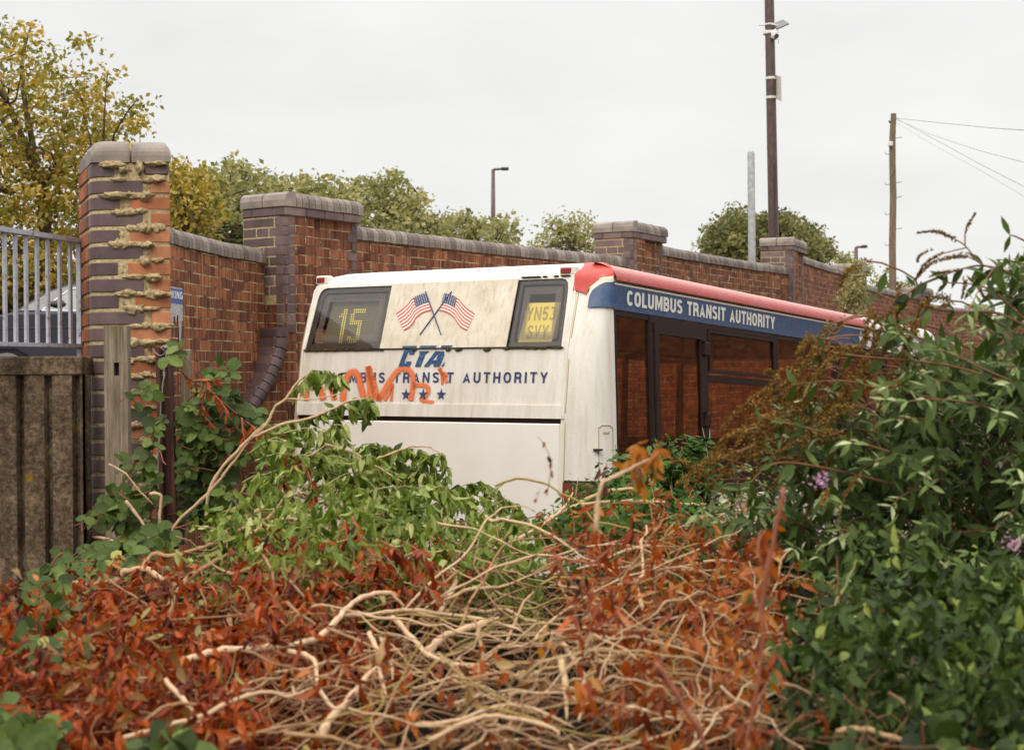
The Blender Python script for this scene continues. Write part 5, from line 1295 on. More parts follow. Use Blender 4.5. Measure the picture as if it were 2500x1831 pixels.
# ------------------------------------------------------------------ background trees
M_bark = NM('bark', rough=.95); _o = M_bark.coords('Object', (8, 8, 1.5)); M_bark.col(M_bark.ramp(M_bark.noise(_o, 4, 6), [(.3, sr(58, 46, 34)), (.7, sr(104, 84, 58))]))
def tree(name, label, cat, poly, Z, dz, trunk, n_cl, per, size, mat, group=None, cr=.35, branches=True, zbase=1.0, density=None, limb=.05):
    u0, v0, u1, v1 = trunk; a = W(u0, v0, Z); b = W(u1, v1, Z)
    t = empty(name, (a[0], a[1], zbase), label, cat, group)
    C = sample_poly(poly, n_cl); 
    if density is not None: C = C[rng.random(len(C)) < density(C[:, 0], C[:, 1])]
    Zs = Z + rng.normal(0, dz, len(C)); P = Wv(C[:, 0], C[:, 1], Zs); k = len(P)
    r = cr * rng.uniform(.5, 1.25, k); idx = np.repeat(np.arange(k), per); n = len(idx)
    d = rn(rng.normal(size=(n, 3))) * (rng.random(n) ** .5)[:, None]; Q = P[idx] + d * r[idx][:, None] * np.array([1, 1, .75])
    rr = np.clip(np.repeat(rng.random(k), per) * .6 + rng.random(n) * .4, 0, 1)
    quads('crown', mat, Q, rng.normal(size=(n, 3)) + np.array([0, -.3, .9]), size * rng.uniform(.6, 1.3, n), t, rr)
    mb = MB(); mb.tube([(a[0], a[1], zbase), a] + wig(a, b, 5, .05)[1:], [limb * 3.2, limb * 3, limb * 2.6, limb * 2.2, limb * 1.8, limb * 1.3][:6], 10)
    if branches:
        order = rng.permutation(k)[:min(k, 130)]; main = np.linspace(0, 1, 9)
        hubs = [a + (b - a) * q for q in (.35, .55, .75, .95)]; 
        sub = [W(*C[j], Zs[j]) for j in order[:9]]
        H = []
        for s_ in sub:
            h = min(hubs, key=lambda q: np.linalg.norm(q - s_)); pts = wig(h, s_, 7, .12, .04); mb.tube(pts, list(np.linspace(limb, limb * .35, 7)), 6); H += pts[2:]
        H = np.array(H + hubs)
        for j in order[9:]:
            q = P[j]; dd = np.linalg.norm(H - q, axis=1) + np.where(H[:, 2] > q[2], .4, 0); h = H[dd.argmin()]; mb.tube(wig(h, q, 5, .12, .03), list(np.linspace(limb * .3, limb * .1, 5)), 4, cap=False)
    put(mb.build('trunk', M_bark, fixn=False), t); return t
L_aut = leaf_mat('autumn_leaves', [(0, sr(78, 84, 34)), (.35, sr(128, 124, 52)), (.65, sr(182, 156, 76)), (1, sr(216, 180, 104))], trans=.4)
L_grn = leaf_mat('soft_green_leaves', [(0, sr(96, 98, 54)), (.5, sr(146, 144, 90)), (.85, sr(186, 178, 122)), (1, sr(204, 164, 98))], trans=.4)
L_dgrn = leaf_mat('olive_leaves', [(0, sr(74, 76, 42)), (.6, sr(118, 116, 68)), (1, sr(158, 148, 88))], trans=.3)
big = [(-260, 60), (-120, 20), (-20, 60), (20, 60), (55, 100), (72, 25), (84, 30), (92, 110), (120, 85), (150, 160), (190, 95), (222, 92), (225, 150), (200, 165), (232, 200), (262, 168), (285, 205), (262, 235), (300, 262), (350, 228), (376, 268), (368, 300), (345, 322), (330, 360), (250, 420), (210, 480), (215, 640), (205, 740), (-260, 740)]
def dens_big(u, v): return np.clip(.35 + (v - 100) / 420 + rng.normal(0, .05, len(u)), .3, 1) * np.where((fnoise(u / 48., v / 44.) > -.38) | (v > 470), 1, .12)
tree('autumn_tree', 'tall yellowing tree behind the railing at the left edge', 'tree', big, 20.5, 1.1, (82, 860, 98, 420), 1500, 20, .073, L_aut, cr=.27, density=dens_big, zbase=1.2, limb=.05)
hedge1 = [(395, 600), (398, 470), (420, 400), (460, 430), (505, 402), (530, 420), (560, 398), (590, 392), (640, 420), (690, 452), (740, 440), (770, 428), (800, 460), (835, 436), (860, 470), (880, 520), (860, 600)]
tree('roadside_tree', 'pale green tree top spreading behind the first purple pier', 'tree', hedge1, 24, 1.2, (600, 640, 600, 470), 600, 19, .09, L_grn, 'trees beyond the brick wall', cr=.25, zbase=1.0, limb=.05)
hy = [(398, 590), (402, 440), (430, 400), (455, 430), (500, 420), (520, 500), (500, 600)]
tree('roadside_tree', 'orange tinged tree top between the end pier and the first purple pier', 'tree', hy, 20, .6, (440, 620, 445, 480), 150, 20, .07, L_aut, 'trees beyond the brick wall', cr=.3, zbase=1.0, limb=.04)
h2 = [(840, 520), (850, 470), (880, 440), (930, 430), (960, 425), (985, 450), (1000, 480), (1045, 478), (1025, 515), (1062, 520), (1090, 535), (1120, 520), (1125, 505), (1150, 520), (1180, 545), (1225, 545), (1262, 535), (1240, 560), (1282, 575), (1200, 620), (900, 600)]
tree('roadside_tree', 'green tree with feathery sprays behind the long wall panel, beside the slender lamp', 'tree', h2, 27, 1.0, (1000, 640, 1000, 540), 330, 19, .09, L_grn, 'trees beyond the brick wall', cr=.28, zbase=1.0, limb=.045)
h3 = [(1290, 620), (1300, 585), (1320, 575), (1335, 545), (1360, 540), (1390, 560), (1400, 545), (1430, 530), (1465, 580), (1475, 640)]
tree('roadside_tree', 'thin pale tree just left of the second purple pier', 'tree', h3, 30, .6, (1400, 650, 1400, 590), 110, 18, .075, L_grn, 'trees beyond the brick wall', cr=.35, zbase=1.0, limb=.03)
h4 = [(1722, 600), (1740, 570), (1760, 560), (1775, 515), (1790, 540), (1800, 505), (1815, 540), (1850, 545), (1880, 530), (1915, 532), (1950, 545), (1985, 575), (2010, 600), (2030, 635), (1900, 670), (1740, 640)]
tree('round_tree', 'dense rounded olive tree behind the grey pole and the tall brown post', 'tree', h4, 38, 1.2, (1880, 660, 1880, 600), 800, 40, .10, L_dgrn, cr=.4, zbase=1.0, limb=.05)
sap = [(2060, 760), (2050, 700), (2070, 650), (2090, 640), (2120, 680), (2115, 740), (2105, 800)]
tree('wall_sapling', 'wispy sapling growing against the wall beside the far pier', 'sapling', sap, 18.4, .15, (2050, 800, 2085, 680), 60, 16, .04, L_grn, cr=.16, zbase=-.5, limb=.012)
for (P, Zk, lab) in (([(2040, 640), (2060, 625), (2085, 640), (2110, 635), (2130, 660), (2060, 660)], 33, 'low bush poking above the wall under the tiny street lamp'), ([(2140, 690), (2160, 655), (2180, 690), (2230, 690), (2260, 705), (2200, 725), (2140, 710)], 38, 'low wispy weeds above the wall at the foot of the telegraph pole')):
    tree('wall_top_bush', lab, 'bush', P, Zk, .2, (P[0][0], 700, P[0][0] + 10, 690), 40, 14, .08, L_grn, 'bushes beyond the wall', cr=.25, branches=False, zbase=1.2, limb=.02)
# rough grass bank behind the car
gb = sample_poly([(-300, 690), (210, 690), (210, 790), (-300, 790)], 2500); q = Wv(gb[:, 0], gb[:, 1], rng.uniform(21, 24, len(gb)))
M_hedge = leaf_mat('grassy_green', [(0, sr(70, 78, 24)), (.6, sr(120, 124, 40)), (1, sr(168, 160, 60))])
o = quads('hedge_bank', M_hedge, np.repeat(q, 6, 0) + rng.normal(0, .18, (len(q) * 6, 3)), rng.normal(size=(len(q) * 6, 3)) + np.array([0, -.5, .8]), .1 * rng.uniform(.6, 1.4, len(q) * 6)); tag(o, 'yellow green hedge mass behind the parked car', 'hedge', kind='stuff')

# ------------------------------------------------------------------ the brush heap in front
def surfv(u, v, fb=6.6):
    zs = np.linspace(1.6, 8.2, 170); out = np.full(len(u), fb)
    for a in range(0, len(u), 4000):
        uu, vv = u[a:a + 4000, None], v[a:a + 4000, None]; R_ = FW + (uu[..., None] - CX) / FPX * RT - (vv[..., None] - CY) / FPX * UP; P = EYE + zs[None, :, None] * R_
        hit = P[..., 2] < heap(P[..., 0], P[..., 1]); any_ = hit.any(1); k = hit.argmax(1); out[a:a + 4000] = np.where(any_, zs[k], fb)
    return out
L_red = leaf_mat('rust_red_dead_leaves', [(0, sr(56, 24, 14)), (.3, sr(112, 44, 20)), (.6, sr(160, 70, 30)), (.85, sr(190, 98, 48)), (.96, sr(202, 130, 80)), (1, sr(150, 140, 84))], rough=.45, trans=.3)
L_org = leaf_mat('orange_dried_leaves', [(0, sr(84, 38, 22)), (.4, sr(150, 70, 32)), (.75, sr(186, 106, 52)), (1, sr(204, 154, 92))], rough=.5, trans=.4)
L_wilt = leaf_mat('wilted_green_leaves', [(0, sr(54, 70, 24)), (.35, sr(100, 120, 48)), (.75, sr(158, 170, 90)), (1, sr(210, 208, 146))], rough=.5, trans=.35)
L_brm = leaf_mat('bramble_leaves', [(0, sr(42, 54, 18)), (.6, sr(80, 98, 40)), (.93, sr(120, 136, 66)), (1, sr(170, 168, 88))], rough=.6, trans=.2)
L_bud = leaf_mat('grey_green_bush_leaves', [(0, sr(40, 52, 18)), (.5, sr(78, 98, 42)), (.85, sr(124, 142, 82)), (1, sr(186, 192, 142))], rough=.55, trans=.25)
L_dark = leaf_mat('undergrowth_painted_shade', [(0, sr(28, 38, 12)), (.55, sr(56, 74, 28)), (.9, sr(92, 112, 50)), (1, sr(140, 150, 74))], rough=.6, trans=.15)  # leaf colour darkened to imitate the shade of an overhang not modelled
L_tan = leaf_mat('tan_withered_leaves', [(0, sr(96, 64, 36)), (.6, sr(150, 110, 66)), (1, sr(190, 160, 110))])
L_net = leaf_mat('fresh_green_weed_leaves', [(0, sr(40, 66, 28)), (.6, sr(70, 104, 44)), (1, sr(112, 140, 66))], trans=.35)
L_gold = leaf_mat('golden_dried_leaves', [(0, sr(130, 74, 30)), (.6, sr(190, 120, 54)), (1, sr(214, 156, 84))])
M_panicle = leaf_mat('brown_flower_heads', [(0, sr(84, 58, 26)), (.6, sr(132, 100, 46)), (1, sr(164, 132, 70))], rough=.9, trans=.15)
def stick_mat():
    m = NM('bare_twig_bark', rough=.8, spec=.25); at = m.n('ShaderNodeAttribute', attribute_name='rnd'); c = m.ramp(at.outputs['Fac'], [(0, sr(92, 66, 48)), (.35, sr(132, 96, 66)), (.7, sr(172, 136, 98)), (.92, sr(210, 180, 144)), (1, sr(158, 138, 74))])
    o = m.coords('Object'); n = m.noise(o, 60, 5, .7); c = m.mix(.55, c, m.ramp(n, [(.3, (.5, .45, .42)), (.65, (1.15, 1.12, 1.1))]), 'MULTIPLY'); m.col(c); m.bump(n, .5, .004); return m
M_stick = stick_mat(); M_red_stem = NM('reddish_stem', sr(140, 78, 52), .6); M_grn_stem = NM('pale_green_stem', sr(150, 146, 92), .6); M_dkwood = NM('rotten_stump_wood', sr(62, 44, 34), .95)
def spline(P, n=5):
    P = [np.array(p, float) for p in P]; D = []
    for i in range(len(P) - 1):
        p0, p1, p2, p3 = [P[max(0, min(len(P) - 1, k))] for k in (i - 1, i, i + 1, i + 2)]
        for t in np.linspace(0, 1, n)[:-1]: D.append(.5 * ((2 * p1) + (-p0 + p2) * t + (2 * p0 - 5 * p1 + 4 * p2 - p3) * t * t + (-p0 + 3 * p1 - 3 * p2 + p3) * t ** 3))
    D.append(P[-1]); return D
def px_path(P, lift=.03, Z=None):
    out = []
    for i, (u, v) in enumerate(P):
        z = Z if Z is not None else sZ(u, v, 6.4)
        out.append(W(u, v, z - lift * 2.2))
    if Z is None and len(out) > 2:                  # smooth the depth so that a branch does not jump
        d = np.array([PX(p)[2] for p in out]); k = np.array([.25, .5, .25])
        for _ in range(3): d = np.convolve(np.r_[d[0], d, d[-1]], k, 'valid')
        out = [W(u, v, z) for (u, v), z in zip(P, d)]
    return out
def branch(P, rpx, label, mat=M_stick, at=.75, Z=None, group='bare branches lying on the brush heap', lift=.075, name='bare_branch', knots=True):
    D = spline(px_path(P, lift, Z), 6); n = len(D); D = [p + rng.normal(0, .0012, 3) for p in D]; zz = PX(D[n // 2])[2]; r = rpx * zz / FPX
    rad = [r * (1 - .35 * i / n) * (1 + (.11 * rng.normal() if knots else 0)) * min(1, .35 + (n - 1 - i) * .16) for i in range(n)]
    mb = MB(); mb.tube(D, rad, 9, at=at)
    o = mb.build(name, mat, smooth=True, fixn=False); tag(o, label, 'branch', group); return o
BR_L = [
 ([(85, 1325), (130, 1305), (200, 1317), (245, 1312), (300, 1330), (340, 1360)], 5, 'thin pale branch arching over bramble leaves below the concrete wall', .9),
 ([(172, 1425), (229, 1433), (283, 1418), (306, 1395), (359, 1391), (382, 1406), (412, 1418)], 10, 'thick sawn branch with a pale cut end above the red leaves', .8),
 ([(348, 1387), (374, 1353), (420, 1357), (478, 1341), (535, 1322), (596, 1288), (650, 1269), (699, 1208)], 6, 'long wavy branch rising from the red leaves into the wilted green ones', .7),
 ([(413, 1502), (424, 1460), (458, 1414), (516, 1376), (554, 1353)], 9, 'thick grey brown branch leaning to the right among red leaves', .5),
 ([(126, 1597), (229, 1548), (367, 1513), (458, 1511), (695, 1492)], 3.5, 'long thin straight grey twig lying across the red leaves', .4),
 ([(264, 1414), (344, 1467), (420, 1511)], 3, 'short thin twig sloping down to meet the long straight grey twig', .45),
 ([(451, 1613), (527, 1590), (630, 1582), (763, 1563), (818, 1519), (847, 1483), (890, 1457), (952, 1448), (985, 1483)], 9, 'pale thick branch curving up to a hooked arch in the middle', .9),
 ([(836, 1501), (909, 1499), (1000, 1490), (1108, 1503), (1199, 1516), (1290, 1545)], 6, 'pale level branch running right from the hooked arch', .9),
 ([(1036, 1600), (1060, 1575), (1090, 1552), (1163, 1526), (1217, 1508)], 12, 'very thick pale limb with dark hollow beneath it', .85),
 ([(1076, 1497), (1101, 1447), (1137, 1385), (1199, 1345), (1272, 1312), (1362, 1254), (1400, 1203)], 7, 'long pale branch reaching up right toward the bus corner', .85),
 ([(1087, 1468), (1145, 1439), (1235, 1428), (1330, 1390)], 5, 'pale branch forking off to the right below the rising branch', .8),
 ([(959, 1506), (1001, 1552), (1048, 1599), (1126, 1623), (1196, 1620)], 7, 'pale branch bending down right from the level branch', .9),
 ([(902, 1545), (923, 1599), (934, 1669), (945, 1719)], 7, 'stout pale stick standing almost upright, left one of a pair', .9),
 ([(930, 1560), (955, 1620), (966, 1712)], 6, 'stout pale stick standing almost upright, right one of a pair', .8),
 ([(707, 1588), (764, 1609), (774, 1669), (803, 1716), (828, 1737)], 6.5, 'pale branch dropping in an S below the curved thick branch', .85),
 ([(1370, 1606), (1381, 1677), (1384, 1755)], 9, 'short thick upright stick with a blunt top among fine twigs', .95),
 ([(1374, 1570), (1423, 1648), (1420, 1705), (1441, 1744)], 7, 'bent stick just right of the blunt upright one', .8),
 ([(1012, 1769), (1125, 1758), (1214, 1723), (1303, 1730), (1402, 1776)], 6, 'upper of two long arching pale branches at the bottom', .85),
 ([(1047, 1808), (1143, 1762), (1214, 1747), (1338, 1772), (1367, 1794)], 7, 'lower of two long arching pale branches at the bottom', .85),
 ([(820, 1677), (852, 1599), (877, 1549)], 4, 'thin stick leaning right beside the upright pair', .6),
 ([(1508, 1428), (1593, 1409), (1678, 1381), (1749, 1367), (1820, 1376)], 5, 'pale twig sweeping right in front of the bush', .9),
 ([(1480, 1362), (1565, 1334), (1655, 1334)], 4, 'slim pale twig just above the sweeping one', .9),
 ([(1876, 1825), (2013, 1707), (2093, 1712), (2159, 1688), (2225, 1735), (2310, 1825)], 7, 'long arched branch in front of the dark bush at bottom right', .6),
 ([(2046, 1787), (2093, 1778), (2160, 1795), (2249, 1825)], 9, 'thick tan branch entering from the bottom right edge', .75),
 ([(614, 1418 - 30), (560, 1400), (516, 1376)], 5, 'short branch stub joining the grey brown branch', .6),
 ([(600, 1261), (691, 1214), (738, 1205), (760, 1214)], 4.5, 'upper pale stem threading through the wilted green leaves', .85),
 ([(600, 1309), (673, 1272), (720, 1269), (818, 1301)], 5, 'lower pale stem threading through the wilted green leaves', .85),
 ([(640, 1352), (665, 1399), (669, 1490)], 4, 'greyish twig hanging down beside the wilted leaves', .5),
 ([(709, 1418), (756, 1472), (789, 1519)], 4, 'grey twig sloping down left of the hooked arch', .5),
 ([(405, 1655), (477, 1746), (504, 1807)], 7, 'pale branch sloping down steeply through the lower red leaves', .85),
 ([(302, 1803), (382, 1777), (497, 1746), (573, 1708), (649, 1689), (707, 1700), (764, 1677)], 7, 'long wavy pale branch crossing the lower red leaves', .85),
 ([(351, 1765), (397, 1727), (458, 1716), (516, 1723)], 5, 'brown branch arched above the long wavy pale one', .5),
 ([(781, 1800), (806, 1755), (842, 1719), (888, 1662), (920, 1627)], 11, 'thick mottled branch rising from the bottom edge left of centre', .85),
 ([(1300, 1296), (1347, 1263), (1418, 1232), (1513, 1225), (1593, 1225), (1678, 1232), (1725, 1230)], 6, 'long smooth pale branch below the bus corner and door', .95),
 ([(1409, 1230), (1480, 1201), (1560, 1192), (1600, 1197)], 5, 'thin yellowish branch just above the long smooth one', .95),
]
for P, r, lab, at in BR_L: branch(P, r, lab, at=at)
branch([(1602, 1617), (1654, 1698), (1706, 1778), (1725, 1831), (1740, 1860)], 8, 'reddish stem slanting down to the bottom edge right of centre', M_red_stem, Z=2.75)
branch([(1914, 1192), (1886, 1334), (1862, 1452), (1858, 1594), (1834, 1759), (1810, 1850)], 6, 'tall pinkish stem with rusty leaves rising before the bush', M_red_stem, Z=2.9)
branch([(1456, 1300), (1465, 1192), (1503, 1163), (1583, 1121)], 6, 'bent pale stem holding up dried orange leaves before the bus door', Z=3.4, at=.9)
branch([(1980, 1679), (2013, 1537), (2065, 1428), (2093, 1367)], 3.5, 'slender yellow green stem leaning in front of the bush', M_grn_stem, Z=3.6)
for P, lab, r in (([(604, 1076), (650, 1036), (670, 996), (698, 972), (730, 930), (758, 910)], 'pale stem reaching up left of the bus rear panel', 4), ([(618, 1068), (690, 1036), (754, 1022), (800, 1004), (850, 980), (898, 972)], 'pale stem crossing the lower left corner of the bus rear', 3.5),
                ([(698, 972), (750, 975), (800, 968), (850, 955)], 'hair thin stem crossing the orange graffiti', 2), ([(793, 1085), (855, 1103), (913, 1136), (982, 1176)], 'arching pale stem above the wilted leaves', 4), ([(891, 1142), (927, 1118), (971, 1102), (1007, 1089), (1051, 1093), (1080, 1111)], 'thin arched stem in front of the white engine hatch', 3),
                ([(694, 1214), (698, 1174), (738, 1127), (796, 1087)], 'pale stem bent upright at the left of the wilted leaves', 5), ([(803, 1218), (890, 1211), (963, 1198)], 'thin level stem among wilted leaves', 3), ([(789, 1196), (872, 1276), (927, 1320), (981, 1363), (1010, 1388)], 'brownish stem sloping down with red leaves', 3.5),
                ([(409, 1337), (433, 1275), (504, 1208), (560, 1140), (614, 1070)], 'left of two tall stems leaning right behind the timber post', 4.5), ([(504, 1263), (511, 1200), (543, 1141), (602, 1078), (645, 1034)], 'right of two tall stems leaning right behind the timber post', 5),
                ([(307, 1223), (342, 1267), (370, 1306)], 'short pale twig at the foot of the end pier', 4), ([(264, 1133), (307, 1156), (338, 1196), (374, 1231)], 'fine curved twig in front of the left timber post', 2.4), ([(366, 1204), (393, 1211), (390, 1251), (393, 1306)], 'broken twig with a sharp bend between the posts', 4)):
    branch(P, r, lab, Z=6.3, at=.85, group='tall stems at the back of the brush heap')
mb = MB(); mb.tube(px_path([(-30, 1500), (0, 1470), (30, 1478), (52, 1496), (50, 1530), (36, 1570)], .02), [.008, .013, .010, .014, .011, .014], 9, at=.1); mb.tube(px_path([(10, 1440), (30, 1460), (52, 1496)], .03), [.004, .009, .010], 7, at=.1); tag(mb.build('tree_stump', M_bark, smooth=False), 'dark rotten broken stump at the left edge among red leaves', 'stump')

twig_poly = [(640, 1831), (620, 1640), (760, 1520), (850, 1470), (1060, 1470), (1250, 1420), (1360, 1330), (1430, 1260), (1560, 1220), (1760, 1240), (1900, 1330), (1960, 1500), (1990, 1831)]
def rand_stick(u, v, rpx, Lpx, ang, at, lift=.05, n=9, arch=0.0, dip=0.0):
    Z = sZ(u, v); L = Lpx * Z / FPX; a = ang; s0 = W(u, v, Z - rng.uniform(0, lift * 2))
    dirw = math.cos(a) * RT + math.sin(a) * np.array([0, .35, .8]) + np.array([0, rng.normal(0, .35), 0]); dirw = nrm(dirw)
    P = []; c = rng.normal(0, .22); c2 = rng.normal(0, .22); side = nrm(np.cross(dirw, [0, .6, -.8]))
    for t in np.linspace(-.5, .5, n):
        p = s0 + dirw * L * t + side * L * (c * (t * t - .1) + c2 * t * (t * t - .2) * 2.5) + rng.normal(0, .006, 3); h = float(heap(p[0], p[1])) + .012
        if p[2] < h: p = np.array([p[0], p[1], h])
        P.append(p + np.array([0, 0, arch * L * (1 - 4 * t * t) - dip]))
    r = rpx * Z / FPX; return P, [r * (1.05 - .6 * i / (n - 1)) * rng.uniform(.82, 1.2) for i in range(n)]
S = sample_poly(twig_poly, 150); 
for i, (u, v) in enumerate(S):
    top_ = v < 1380
    a = rng.normal(0.35, .7) if rng.random() < .75 else rng.uniform(0, math.pi); P, R_ = rand_stick(u, v, rng.choice([2.4, 3.2, 4.2, 5.5, 7.5], p=[.3, .3, .2, .13, .07]) * (.6 if top_ else 1), rng.uniform(180, 520) * (.7 if top_ else 1), a, 0, lift=.07, arch=abs(rng.normal(0, .03 if top_ else .10)), dip=rng.uniform(0, .12))
    mb = MB(); mb.tube(P, R_, 6, at=float(np.clip(rng.normal(.66, .24), 0, 1)))
    if rng.random() < .5:
        k = rng.integers(2, 6); q = P[k]; d = nrm(P[k + 1] - P[k]); e_ = q + (d + rng.normal(0, .5, 3)) * rng.uniform(.05, .16); mb.tube(wig(q, e_, 5, .15), list(np.linspace(R_[k] * .6, R_[k] * .25, 5)), 5, at=.6)
    tag(mb.build('bare_branch', M_stick, smooth=True, fixn=False), 'bare tan branch tangled with its like in the middle of the heap', 'branch', 'tangled bare branches of the heap')
mb = MB(); S = sample_poly(twig_poly, 720)
for (u, v) in S:
    P, R_ = rand_stick(u, v, rng.uniform(.9, 2.4), rng.uniform(60, 280), rng.normal(.5, 1.0), 0, .06, 6, abs(rng.normal(0, .22)), rng.uniform(-.02, .22)); mb.tube(P, R_, 4, cap=False, at=float(np.clip(rng.normal(.32, .22), 0, 1)))
S = sample_poly([(0, 1831), (0, 1450), (300, 1400), (700, 1420), (900, 1450), (640, 1700), (640, 1831)], 260)
for (u, v) in S:
    P, R_ = rand_stick(u, v, rng.uniform(.8, 2.0), rng.uniform(60, 200), rng.normal(.2, .8), 0, .06, 6); mb.tube(P, R_, 4, cap=False, at=float(np.clip(rng.normal(.35, .2), 0, 1)))
S = sample_poly([(480, 1400), (520, 1260), (700, 1180), (1000, 1200), (1300, 1290), (1330, 1400), (1000, 1440), (700, 1430)], 210)
for (u, v) in S:
    P, R_ = rand_stick(u, v, rng.uniform(.8, 2.0), rng.uniform(60, 200), rng.normal(.2, .8), 0, .10, 6); mb.tube(P, R_, 4, cap=False, at=float(np.clip(rng.normal(.5, .2), 0, 1)))
S = sample_poly([(1850, 1831), (1880, 1500), (1990, 1400), (2200, 1600), (2300, 1831)], 50)
for (u, v) in S:
    P, R_ = rand_stick(u, v, rng.uniform(1.2, 2.6), rng.uniform(100, 300), rng.normal(.4, .6), 0, .25, 6); mb.tube(P, R_, 4, cap=False, at=float(np.clip(rng.normal(.25, .15), 0, 1)))
tag(mb.build('twig_litter', M_stick, smooth=True, fixn=False), 'fine tan twig litter tangled all through the brush heap', 'twigs', kind='stuff')

S = sample_poly([(760, 1700), (900, 1480), (1200, 1380), (1500, 1330), (1850, 1450), (2050, 1700), (1900, 1831), (800, 1831)], 64)
for (u, v) in S:
    P, R_ = rand_stick(u, v, rng.uniform(1.8, 3.6), rng.uniform(320, 720), rng.choice([rng.normal(.2, .3), rng.normal(-.5, .3), rng.normal(1.0, .4)]), 0, lift=.10, n=14, arch=abs(rng.normal(.08, .10)))
    mb = MB(); mb.tube(spline(P, 3), list(np.linspace(R_[0], R_[-1], len(spline(P, 3)))), 6, at=float(np.clip(rng.normal(.85, .1), 0, 1)))
    for k in rng.integers(2, 12, 2): q = P[k]; d = nrm(P[k + 1] - P[k]); mb.tube(wig(q, q + (d + rng.normal(0, .5, 3)) * rng.uniform(.05, .14), 5, .15), list(np.linspace(R_[k] * .55, R_[k] * .2, 5)), 4, at=.7)
    tag(mb.build('bare_branch', M_stick, smooth=True, fixn=False), 'long thin pale stem arching over the tangle of the heap', 'branch', 'long thin stems arching over the heap')
# loose leaf layers
def leaf_layer(name, label, cat, regions, mat, L, asp, droop, kind='ovate', lift=.08, fold=.3, curl=.5, up=.7, group=None, stuff=True, clump=0.0, cs=7):
    U = np.concatenate([sample_poly(p, n) for p, n in regions]); 
    if clump > 0:
        nz = fnoise(U[:, 0] / 42., U[:, 1] / 34., 1.0); U = U[(nz + rng.normal(0, .25, len(U))) > -clump]
    n = len(U); g = np.repeat(np.arange(n), cs)[: n * cs]; V_ = U[g] + 0
    Z = surfv(U[:, 0], U[:, 1]); P0 = Wv(U[:, 0], U[:, 1], Z) + np.stack([np.zeros(n), np.zeros(n), rng.uniform(-.16, lift - .06, n)], 1)
    sd = rn(rng.normal(size=(n, 3)) + np.array([0, -.2, .1])); t = rng.random(len(g)); P = P0[g] + sd[g] * (t * L * 2.6)[:, None] + rng.normal(0, L * .12, (len(g), 3))
    D = sd[g] * .6 + rng.normal(0, .6, (len(g), 3)) + np.array([0, -.15, -droop * 1.3]); N = rng.normal(0, .9, (len(g), 3)) + np.array([0, -.6, up * .6])
    hh = heap(P[:, 0], P[:, 1]); P[:, 2] = np.maximum(P[:, 2], hh - .21)
    r = np.clip(rng.normal(.5, .2, n)[g] + rng.normal(0, .16, len(g)), 0, 1)
    o = leaves(name, mat, P, D, N, L * rng.uniform(.5, 1.4, len(g)), L * asp * rng.uniform(.7, 1.2, len(g)), kind, fold, curl, rnd=r, twist=.5)
    tag(o, label, cat, group, 'stuff' if stuff else None); return o
red_main = [(-60, 1860), (-60, 1480), (100, 1470), (240, 1420), (420, 1400), (600, 1430), (760, 1440), (850, 1480), (780, 1560), (640, 1650), (600, 1700), (560, 1860)]
leaf_layer('dead_leaf_mass', 'mass of rust red dead leaves covering the left half of the heap', 'leaves', [(red_main, 2100)], L_red, .042, .36, 1.0, lift=.11, clump=.5, curl=.8, fold=.5, cs=8)
leaf_layer('dead_leaf_mass', 'rusty leaves hanging between the wilted greens and the bare branches', 'leaves', [([(820, 1360), (900, 1330), (1100, 1350), (1160, 1400), (1120, 1470), (950, 1500), (840, 1450)], 150), ([(560, 1330), (700, 1330), (820, 1370), (840, 1450), (600, 1420)], 110), ([(700, 1560), (900, 1520), (1000, 1560), (960, 1760), (760, 1720)], 60)], L_red, .044, .36, 1.2, lift=.12)
leaf_layer('dead_leaf_mass', 'orange red dead leaves scattered through the twigs on the right', 'leaves', [([(1400, 1260), (1560, 1240), (1880, 1300), (1930, 1500), (1900, 1860), (1500, 1860), (1440, 1600)], 420), ([(640, 1720), (1000, 1640), (1400, 1700), (1500, 1860), (640, 1860)], 45)], L_org, .048, .32, .9, 'lance', lift=.20, cs=5, clump=.6, curl=.9)
leaf_layer('dead_leaf_mass', 'withered tan and brown leaves sprinkled among the red ones', 'leaves', [(red_main, 170), (twig_poly, 120)], L_tan, .055, .36, .9, 'lance', lift=.13, fold=.8, curl=1.4, cs=3)
leaf_layer('wilted_leaf_mass', 'heap of curled pale green wilting leaves in front of the bus rear', 'leaves', [([(480, 1390), (520, 1290), (640, 1230), (760, 1230), (900, 1240), (1060, 1260), (1200, 1280), (1310, 1310), (1350, 1400), (1200, 1450), (1050, 1440), (900, 1430), (720, 1430), (560, 1410)], 950)], L_wilt, .058, .34, 1.3, lift=.16, fold=.9, curl=1.3, cs=5, clump=.45)
leaf_layer('leaf_litter', 'weedy greenery low between the heap and the bus side', 'leaves', [([(1300, 1300), (1420, 1230), (1560, 1220), (1760, 1240), (1800, 1300), (1500, 1330)], 260)], L_net, .045, .4, .3, lift=.14, cs=6)
leaf_layer('leaf_litter', 'low green growth with painted-in shade at the bottom right corner', 'leaves', [([(1900, 1860), (1960, 1560), (2150, 1480), (2560, 1500), (2560, 1860)], 900)], L_dark, .046, .40, .6, lift=.32, cs=5, clump=.6)

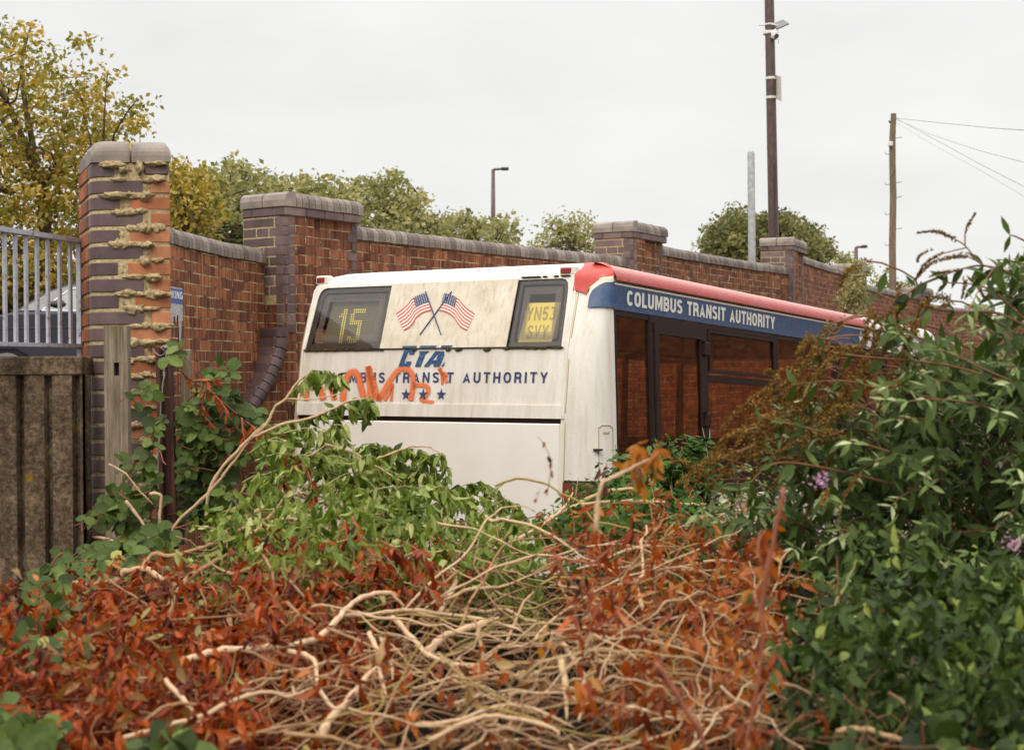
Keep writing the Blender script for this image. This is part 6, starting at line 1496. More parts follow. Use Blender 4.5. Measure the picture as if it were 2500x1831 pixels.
# brambles, each plant with arching stems and three-part leaves
def bramble(label, poly, n, Z=None, L=.062, stems=5, group='bramble plants at the foot of the end pier', mat=None):
    U = sample_poly(poly, n); Zs = surfv(U[:, 0], U[:, 1]) if Z is None else np.full(n, Z)
    Zs = Zs - rng.uniform(.02, .25, n); P = Wv(U[:, 0], U[:, 1], Zs); c = P.mean(0); c[2] = float(heap(c[0], c[1])) if Z is None else c[2] - .4
    t = empty('bramble', c, label, 'bramble', group); PP, DD, NN, LL = [], [], [], []; rr = []
    mb = MB()
    for i in range(n):
        d = rn(rng.normal(size=(1, 3)) * np.array([1, .6, .5]) + np.array([0, -.3, -.15]))[0]; nn = nrm(np.array([rng.normal(0, .35), -.75, .75])); s = np.cross(d, nn); r0 = float(np.clip(rng.normal(.45, .22), 0, 1)); l0 = L * rng.uniform(.6, 1.25)
        for k, (a, sc) in enumerate(((0, 1.1), (1.25, .9), (-1.25, .9))):
            dd = d * math.cos(a) + s * math.sin(a); PP.append(P[i] + dd * .008); DD.append(dd); NN.append(nn + rng.normal(0, .25, 3)); LL.append(l0 * sc); rr.append(r0 + rng.normal(0, .06))
        if i % 3 == 0: mb.tube(wig(P[i], P[i] - d * .12 + np.array([0, .06, -.07]), 4, .1), .0022, 4, cap=False)
    LL = np.array(LL); put(leaves('leaves', mat or L_brm, PP, DD, NN, LL, LL * .72, 'round', .22, .25, rnd=np.clip(rr, 0, 1)), t)
    for k in range(stems):
        a, b = U[rng.integers(n)], U[rng.integers(n)]; z_ = float(Zs.mean()) + .05; mb.tube(wig(W(*a, z_), W(*b, z_), 7, .12, .06), .0034, 5)
    put(mb.build('stems', M_red_stem, smooth=True, fixn=False), t); return t
bramble('bramble patch at the bottom of the concrete wall', [(40, 1520), (90, 1400), (160, 1330), (250, 1330), (330, 1390), (250, 1430), (110, 1520)], 60)
bramble('bramble with round leaves at the foot of the end pier', [(170, 1330), (200, 1260), (260, 1200), (330, 1230), (430, 1290), (440, 1340), (330, 1380), (220, 1370)], 75)
bramble('bramble climbing between the two posts before the pier', [(270, 1190), (300, 1100), (330, 1030), (390, 990), (400, 1130), (390, 1230), (300, 1230)], 30, Z=6.55)
bramble('sparse bramble shoot high on the orange bricks of the pier', [(310, 950), (340, 925), (375, 940), (370, 990), (345, 1010), (320, 985)], 5, Z=6.75, stems=2)
bramble('lone bright bramble leaf shoot at the top of the rusty post', [(420, 835), (455, 828), (465, 850), (440, 865), (395, 880)], 3, Z=6.7, stems=1)
bramble('large bramble right of the posts, against the curved wall', [(440, 1010), (470, 960), (500, 930), (560, 960), (640, 990), (620, 1060), (580, 1140), (540, 1240), (470, 1290), (440, 1200), (440, 1080)], 150, Z=6.9)
bramble('thin bramble shoot reaching right from the post top across the curved wall', [(470, 925), (500, 900), (560, 890), (570, 915), (520, 935)], 7, Z=6.9, stems=2)
bramble('bramble with large pale leaves low at the left edge', [(0, 1590), (40, 1530), (110, 1520), (180, 1560), (170, 1630), (80, 1640), (10, 1650)], 26)
bramble('blurred bramble leaves in the bottom left corner', [(-20, 1831), (-20, 1730), (60, 1740), (160, 1760), (160, 1850), (0, 1860)], 18)
bramble('blurred bramble leaves at the bottom edge among red leaves', [(330, 1831), (380, 1770), (480, 1790), (500, 1850), (330, 1860)], 10)
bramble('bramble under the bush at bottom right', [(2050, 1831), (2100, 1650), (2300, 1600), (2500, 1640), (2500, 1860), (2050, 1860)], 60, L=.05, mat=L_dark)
# rusty leaved sprays
def spray(label, paths, Z, mat, L, asp, gap, name='leafy_branch', smat=M_stick, rpx=3.0, group=None, droop=.6, kind='ovate', fold=.35, curl=.5, cat='branch', dens=2, jit=.5, tips=None, face=.6):
    P3 = [[W(u, v, Z + (rng.uniform(-.1, .1) if Z < 8 else 0)) for u, v in p] for p in paths]; c = P3[0][0]
    t = empty(name, c, label, cat, group); mb = MB(); PP, DD = [], []
    for p in P3:
        D = spline(p, 6); n = len(D); r = rpx * Z / FPX; mb.tube(D, list(np.linspace(r, r * .35, n)), 5)
        s = np.r_[0, np.cumsum([np.linalg.norm(D[i + 1] - D[i]) for i in range(n - 1)])]
        q = s[-1] * .12
        while q < s[-1]:
            i = int(np.searchsorted(s, q)) - 1; i = max(0, min(i, n - 2)); f_ = (q - s[i]) / max(s[i + 1] - s[i], 1e-6); pt = D[i] + (D[i + 1] - D[i]) * f_; tn = nrm(D[i + 1] - D[i])
            for sg in ([1, -1] if dens == 2 else rng.choice([-1, 1], dens)):
                sd = nrm(np.cross(tn, np.array([0, -1, .2]) + rng.normal(0, .4, 3))) * sg; PP.append(pt + rng.normal(0, .004, 3)); DD.append(sd * .8 + tn * .5 + np.array([0, 0, -droop]) + rng.normal(0, jit, 3) * .5)
            q += gap * rng.uniform(.6, 1.3)
    n = len(PP); NN = rng.normal(0, .45, (n, 3)) + np.array([0, -face, 1 - face * .4]); ll = L * rng.uniform(.6, 1.2, n)
    put(leaves('leaves', mat, PP, DD, NN, ll, ll * asp, kind, fold, curl, rnd=np.clip(rng.normal(.5, .25, n), 0, 1), twist=.3), t); put(mb.build('stems', smat, smooth=True, fixn=False), t); return t
for (paths, lab, Z_) in (([[(440, 905), (470, 930), (520, 960), (560, 1010)], [(470, 930), (500, 930), (540, 925)], [(500, 950), (490, 1000), (520, 1040)]], 'rusty leaf spray beside the top of the timber posts', 6.6), ([[(540, 980), (590, 1020), (640, 1060)], [(590, 1020), (600, 1080), (640, 1110)]], 'rusty leaf spray against the foot of the swept purple brick edge', 6.6),
                       ([[(690, 1110), (740, 1130), (760, 1180), (770, 1220)], [(740, 1130), (700, 1160), (690, 1190)]], 'rusty leaf cluster hanging among wilted leaves', 5.9), ([[(860, 1260), (880, 1310), (900, 1350)], [(840, 1270), (850, 1320)]], 'red leaf cluster on the sloping brownish stem', 5.0),
                       ([[(930, 1320), (980, 1350), (1010, 1400), (1050, 1440)], [(1000, 1330), (1040, 1360), (1060, 1410)]], 'red leaf cluster above the hooked branch', 4.4), ([[(1430, 1500), (1420, 1420), (1440, 1330), (1450, 1230)], [(1430, 1450), (1380, 1400), (1350, 1340)], [(1440, 1380), (1500, 1330), (1540, 1290)], [(1430, 1500), (1500, 1440)]], 'upright rusty leaved shoot in the middle right of the heap', 3.5),
                       ([[(1470, 1560), (1520, 1470), (1560, 1400)], [(1420, 1560), (1400, 1480)]], 'rusty shoot with long leaves, lower neighbour of the upright one', 3.2)):
    spray(lab, paths, Z_, L_red, .055 if Z_ > 4 else .044, .30, .034, 'rusty_branch', M_red_stem, 2.4, 'rusty leaved shoots', droop=1.0, kind='lance')
spray('tall rusty shoot of hanging leaves right of centre', [[(1858, 1650), (1862, 1500), (1872, 1400), (1890, 1300), (1905, 1215)], [(1862, 1500), (1830, 1440), (1800, 1400)], [(1870, 1400), (1850, 1330), (1870, 1290)], [(1850, 1640), (1820, 1590)], [(1845, 1720), (1880, 1650), (1900, 1590)], [(1835, 1790), (1800, 1740), (1790, 1700)], [(1820, 1831), (1870, 1780)]], 2.9, L_org, .044, .30, .034, 'rusty_branch', M_red_stem, 3, 'rusty leaved shoots', droop=1.2, kind='lance')
spray('dried orange leaves on a bent stem before the bus door', [[(1500, 1165), (1545, 1120), (1560, 1080)], [(1545, 1130), (1590, 1120), (1610, 1090)], [(1545, 1125), (1560, 1160), (1570, 1190)], [(1580, 1120), (1600, 1160)]], 3.35, L_gold, .036, .34, .018, 'dried_branch', M_stick, 4, 'rusty leaved shoots', droop=1.0)
spray('few dark red hanging leaves in front of the white hatch', [[(1335, 1210), (1345, 1130), (1325, 1080), (1310, 1065)], [(1345, 1130), (1350, 1120)], [(1310, 1220), (1320, 1190)]], 3.6, L_red, .018, .5, .05, 'dried_branch', M_red_stem, 1.2, 'rusty leaved shoots', droop=1.6, dens=1)
S = sample_poly([(1360, 1330), (1400, 1230), (1520, 1200), (1700, 1220), (1880, 1260), (1930, 1500), (1900, 1800), (1450, 1800), (1400, 1550)], 58)
for (u, v) in S:
    a = rng.normal(1.5, .55); l = rng.uniform(90, 210) * (.65 if v < 1400 else 1); e_ = (u + l * math.cos(a), v - l * math.sin(a)); m_ = ((u + e_[0]) / 2 + rng.uniform(-14, 14), (v + e_[1]) / 2)
    spray('dry orange brown shoot among others right of centre on the heap', [[(u, v), m_, e_]], sZ(u, v) - .05, L_org, .042, .27, .036, 'rusty_branch', M_red_stem if rng.random() < .4 else M_stick, rng.uniform(1.6, 3), 'dry orange brown shoots', droop=.9, kind='lance', fold=.7, curl=1.0, jit=.8)
# wilted green sprays silhouetted against the bus
G = 'wilting green branches before the bus rear'
SP = [([[(700, 972), (745, 925), (760, 905), (800, 908), (835, 920)], [(760, 908), (780, 940)], [(800, 908), (825, 945)]], 'topmost wilting spray over the orange graffiti'),
      ([[(760, 1022), (800, 1004), (850, 982), (895, 972), (905, 985)], [(850, 985), (870, 1010)], [(895, 975), (898, 1020)], [(820, 1000), (830, 1040)]], 'wilting spray hanging at the lower edge of the rear panel'),
      ([[(640, 1040), (680, 1035), (720, 1025), (770, 1020)], [(700, 1030), (720, 1080)], [(740, 1025), (760, 1090)], [(660, 1040), (670, 1100)]], 'wilting spray at the left edge of the bus'),
      ([[(700, 1120), (760, 1100), (800, 1088), (850, 1102)], [(780, 1095), (800, 1140)], [(740, 1105), (740, 1160)], [(820, 1095), (850, 1150)]], 'wilting spray below the hanging one at left'),
      ([[(850, 1120), (880, 1090), (910, 1082), (940, 1090)]], 'small dark leafed sprig on the white hatch'),
      ([[(880, 1140), (930, 1110), (970, 1100), (1010, 1095), (1040, 1110)], [(970, 1100), (985, 1160)], [(1010, 1098), (1020, 1170)], [(940, 1110), (940, 1170)]], 'drooping spray in the middle of the hatch'),
      ([[(1000, 1180), (1040, 1120), (1075, 1108), (1092, 1130)], [(1060, 1115), (1065, 1180)], [(1085, 1120), (1090, 1190)], [(1050, 1180), (1080, 1230)]], 'drooping spray right of the middle of the hatch'),
      ([[(1060, 1240), (1120, 1190), (1170, 1180), (1215, 1195)], [(1140, 1190), (1150, 1250)], [(1180, 1185), (1195, 1240)], [(1215, 1195), (1225, 1230)]], 'drooping spray low on the hatch near its right end'),
      ([[(1150, 1290), (1210, 1230), (1250, 1230), (1300, 1290)], [(1220, 1235), (1240, 1290)], [(1260, 1240), (1290, 1300)]], 'last wilting spray at the lower right of the hatch')]
for P, lab in SP: spray(lab, P, 6.6, L_wilt, .066, .38, .026, 'wilting_branch', M_grn_stem, 1.8, G, droop=1.9, fold=.9, curl=1.2, dens=3, jit=1.0)
S = sample_poly([(540, 1260), (580, 1160), (620, 1060), (760, 1040), (850, 1100), (960, 1130), (1050, 1200), (1130, 1250), (1290, 1290), (1250, 1340), (1000, 1330), (760, 1350)], 70)
for (u, v) in S:
    a = rng.uniform(-.2, .9); l = rng.uniform(60, 130); e_ = (u + l * math.cos(a), v - l * .45 * math.sin(a)); m_ = ((u + e_[0]) / 2, (v + e_[1]) / 2 - 16)
    spray('wilting green leafy branch piled with others before the hatch', [[(u, v), m_, e_], [m_, (m_[0] + rng.uniform(-20, 40), m_[1] + 50)]], rng.uniform(5.9, 6.7), L_wilt, .062, .38, .034, 'wilting_branch', M_grn_stem, 2.0, 'piled wilting branches', droop=1.7, fold=.9, curl=1.2, dens=3, jit=1.1)
# weeds at the bus side
def weed(label, tips, base_v, Z, L, group='green weeds growing beside the bus door'):
    t = empty('weed', W(tips[0][0], base_v, Z), label, 'weed', group); mb = MB(); PP, DD = [], []
    tips = list(tips) + [(u + rng.uniform(-16, 16), v + rng.uniform(12, 60)) for u, v in tips for _ in range(2)]
    for (u, v) in tips:
        b = W(u + rng.uniform(-14, 14), base_v, Z + rng.uniform(-.15, .15)); e_ = W(u, v, Z + rng.uniform(-.15, .1)); D = wig(b, e_, 12, .08); mb.tube(D, list(np.linspace(.005, .002, 12)), 5)
        LT = np.linalg.norm(e_ - b); k = max(4, int(LT / .032))
        for i in range(k):
            q = (i + .5) / k; pt = D[min(int(q * 11), 11)] * 1.0; pt = b + (pt - b) ; a0 = i * 1.57 + rng.normal(0, .3)
            for a in (a0, a0 + math.pi, a0 + 1.5, a0 + 4.2, a0 + 2.6): PP.append(pt + rng.normal(0, .022, 3)); DD.append(np.array([math.cos(a), math.sin(a), rng.normal(-.1, .3)]))
    n = len(PP); ll = L * rng.uniform(.6, 1.25, n); put(leaves('leaves', L_net, PP, DD, rng.normal(0, .3, (n, 3)) + np.array([0, -.3, .9]), ll, ll * .45, 'ovate', .3, .4, rnd=np.clip(rng.normal(.5, .25, n), 0, 1)), t); put(mb.build('stems', M_grn_stem, fixn=False), t)
weed('leafy weed right beneath the bus door hinge side', [(1715, 1045), (1690, 1080), (1700, 1120), (1730, 1150), (1672, 1060), (1745, 1170)], 1300, 8.9, .06)
weed('leafy weed in the middle of the bus door', [(1625, 1058), (1600, 1072), (1645, 1100), (1590, 1110), (1660, 1130), (1620, 1150)], 1300, 8.8, .06)
weed('sparse weed against the white corner flap of the bus', [(1502, 1085), (1480, 1130), (1515, 1130), (1460, 1150)], 1290, 8.7, .055)
weed('small sprig on the white corner below the flap', [(1412, 1165), (1430, 1180), (1398, 1190)], 1290, 8.6, .04)
weed('low weeds at the right end of the hatch', [(1350, 1230), (1330, 1240), (1375, 1215)], 1300, 8.4, .045)
weed('small weed left of the door foot', [(1560, 1150), (1545, 1170), (1530, 1190)], 1300, 8.6, .05)

# ------------------------------------------------------------------ the big butterfly bush on the right
bush = empty('butterfly_bush', W(2330, 1700, 4.9), 'large grey green butterfly bush with brown flower spikes filling the right side', 'bush')
poly_b = [(1690, 1260), (1760, 1150), (1860, 1040), (1950, 960), (2090, 920), (2250, 905), (2400, 870), (2600, 840), (2600, 1900), (2080, 1900), (2020, 1600), (1960, 1400), (1860, 1330), (1760, 1300)]
tips = np.concatenate([sample_poly(poly_b, 480), sample_poly([(2110, 940), (2170, 840), (2280, 740), (2400, 680), (2480, 600), (2600, 560), (2600, 950)], 62)]); PP, DD, NN, LL = [], [], [], []; rr = []; mb = MB(); spikes = []
for i, (u, v) in enumerate(tips):
    edge = u < 2080 + (v - 900) * .0 and v < 1330; Z0 = rng.uniform(4.2, 5.6) if u > 2000 else rng.uniform(4.6, 5.6)
    tip = W(u, v, Z0); bu = np.clip(u + rng.uniform(150, 420), 2050, 2700); bv = min(v + rng.uniform(120, 420), 1950); b = W(bu, bv, 5.2 + rng.uniform(-.3, .4))
    D = wig(b, tip, 12, .10, .10); L_ = np.linalg.norm(tip - b)
    if i % 2 == 0: mb.tube(D, list(np.linspace(.0045, .0015, 12)), 5, cap=False, at=rng.random())
    s = 0.0; k = int(.50 / .045)
    for j in range(k):
        q = 1 - j * .045 / L_
        if q < .05: break
        x = q * 11; a_ = int(x); pt = D[a_] + (D[min(a_ + 1, 11)] - D[a_]) * (x - a_); tn = nrm(D[min(a_ + 1, 11)] - D[max(a_ - 1, 0)]); th = j * 1.57 + rng.normal(0, .3)
        e1 = nrm(np.cross(tn, [0, 0, 1])); e2 = np.cross(e1, tn); sd = e1 * math.cos(th) + e2 * math.sin(th); young = j < 3
        for sg in (1, -1):
            PP.append(pt); DD.append(sd * sg * .9 + tn * (.9 if young else .5) + np.array([0, 0, .1 if young else -.5]) + rng.normal(0, .3, 3)); NN.append(np.array([rng.normal(0, .55), -.5, .8])); LL.append((.05 if young else .082) * rng.uniform(.7, 1.25)); rr.append(np.clip(rng.normal(.78 if young else .36, .17), 0, 1))
    if (u < 2150 and v < 1250) and rng.random() < .9: spikes.append((tip, nrm(D[-1] - D[-2])))
LL = np.array(LL); put(leaves('leaves', L_bud, PP, DD, NN, LL, LL * .29, 'lance', .25, .5, rnd=rr, twist=.2), bush)
M_bst = NM('orange_brown_stem', sr(128, 84, 52), .7); put(mb.build('stems', M_bst, smooth=True, fixn=False), bush)
def spike(pts, r0, parent, dense=1.0):
    D = spline(pts, 5); n = len(D); PP = []; L_ = sum(np.linalg.norm(D[i + 1] - D[i]) for i in range(n - 1)); m = int(L_ / .0005 * dense)
    q = rng.random(m) ** .85; x = q * (n - 1); a = x.astype(int).clip(0, n - 2); D = np.array(D); c = D[a] + (D[a + 1] - D[a]) * (x - a)[:, None]; r = r0 * (1 - .72 * q)
    P = c + rn(rng.normal(size=(m, 3))) * (r * rng.uniform(.3, 1, m) * (1 + .35 * np.sin(q * L_ * 420)))[:, None]
    return quads('flower_spike', M_panicle, P, rng.normal(size=(m, 3)), .008, parent)
stubs = [(1650, 1185, 1800, 1105), (1770, 1150, 1860, 1080), (1760, 1050, 1850, 985), (1810, 1000, 1890, 950), (1800, 1205, 1900, 1120), (1850, 1110, 1890, 1020), (1900, 1010, 1960, 900), (1870, 905, 1920, 960), (1960, 900, 2030, 790), (2000, 880, 2060, 780), (2110, 830, 2130, 760), (1990, 850, 2010, 960), (2050, 700, 2100, 650), (2105, 860, 2120, 940), (2160, 860, 2250, 790), (2250, 745, 2320, 735), (1940, 870, 2000, 830), (1700, 1175, 1790, 1150), (1960, 1300, 2000, 1160), (2000, 1170, 2060, 1060), (1820, 1080, 1960, 1000), (2250, 1250, 2275, 1080), (2040, 1450, 2150, 1490), (1910, 1425, 2060, 1450), (2130, 1560, 2230, 1610), (1950, 1540, 2000, 1560), (1640, 1130, 1700, 1150), (1880, 1200, 1960, 1120), (1740, 1110, 1830, 1040)]
for (u0, v0, u1, v1) in stubs:
    Z0 = rng.uniform(4.5, 4.9) if v0 < 1350 else 4.0; m_ = ((u0 + u1) / 2 + rng.uniform(-5, 5), (v0 + v1) / 2 - 14); P = [W(u1, v1, Z0 + .1), W(*m_, Z0 + .04), W(u0, v0, Z0)]; spike(P, rng.uniform(.017, .024), bush)
    mb = MB(); mb.tube(wig(P[0], W(u1 + 140, v1 + rng.uniform(20, 90), Z0 + .35), 6, .1, .05), .003, 5); put(mb.build('stem', M_bst, fixn=False), bush)
for (u, v) in sample_poly([(1650, 1210), (1720, 1120), (1800, 1040), (1850, 950), (1960, 890), (2080, 890), (2150, 930), (2150, 980), (2000, 1100), (1850, 1230)], 52):
    Z0 = rng.uniform(4.4, 4.9); a = rng.normal(.62, .35); l = rng.uniform(60, 150); u1, v1 = u + l * math.cos(a), v - l * math.sin(a); m_ = ((u + u1) / 2 - 6, (v + v1) / 2 - 12)
    stubs.append(None) if False else spike([W(u1, v1, Z0 + .05), W(*m_, Z0 + .02), W(u, v, Z0)], rng.uniform(.011, .019), bush)
    mb = MB(); mb.tube(wig(W(u1, v1, Z0 + .05), W(u1 + 110, v1 + rng.uniform(10, 80), Z0 + .3), 6, .1, .05), .0022, 4); put(mb.build('stem', M_bst, fixn=False), bush)
for (u, v) in sample_poly([(2060, 900), (2100, 800), (2200, 770), (2280, 800), (2280, 900), (2160, 930)], 13):
    Z0 = rng.uniform(4.4, 4.7); a = rng.normal(.9, .35); l = rng.uniform(60, 120); u1, v1 = u + l * math.cos(a), v - l * math.sin(a); spike([W(u1, v1, Z0 + .05), W((u + u1) / 2 - 5, (v + v1) / 2 - 9, Z0 + .02), W(u, v, Z0)], rng.uniform(.009, .014), bush)
for (tip, d) in spikes[:12]:
    l = rng.uniform(.09, .18); P = [tip - d * .02, tip + d * l * .5 + np.array([0, 0, -.005]), tip + d * l + np.array([-.01, 0, -.25 * l])]; spike(P, rng.uniform(.011, .018), bush, .8)
UP_S = [([[(2560, 740), (2490, 682), (2436, 656), (2388, 649), (2338, 660), (2290, 678), (2232, 703)], [(2290, 678), (2240, 700), (2200, 732), (2163, 776)]], 'A'), ([[(2620, 900), (2480, 760), (2400, 700), (2300, 690)], [(2560, 640), (2520, 600), (2480, 578), (2465, 575)]], 'B'),
        ([[(2600, 860), (2450, 770), (2330, 760), (2200, 740), (2140, 715)]], 'C'), ([[(2600, 990), (2400, 900), (2290, 850)]], 'D'), ([[(2600, 1000), (2350, 900), (2100, 870), (2010, 855)]], 'E'), ([[(2500, 1000), (2200, 960), (2060, 930), (1930, 940)]], 'F'), ([[(2300, 1150), (2100, 1080), (1950, 1040), (1850, 1020)]], 'G'), ([[(2250, 1200), (2050, 1150), (1900, 1130), (1830, 1180)]], 'H')]
PP, DD, NN, LL = [], [], [], []; mb = MB()
for paths, _ in UP_S:
    for p in paths:
        D = spline([W(u, v, 4.55) for u, v in p], 8); n = len(D); mb.tube(D, list(np.linspace(.0042, .0018, n)), 6)
        s = np.r_[0, np.cumsum([np.linalg.norm(D[i + 1] - D[i]) for i in range(n - 1)])]; q = s[-1]; j = 0
        while q > 0:
            i = max(0, min(int(np.searchsorted(s, q)) - 1, n - 2)); pt = D[i]; tn = nrm(D[i + 1] - D[i]); th = j * 1.57 + rng.normal(0, .25); e1 = nrm(np.cross(tn, [0, 1, 0.01])); e2 = np.cross(e1, tn); sd = e1 * math.cos(th * .6) + e2 * .4 * math.sin(th)
            for sg in (1, -1): PP.append(pt); DD.append(sd * sg + tn * .6 + np.array([0, 0, -.45]) + rng.normal(0, .2, 3)); NN.append(np.array([rng.normal(0, .3), -.7, .6])); LL.append(rng.uniform(.04, .078))
            q -= rng.uniform(.055, .10); j += 1
LL = np.array(LL); put(leaves('leaves', L_bud, PP, DD, NN, LL, LL * .36, 'lance', .25, .5, rnd=np.clip(rng.normal(.4, .2, len(LL)), 0, 1)), bush); put(mb.build('stems', M_bst, smooth=True, fixn=False), bush)
for P, r in (([(2330, 584), (2309, 573), (2280, 565), (2240, 569)], .010), ([(2356, 568), (2366, 545), (2381, 522)], .008), ([(2359, 625), (2327, 627), (2272, 645), (2232, 685)], .011), ([(2272, 610), (2245, 625), (2240, 640)], .006), ([(2300, 620), (2262, 640), (2240, 672)], .007), ([(2356, 682), (2354, 705), (2348, 729)], .009), ([(2381, 678), (2392, 705), (2403, 729)], .010), ([(2410, 722), (2439, 714), (2472, 729)], .010), ([(2320, 740), (2290, 752), (2250, 745)], .009), ([(2340, 660), (2300, 665), (2280, 668)], .006)):
    spike([W(u, v, 4.5) for u, v in P], r, bush)
mb = MB()
for P in ([(2330, 584), (2356, 600), (2390, 640), (2420, 655)], [(2356, 568), (2356, 600)], [(2359, 625), (2390, 640)], [(2300, 620), (2330, 612), (2360, 605)]): mb.tube(spline([W(u, v, 4.52) for u, v in P], 5), .0022, 5)
put(mb.build('stems', M_bst, fixn=False), bush)
M_pink = leaf_mat('pink_blossom', [(0, sr(190, 130, 160)), (1, sr(222, 180, 200))])
for (u, v) in ((2475, 1327), (1880, 1668), (1910, 1700), (2008, 1175)):
    P = W(u, v, 3.9) + rng.normal(0, .012, (60, 3)); quads('pink_flower', M_pink, P, rng.normal(size=(60, 3)), .008, bush)

# ------------------------------------------------------------------ timber and rusty posts, barbed wire, poster
M_post = NM('weathered_post_timber', rough=.9); _o = M_post.coords('Object', (60, 60, 3)); _n = M_post.noise(_o, 1.6, 6, .7); c_ = M_post.ramp(_n, [(.3, sr(92, 78, 62)), (.55, sr(142, 126, 106)), (.75, sr(174, 158, 134))])
_g = M_post.noise(M_post.coords('Object', (6, 6, 2)), 2, 4); M_post.col(M_post.mix(M_post.ramp(_g, [(.45, (0, 0, 0)), (.7, (.6, .6, .6))]), c_, sr(96, 86, 50))); M_post.bump(_n, .5, .004)
M_rustp = NM('rusty_brown_post', rough=.85); _o = M_rustp.coords('Object', (20, 20, 2)); M_rustp.col(M_rustp.ramp(M_rustp.noise(_o, 2, 5), [(.3, sr(44, 26, 22)), (.7, sr(96, 56, 44))]))
def slab(name, u0, u1, v0, v1, Z, th, mat, parent=None, lean=0, bev=.004):
    a, b = W(u0, v1, Z), W(u1, v0, Z); mb = MB(); mb.box((a[0], a[1], a[2]), (b[0], a[1] + th, b[2]), bev=bev); 
    if lean: mb.v = [(x + (z - a[2]) * lean, y, z) for x, y, z in mb.v]
    return mb.build(name, mat)
p = empty('timber_post', W(285, 1260, 6.85), 'pale weathered timber post with a square slot in front of the pier', 'post')
a = W(258, 1330, 6.85); b = W(311, 796, 6.85); s0 = W(278, 917, 6.85); s1 = W(291, 885, 6.85); mb = MB(); y0_, y1_ = a[1], a[1] + .06
mb.box((a[0], y0_, a[2]), (b[0], y1_, s0[2])); mb.box((a[0], y0_, s1[2]), (b[0], y1_, b[2])); mb.box((a[0], y0_ + .0005, s0[2]), (s0[0], y1_ - .0005, s1[2])); mb.box((s1[0], y0_ + .0005, s0[2]), (b[0], y1_ - .0005, s1[2]))
put(mb.build('board', M_post), p); mb = MB(); mb.box((s0[0], y0_ + .03, s0[2]), (s1[0], y0_ + .04, s1[2])); put(mb.build('slot', M_seal), p)
p = empty('rusty_post', W(412, 1280, 6.8), 'dark rusty steel post with a pale plank behind it, right of the timber post', 'post')
put(slab('steel_channel', 392, 424, 845, 1340, 6.8, .012, M_rustp, lean=-.02), p); put(slab('flange', 392, 399, 845, 1340, 6.76, .04, M_rustp, lean=-.02), p); put(slab('flange', 422, 430, 855, 1340, 6.78, .03, M_rustp, lean=-.02), p)
put(slab('plank', 431, 447, 853, 1330, 6.84, .05, M_post, lean=.035), p)
mb = MB(); blob(mb, W(415, 850, 6.76), (.035, .03, .016), 4, 3); blob(mb, W(428, 857, 6.76), (.02, .02, .012), 9, 2); put(mb.build('frayed_top', NM('grey_frayed_fibre', sr(128, 118, 108), .95)), p)
M_barb = NM('galvanised_wire', sr(170, 165, 155), .4, .6, .6)
mb = MB(); P = [W(u, v, 6.72) for u, v in ((383, 1290), (384, 1200), (387, 1100), (392, 1000), (398, 940), (404, 880), (412, 850))]; D = spline(P, 8); mb.tube(D, .0022, 5); mb.tube([q + np.array([.003 * math.sin(i * 1.3), -.003, .003 * math.cos(i * 1.3)]) for i, q in enumerate(D)], .0018, 5)
for i in range(3, len(D), 7):
    for k in range(2): d = rng.normal(0, 1, 3); d = d / np.linalg.norm(d) * .014; mb.tube([D[i] - d, D[i] + d], .0013, 4)
P = [W(u, v, 6.72) for u, v in ((412, 850), (395, 868), (380, 862), (372, 850))]; mb.tube(spline(P, 5), .0018, 5)
tag(mb.build('barbed_wire', M_barb, fixn=False), 'rusting barbed wire strand running down the left edge of the rusty post', 'wire')
# torn poster on the curved wall
def wall_pt(s, z, off=.006):                      # s: distance along the curved panel
    C = np.array(curve); L_ = np.r_[0, np.cumsum(np.linalg.norm(np.diff(C, axis=0), axis=1))]; x = np.interp(s, L_, C[:, 0]); y = np.interp(s, L_, C[:, 1]); x2 = np.interp(s + .02, L_, C[:, 0]); y2 = np.interp(s + .02, L_, C[:, 1]); d = nrm([x2 - x, y2 - y]); return (x + d[1] * off, y - d[0] * off, z)
C_ = np.array(curve); L_ = np.r_[0, np.cumsum(np.linalg.norm(np.diff(C_, axis=0), axis=1))]; best = None
ss_ = np.linspace(0, L_[-1], 500); us = np.array([PX(wall_pt(s, 1.9))[0] for s in ss_]); i1 = int(np.where((us > 430) & (ss_ > 1.5))[0][0]); sR = None
for i in range(len(ss_)):
    if ss_[i] > 1.5 and us[i] > 446: sR = ss_[i]; break
zT = float(wall_pt(sR, 0)[1]); zT_ = 1.65 + (907 - 702) / FPX * PX(wall_pt(sR, 2))[2]; zB_ = 1.65 + (907 - 845) / FPX * PX(wall_pt(sR, 2))[2]
PWW = .5; mb = MB(); M_paper = NM('torn_white_paper', rough=.8); _o = M_paper.coords('Object'); M_paper.col(M_paper.ramp(M_paper.noise(_o, 70, 4, .7), [(.42, sr(196, 194, 190)), (.55, sr(120, 118, 122)), (.62, sr(206, 204, 200))])); M_pblue = NM('poster_blue', sr(78, 92, 146), .7); M_pw = NM('poster_white', sr(214, 216, 222), .7)
post = empty('torn_poster', wall_pt(sR - .3, (zT_ + zB_) / 2), 'torn blue and white notice pasted on the curved brick wall beside the pier', 'poster')
n = 20; vs = []
for i in range(n + 1): vs += [wall_pt(sR - PWW * (1 - i / n), zT_), wall_pt(sR - PWW * (1 - i / n), zT_ - (zT_ - zB_) * (.55 + .12 * math.sin(i * 1.9) + (.3 if i in (n - 3, n - 2) else .12 if i == n - 1 else 0) + .05 * math.sin(i * 5.3)))]
mb.add(vs, [(2 * i, 2 * i + 1, 2 * i + 3, 2 * i + 2) for i in range(n)]); put(mb.build('paper', M_paper, fixn=False), post)
hz = (zT_ - zB_) * .27; mb = MB(); vs = []
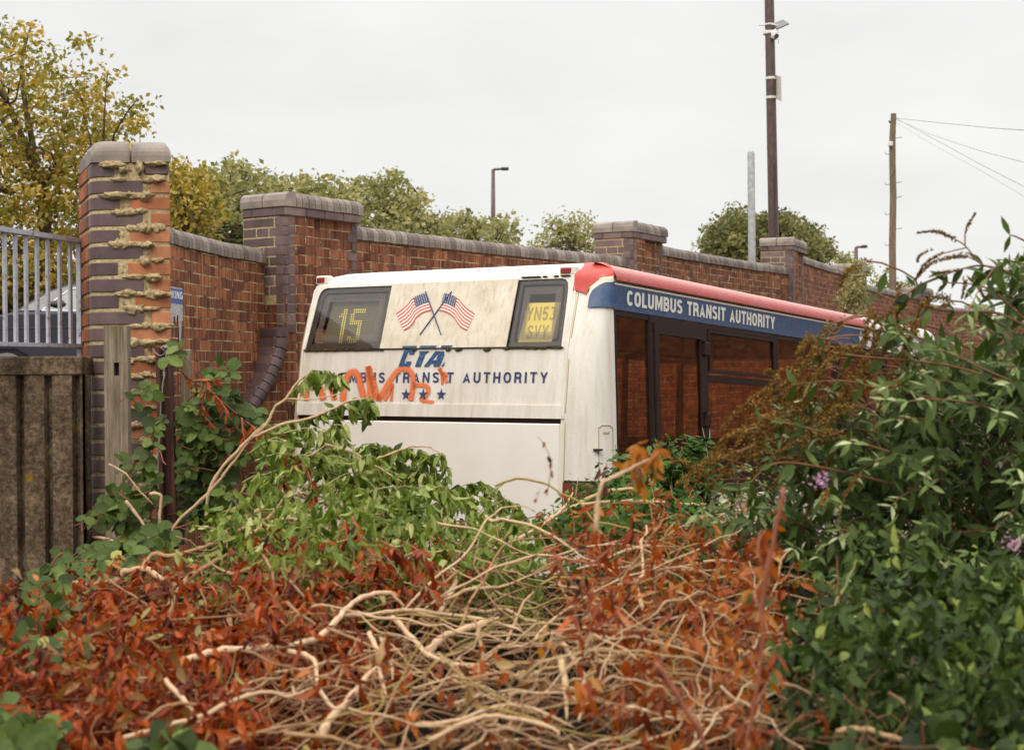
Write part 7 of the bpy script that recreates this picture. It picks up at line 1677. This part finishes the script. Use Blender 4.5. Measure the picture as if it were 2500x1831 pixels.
for i in range(n + 1): vs += [wall_pt(sR - PWW * (1 - i / n), zT_ - .01, .008), wall_pt(sR - PWW * (1 - i / n), zT_ - hz, .008)]
mb.add(vs, [(2 * i, 2 * i + 1, 2 * i + 3, 2 * i + 2) for i in range(n)]); put(mb.build('blue_header', M_pblue, fixn=False), post)
V, F = text_geo('PARKING', .2, .14); mb = MB(); mb.add([wall_pt(sR - PWW * .94 + PWW * .92 * x, zT_ - hz + .03 + (hz - .055) * y, .010 + .0004 * q) for x, y, q, w_ in V], F); put(mb.build('header_lettering', M_pw, fixn=False), post)

# weathered brick wall off to the right of the yard (seen reflected in the bus windows)
yw = empty('yard_wall', (8, 12, -.5), 'tall brick yard wall facing the bus, out of frame and mirrored in its windows', 'wall')
a_ = np.array([4.4, 6.6]); b_ = np.array([4.4, 6.6]) + nrm([.527, .849]) * 36; mb = MB(); L_ = np.linalg.norm(b_ - a_)
dd_ = nrm(b_ - a_); nn_ = np.array([dd_[1], -dd_[0]]) * .3
c1, c2 = (a_[0], a_[1]), (b_[0], b_[1])
mb.add([(a_[0], a_[1], -.6), (b_[0], b_[1], -.6), (b_[0], b_[1], 3.9), (a_[0], a_[1], 3.9), (a_[0] + nn_[0], a_[1] + nn_[1], -.6), (b_[0] + nn_[0], b_[1] + nn_[1], -.6), (b_[0] + nn_[0], b_[1] + nn_[1], 3.9), (a_[0] + nn_[0], a_[1] + nn_[1], 3.9)], [(0, 1, 2, 3), (4, 5, 6, 7), (3, 2, 6, 7), (0, 3, 7, 4), (1, 5, 6, 2)],
       [[(0, -.6), (L_, -.6), (L_, 3.9), (0, 3.9)]] * 2 + [[(0, 0), (L_, 0), (L_, .3), (0, .3)], [(0, -.6), (0, 3.9), (.3, 3.9), (.3, -.6)], [(0, -.6), (.3, -.6), (.3, 3.9), (0, 3.9)]])
put(mb.build('wall_face', M_brick_o, fixn=False), yw)
mb = MB(); coping_run(mb, [a_, b_], 3.9, -.32, step=.23); put(mb.build('coping', [M_cope, M_mort]), yw)
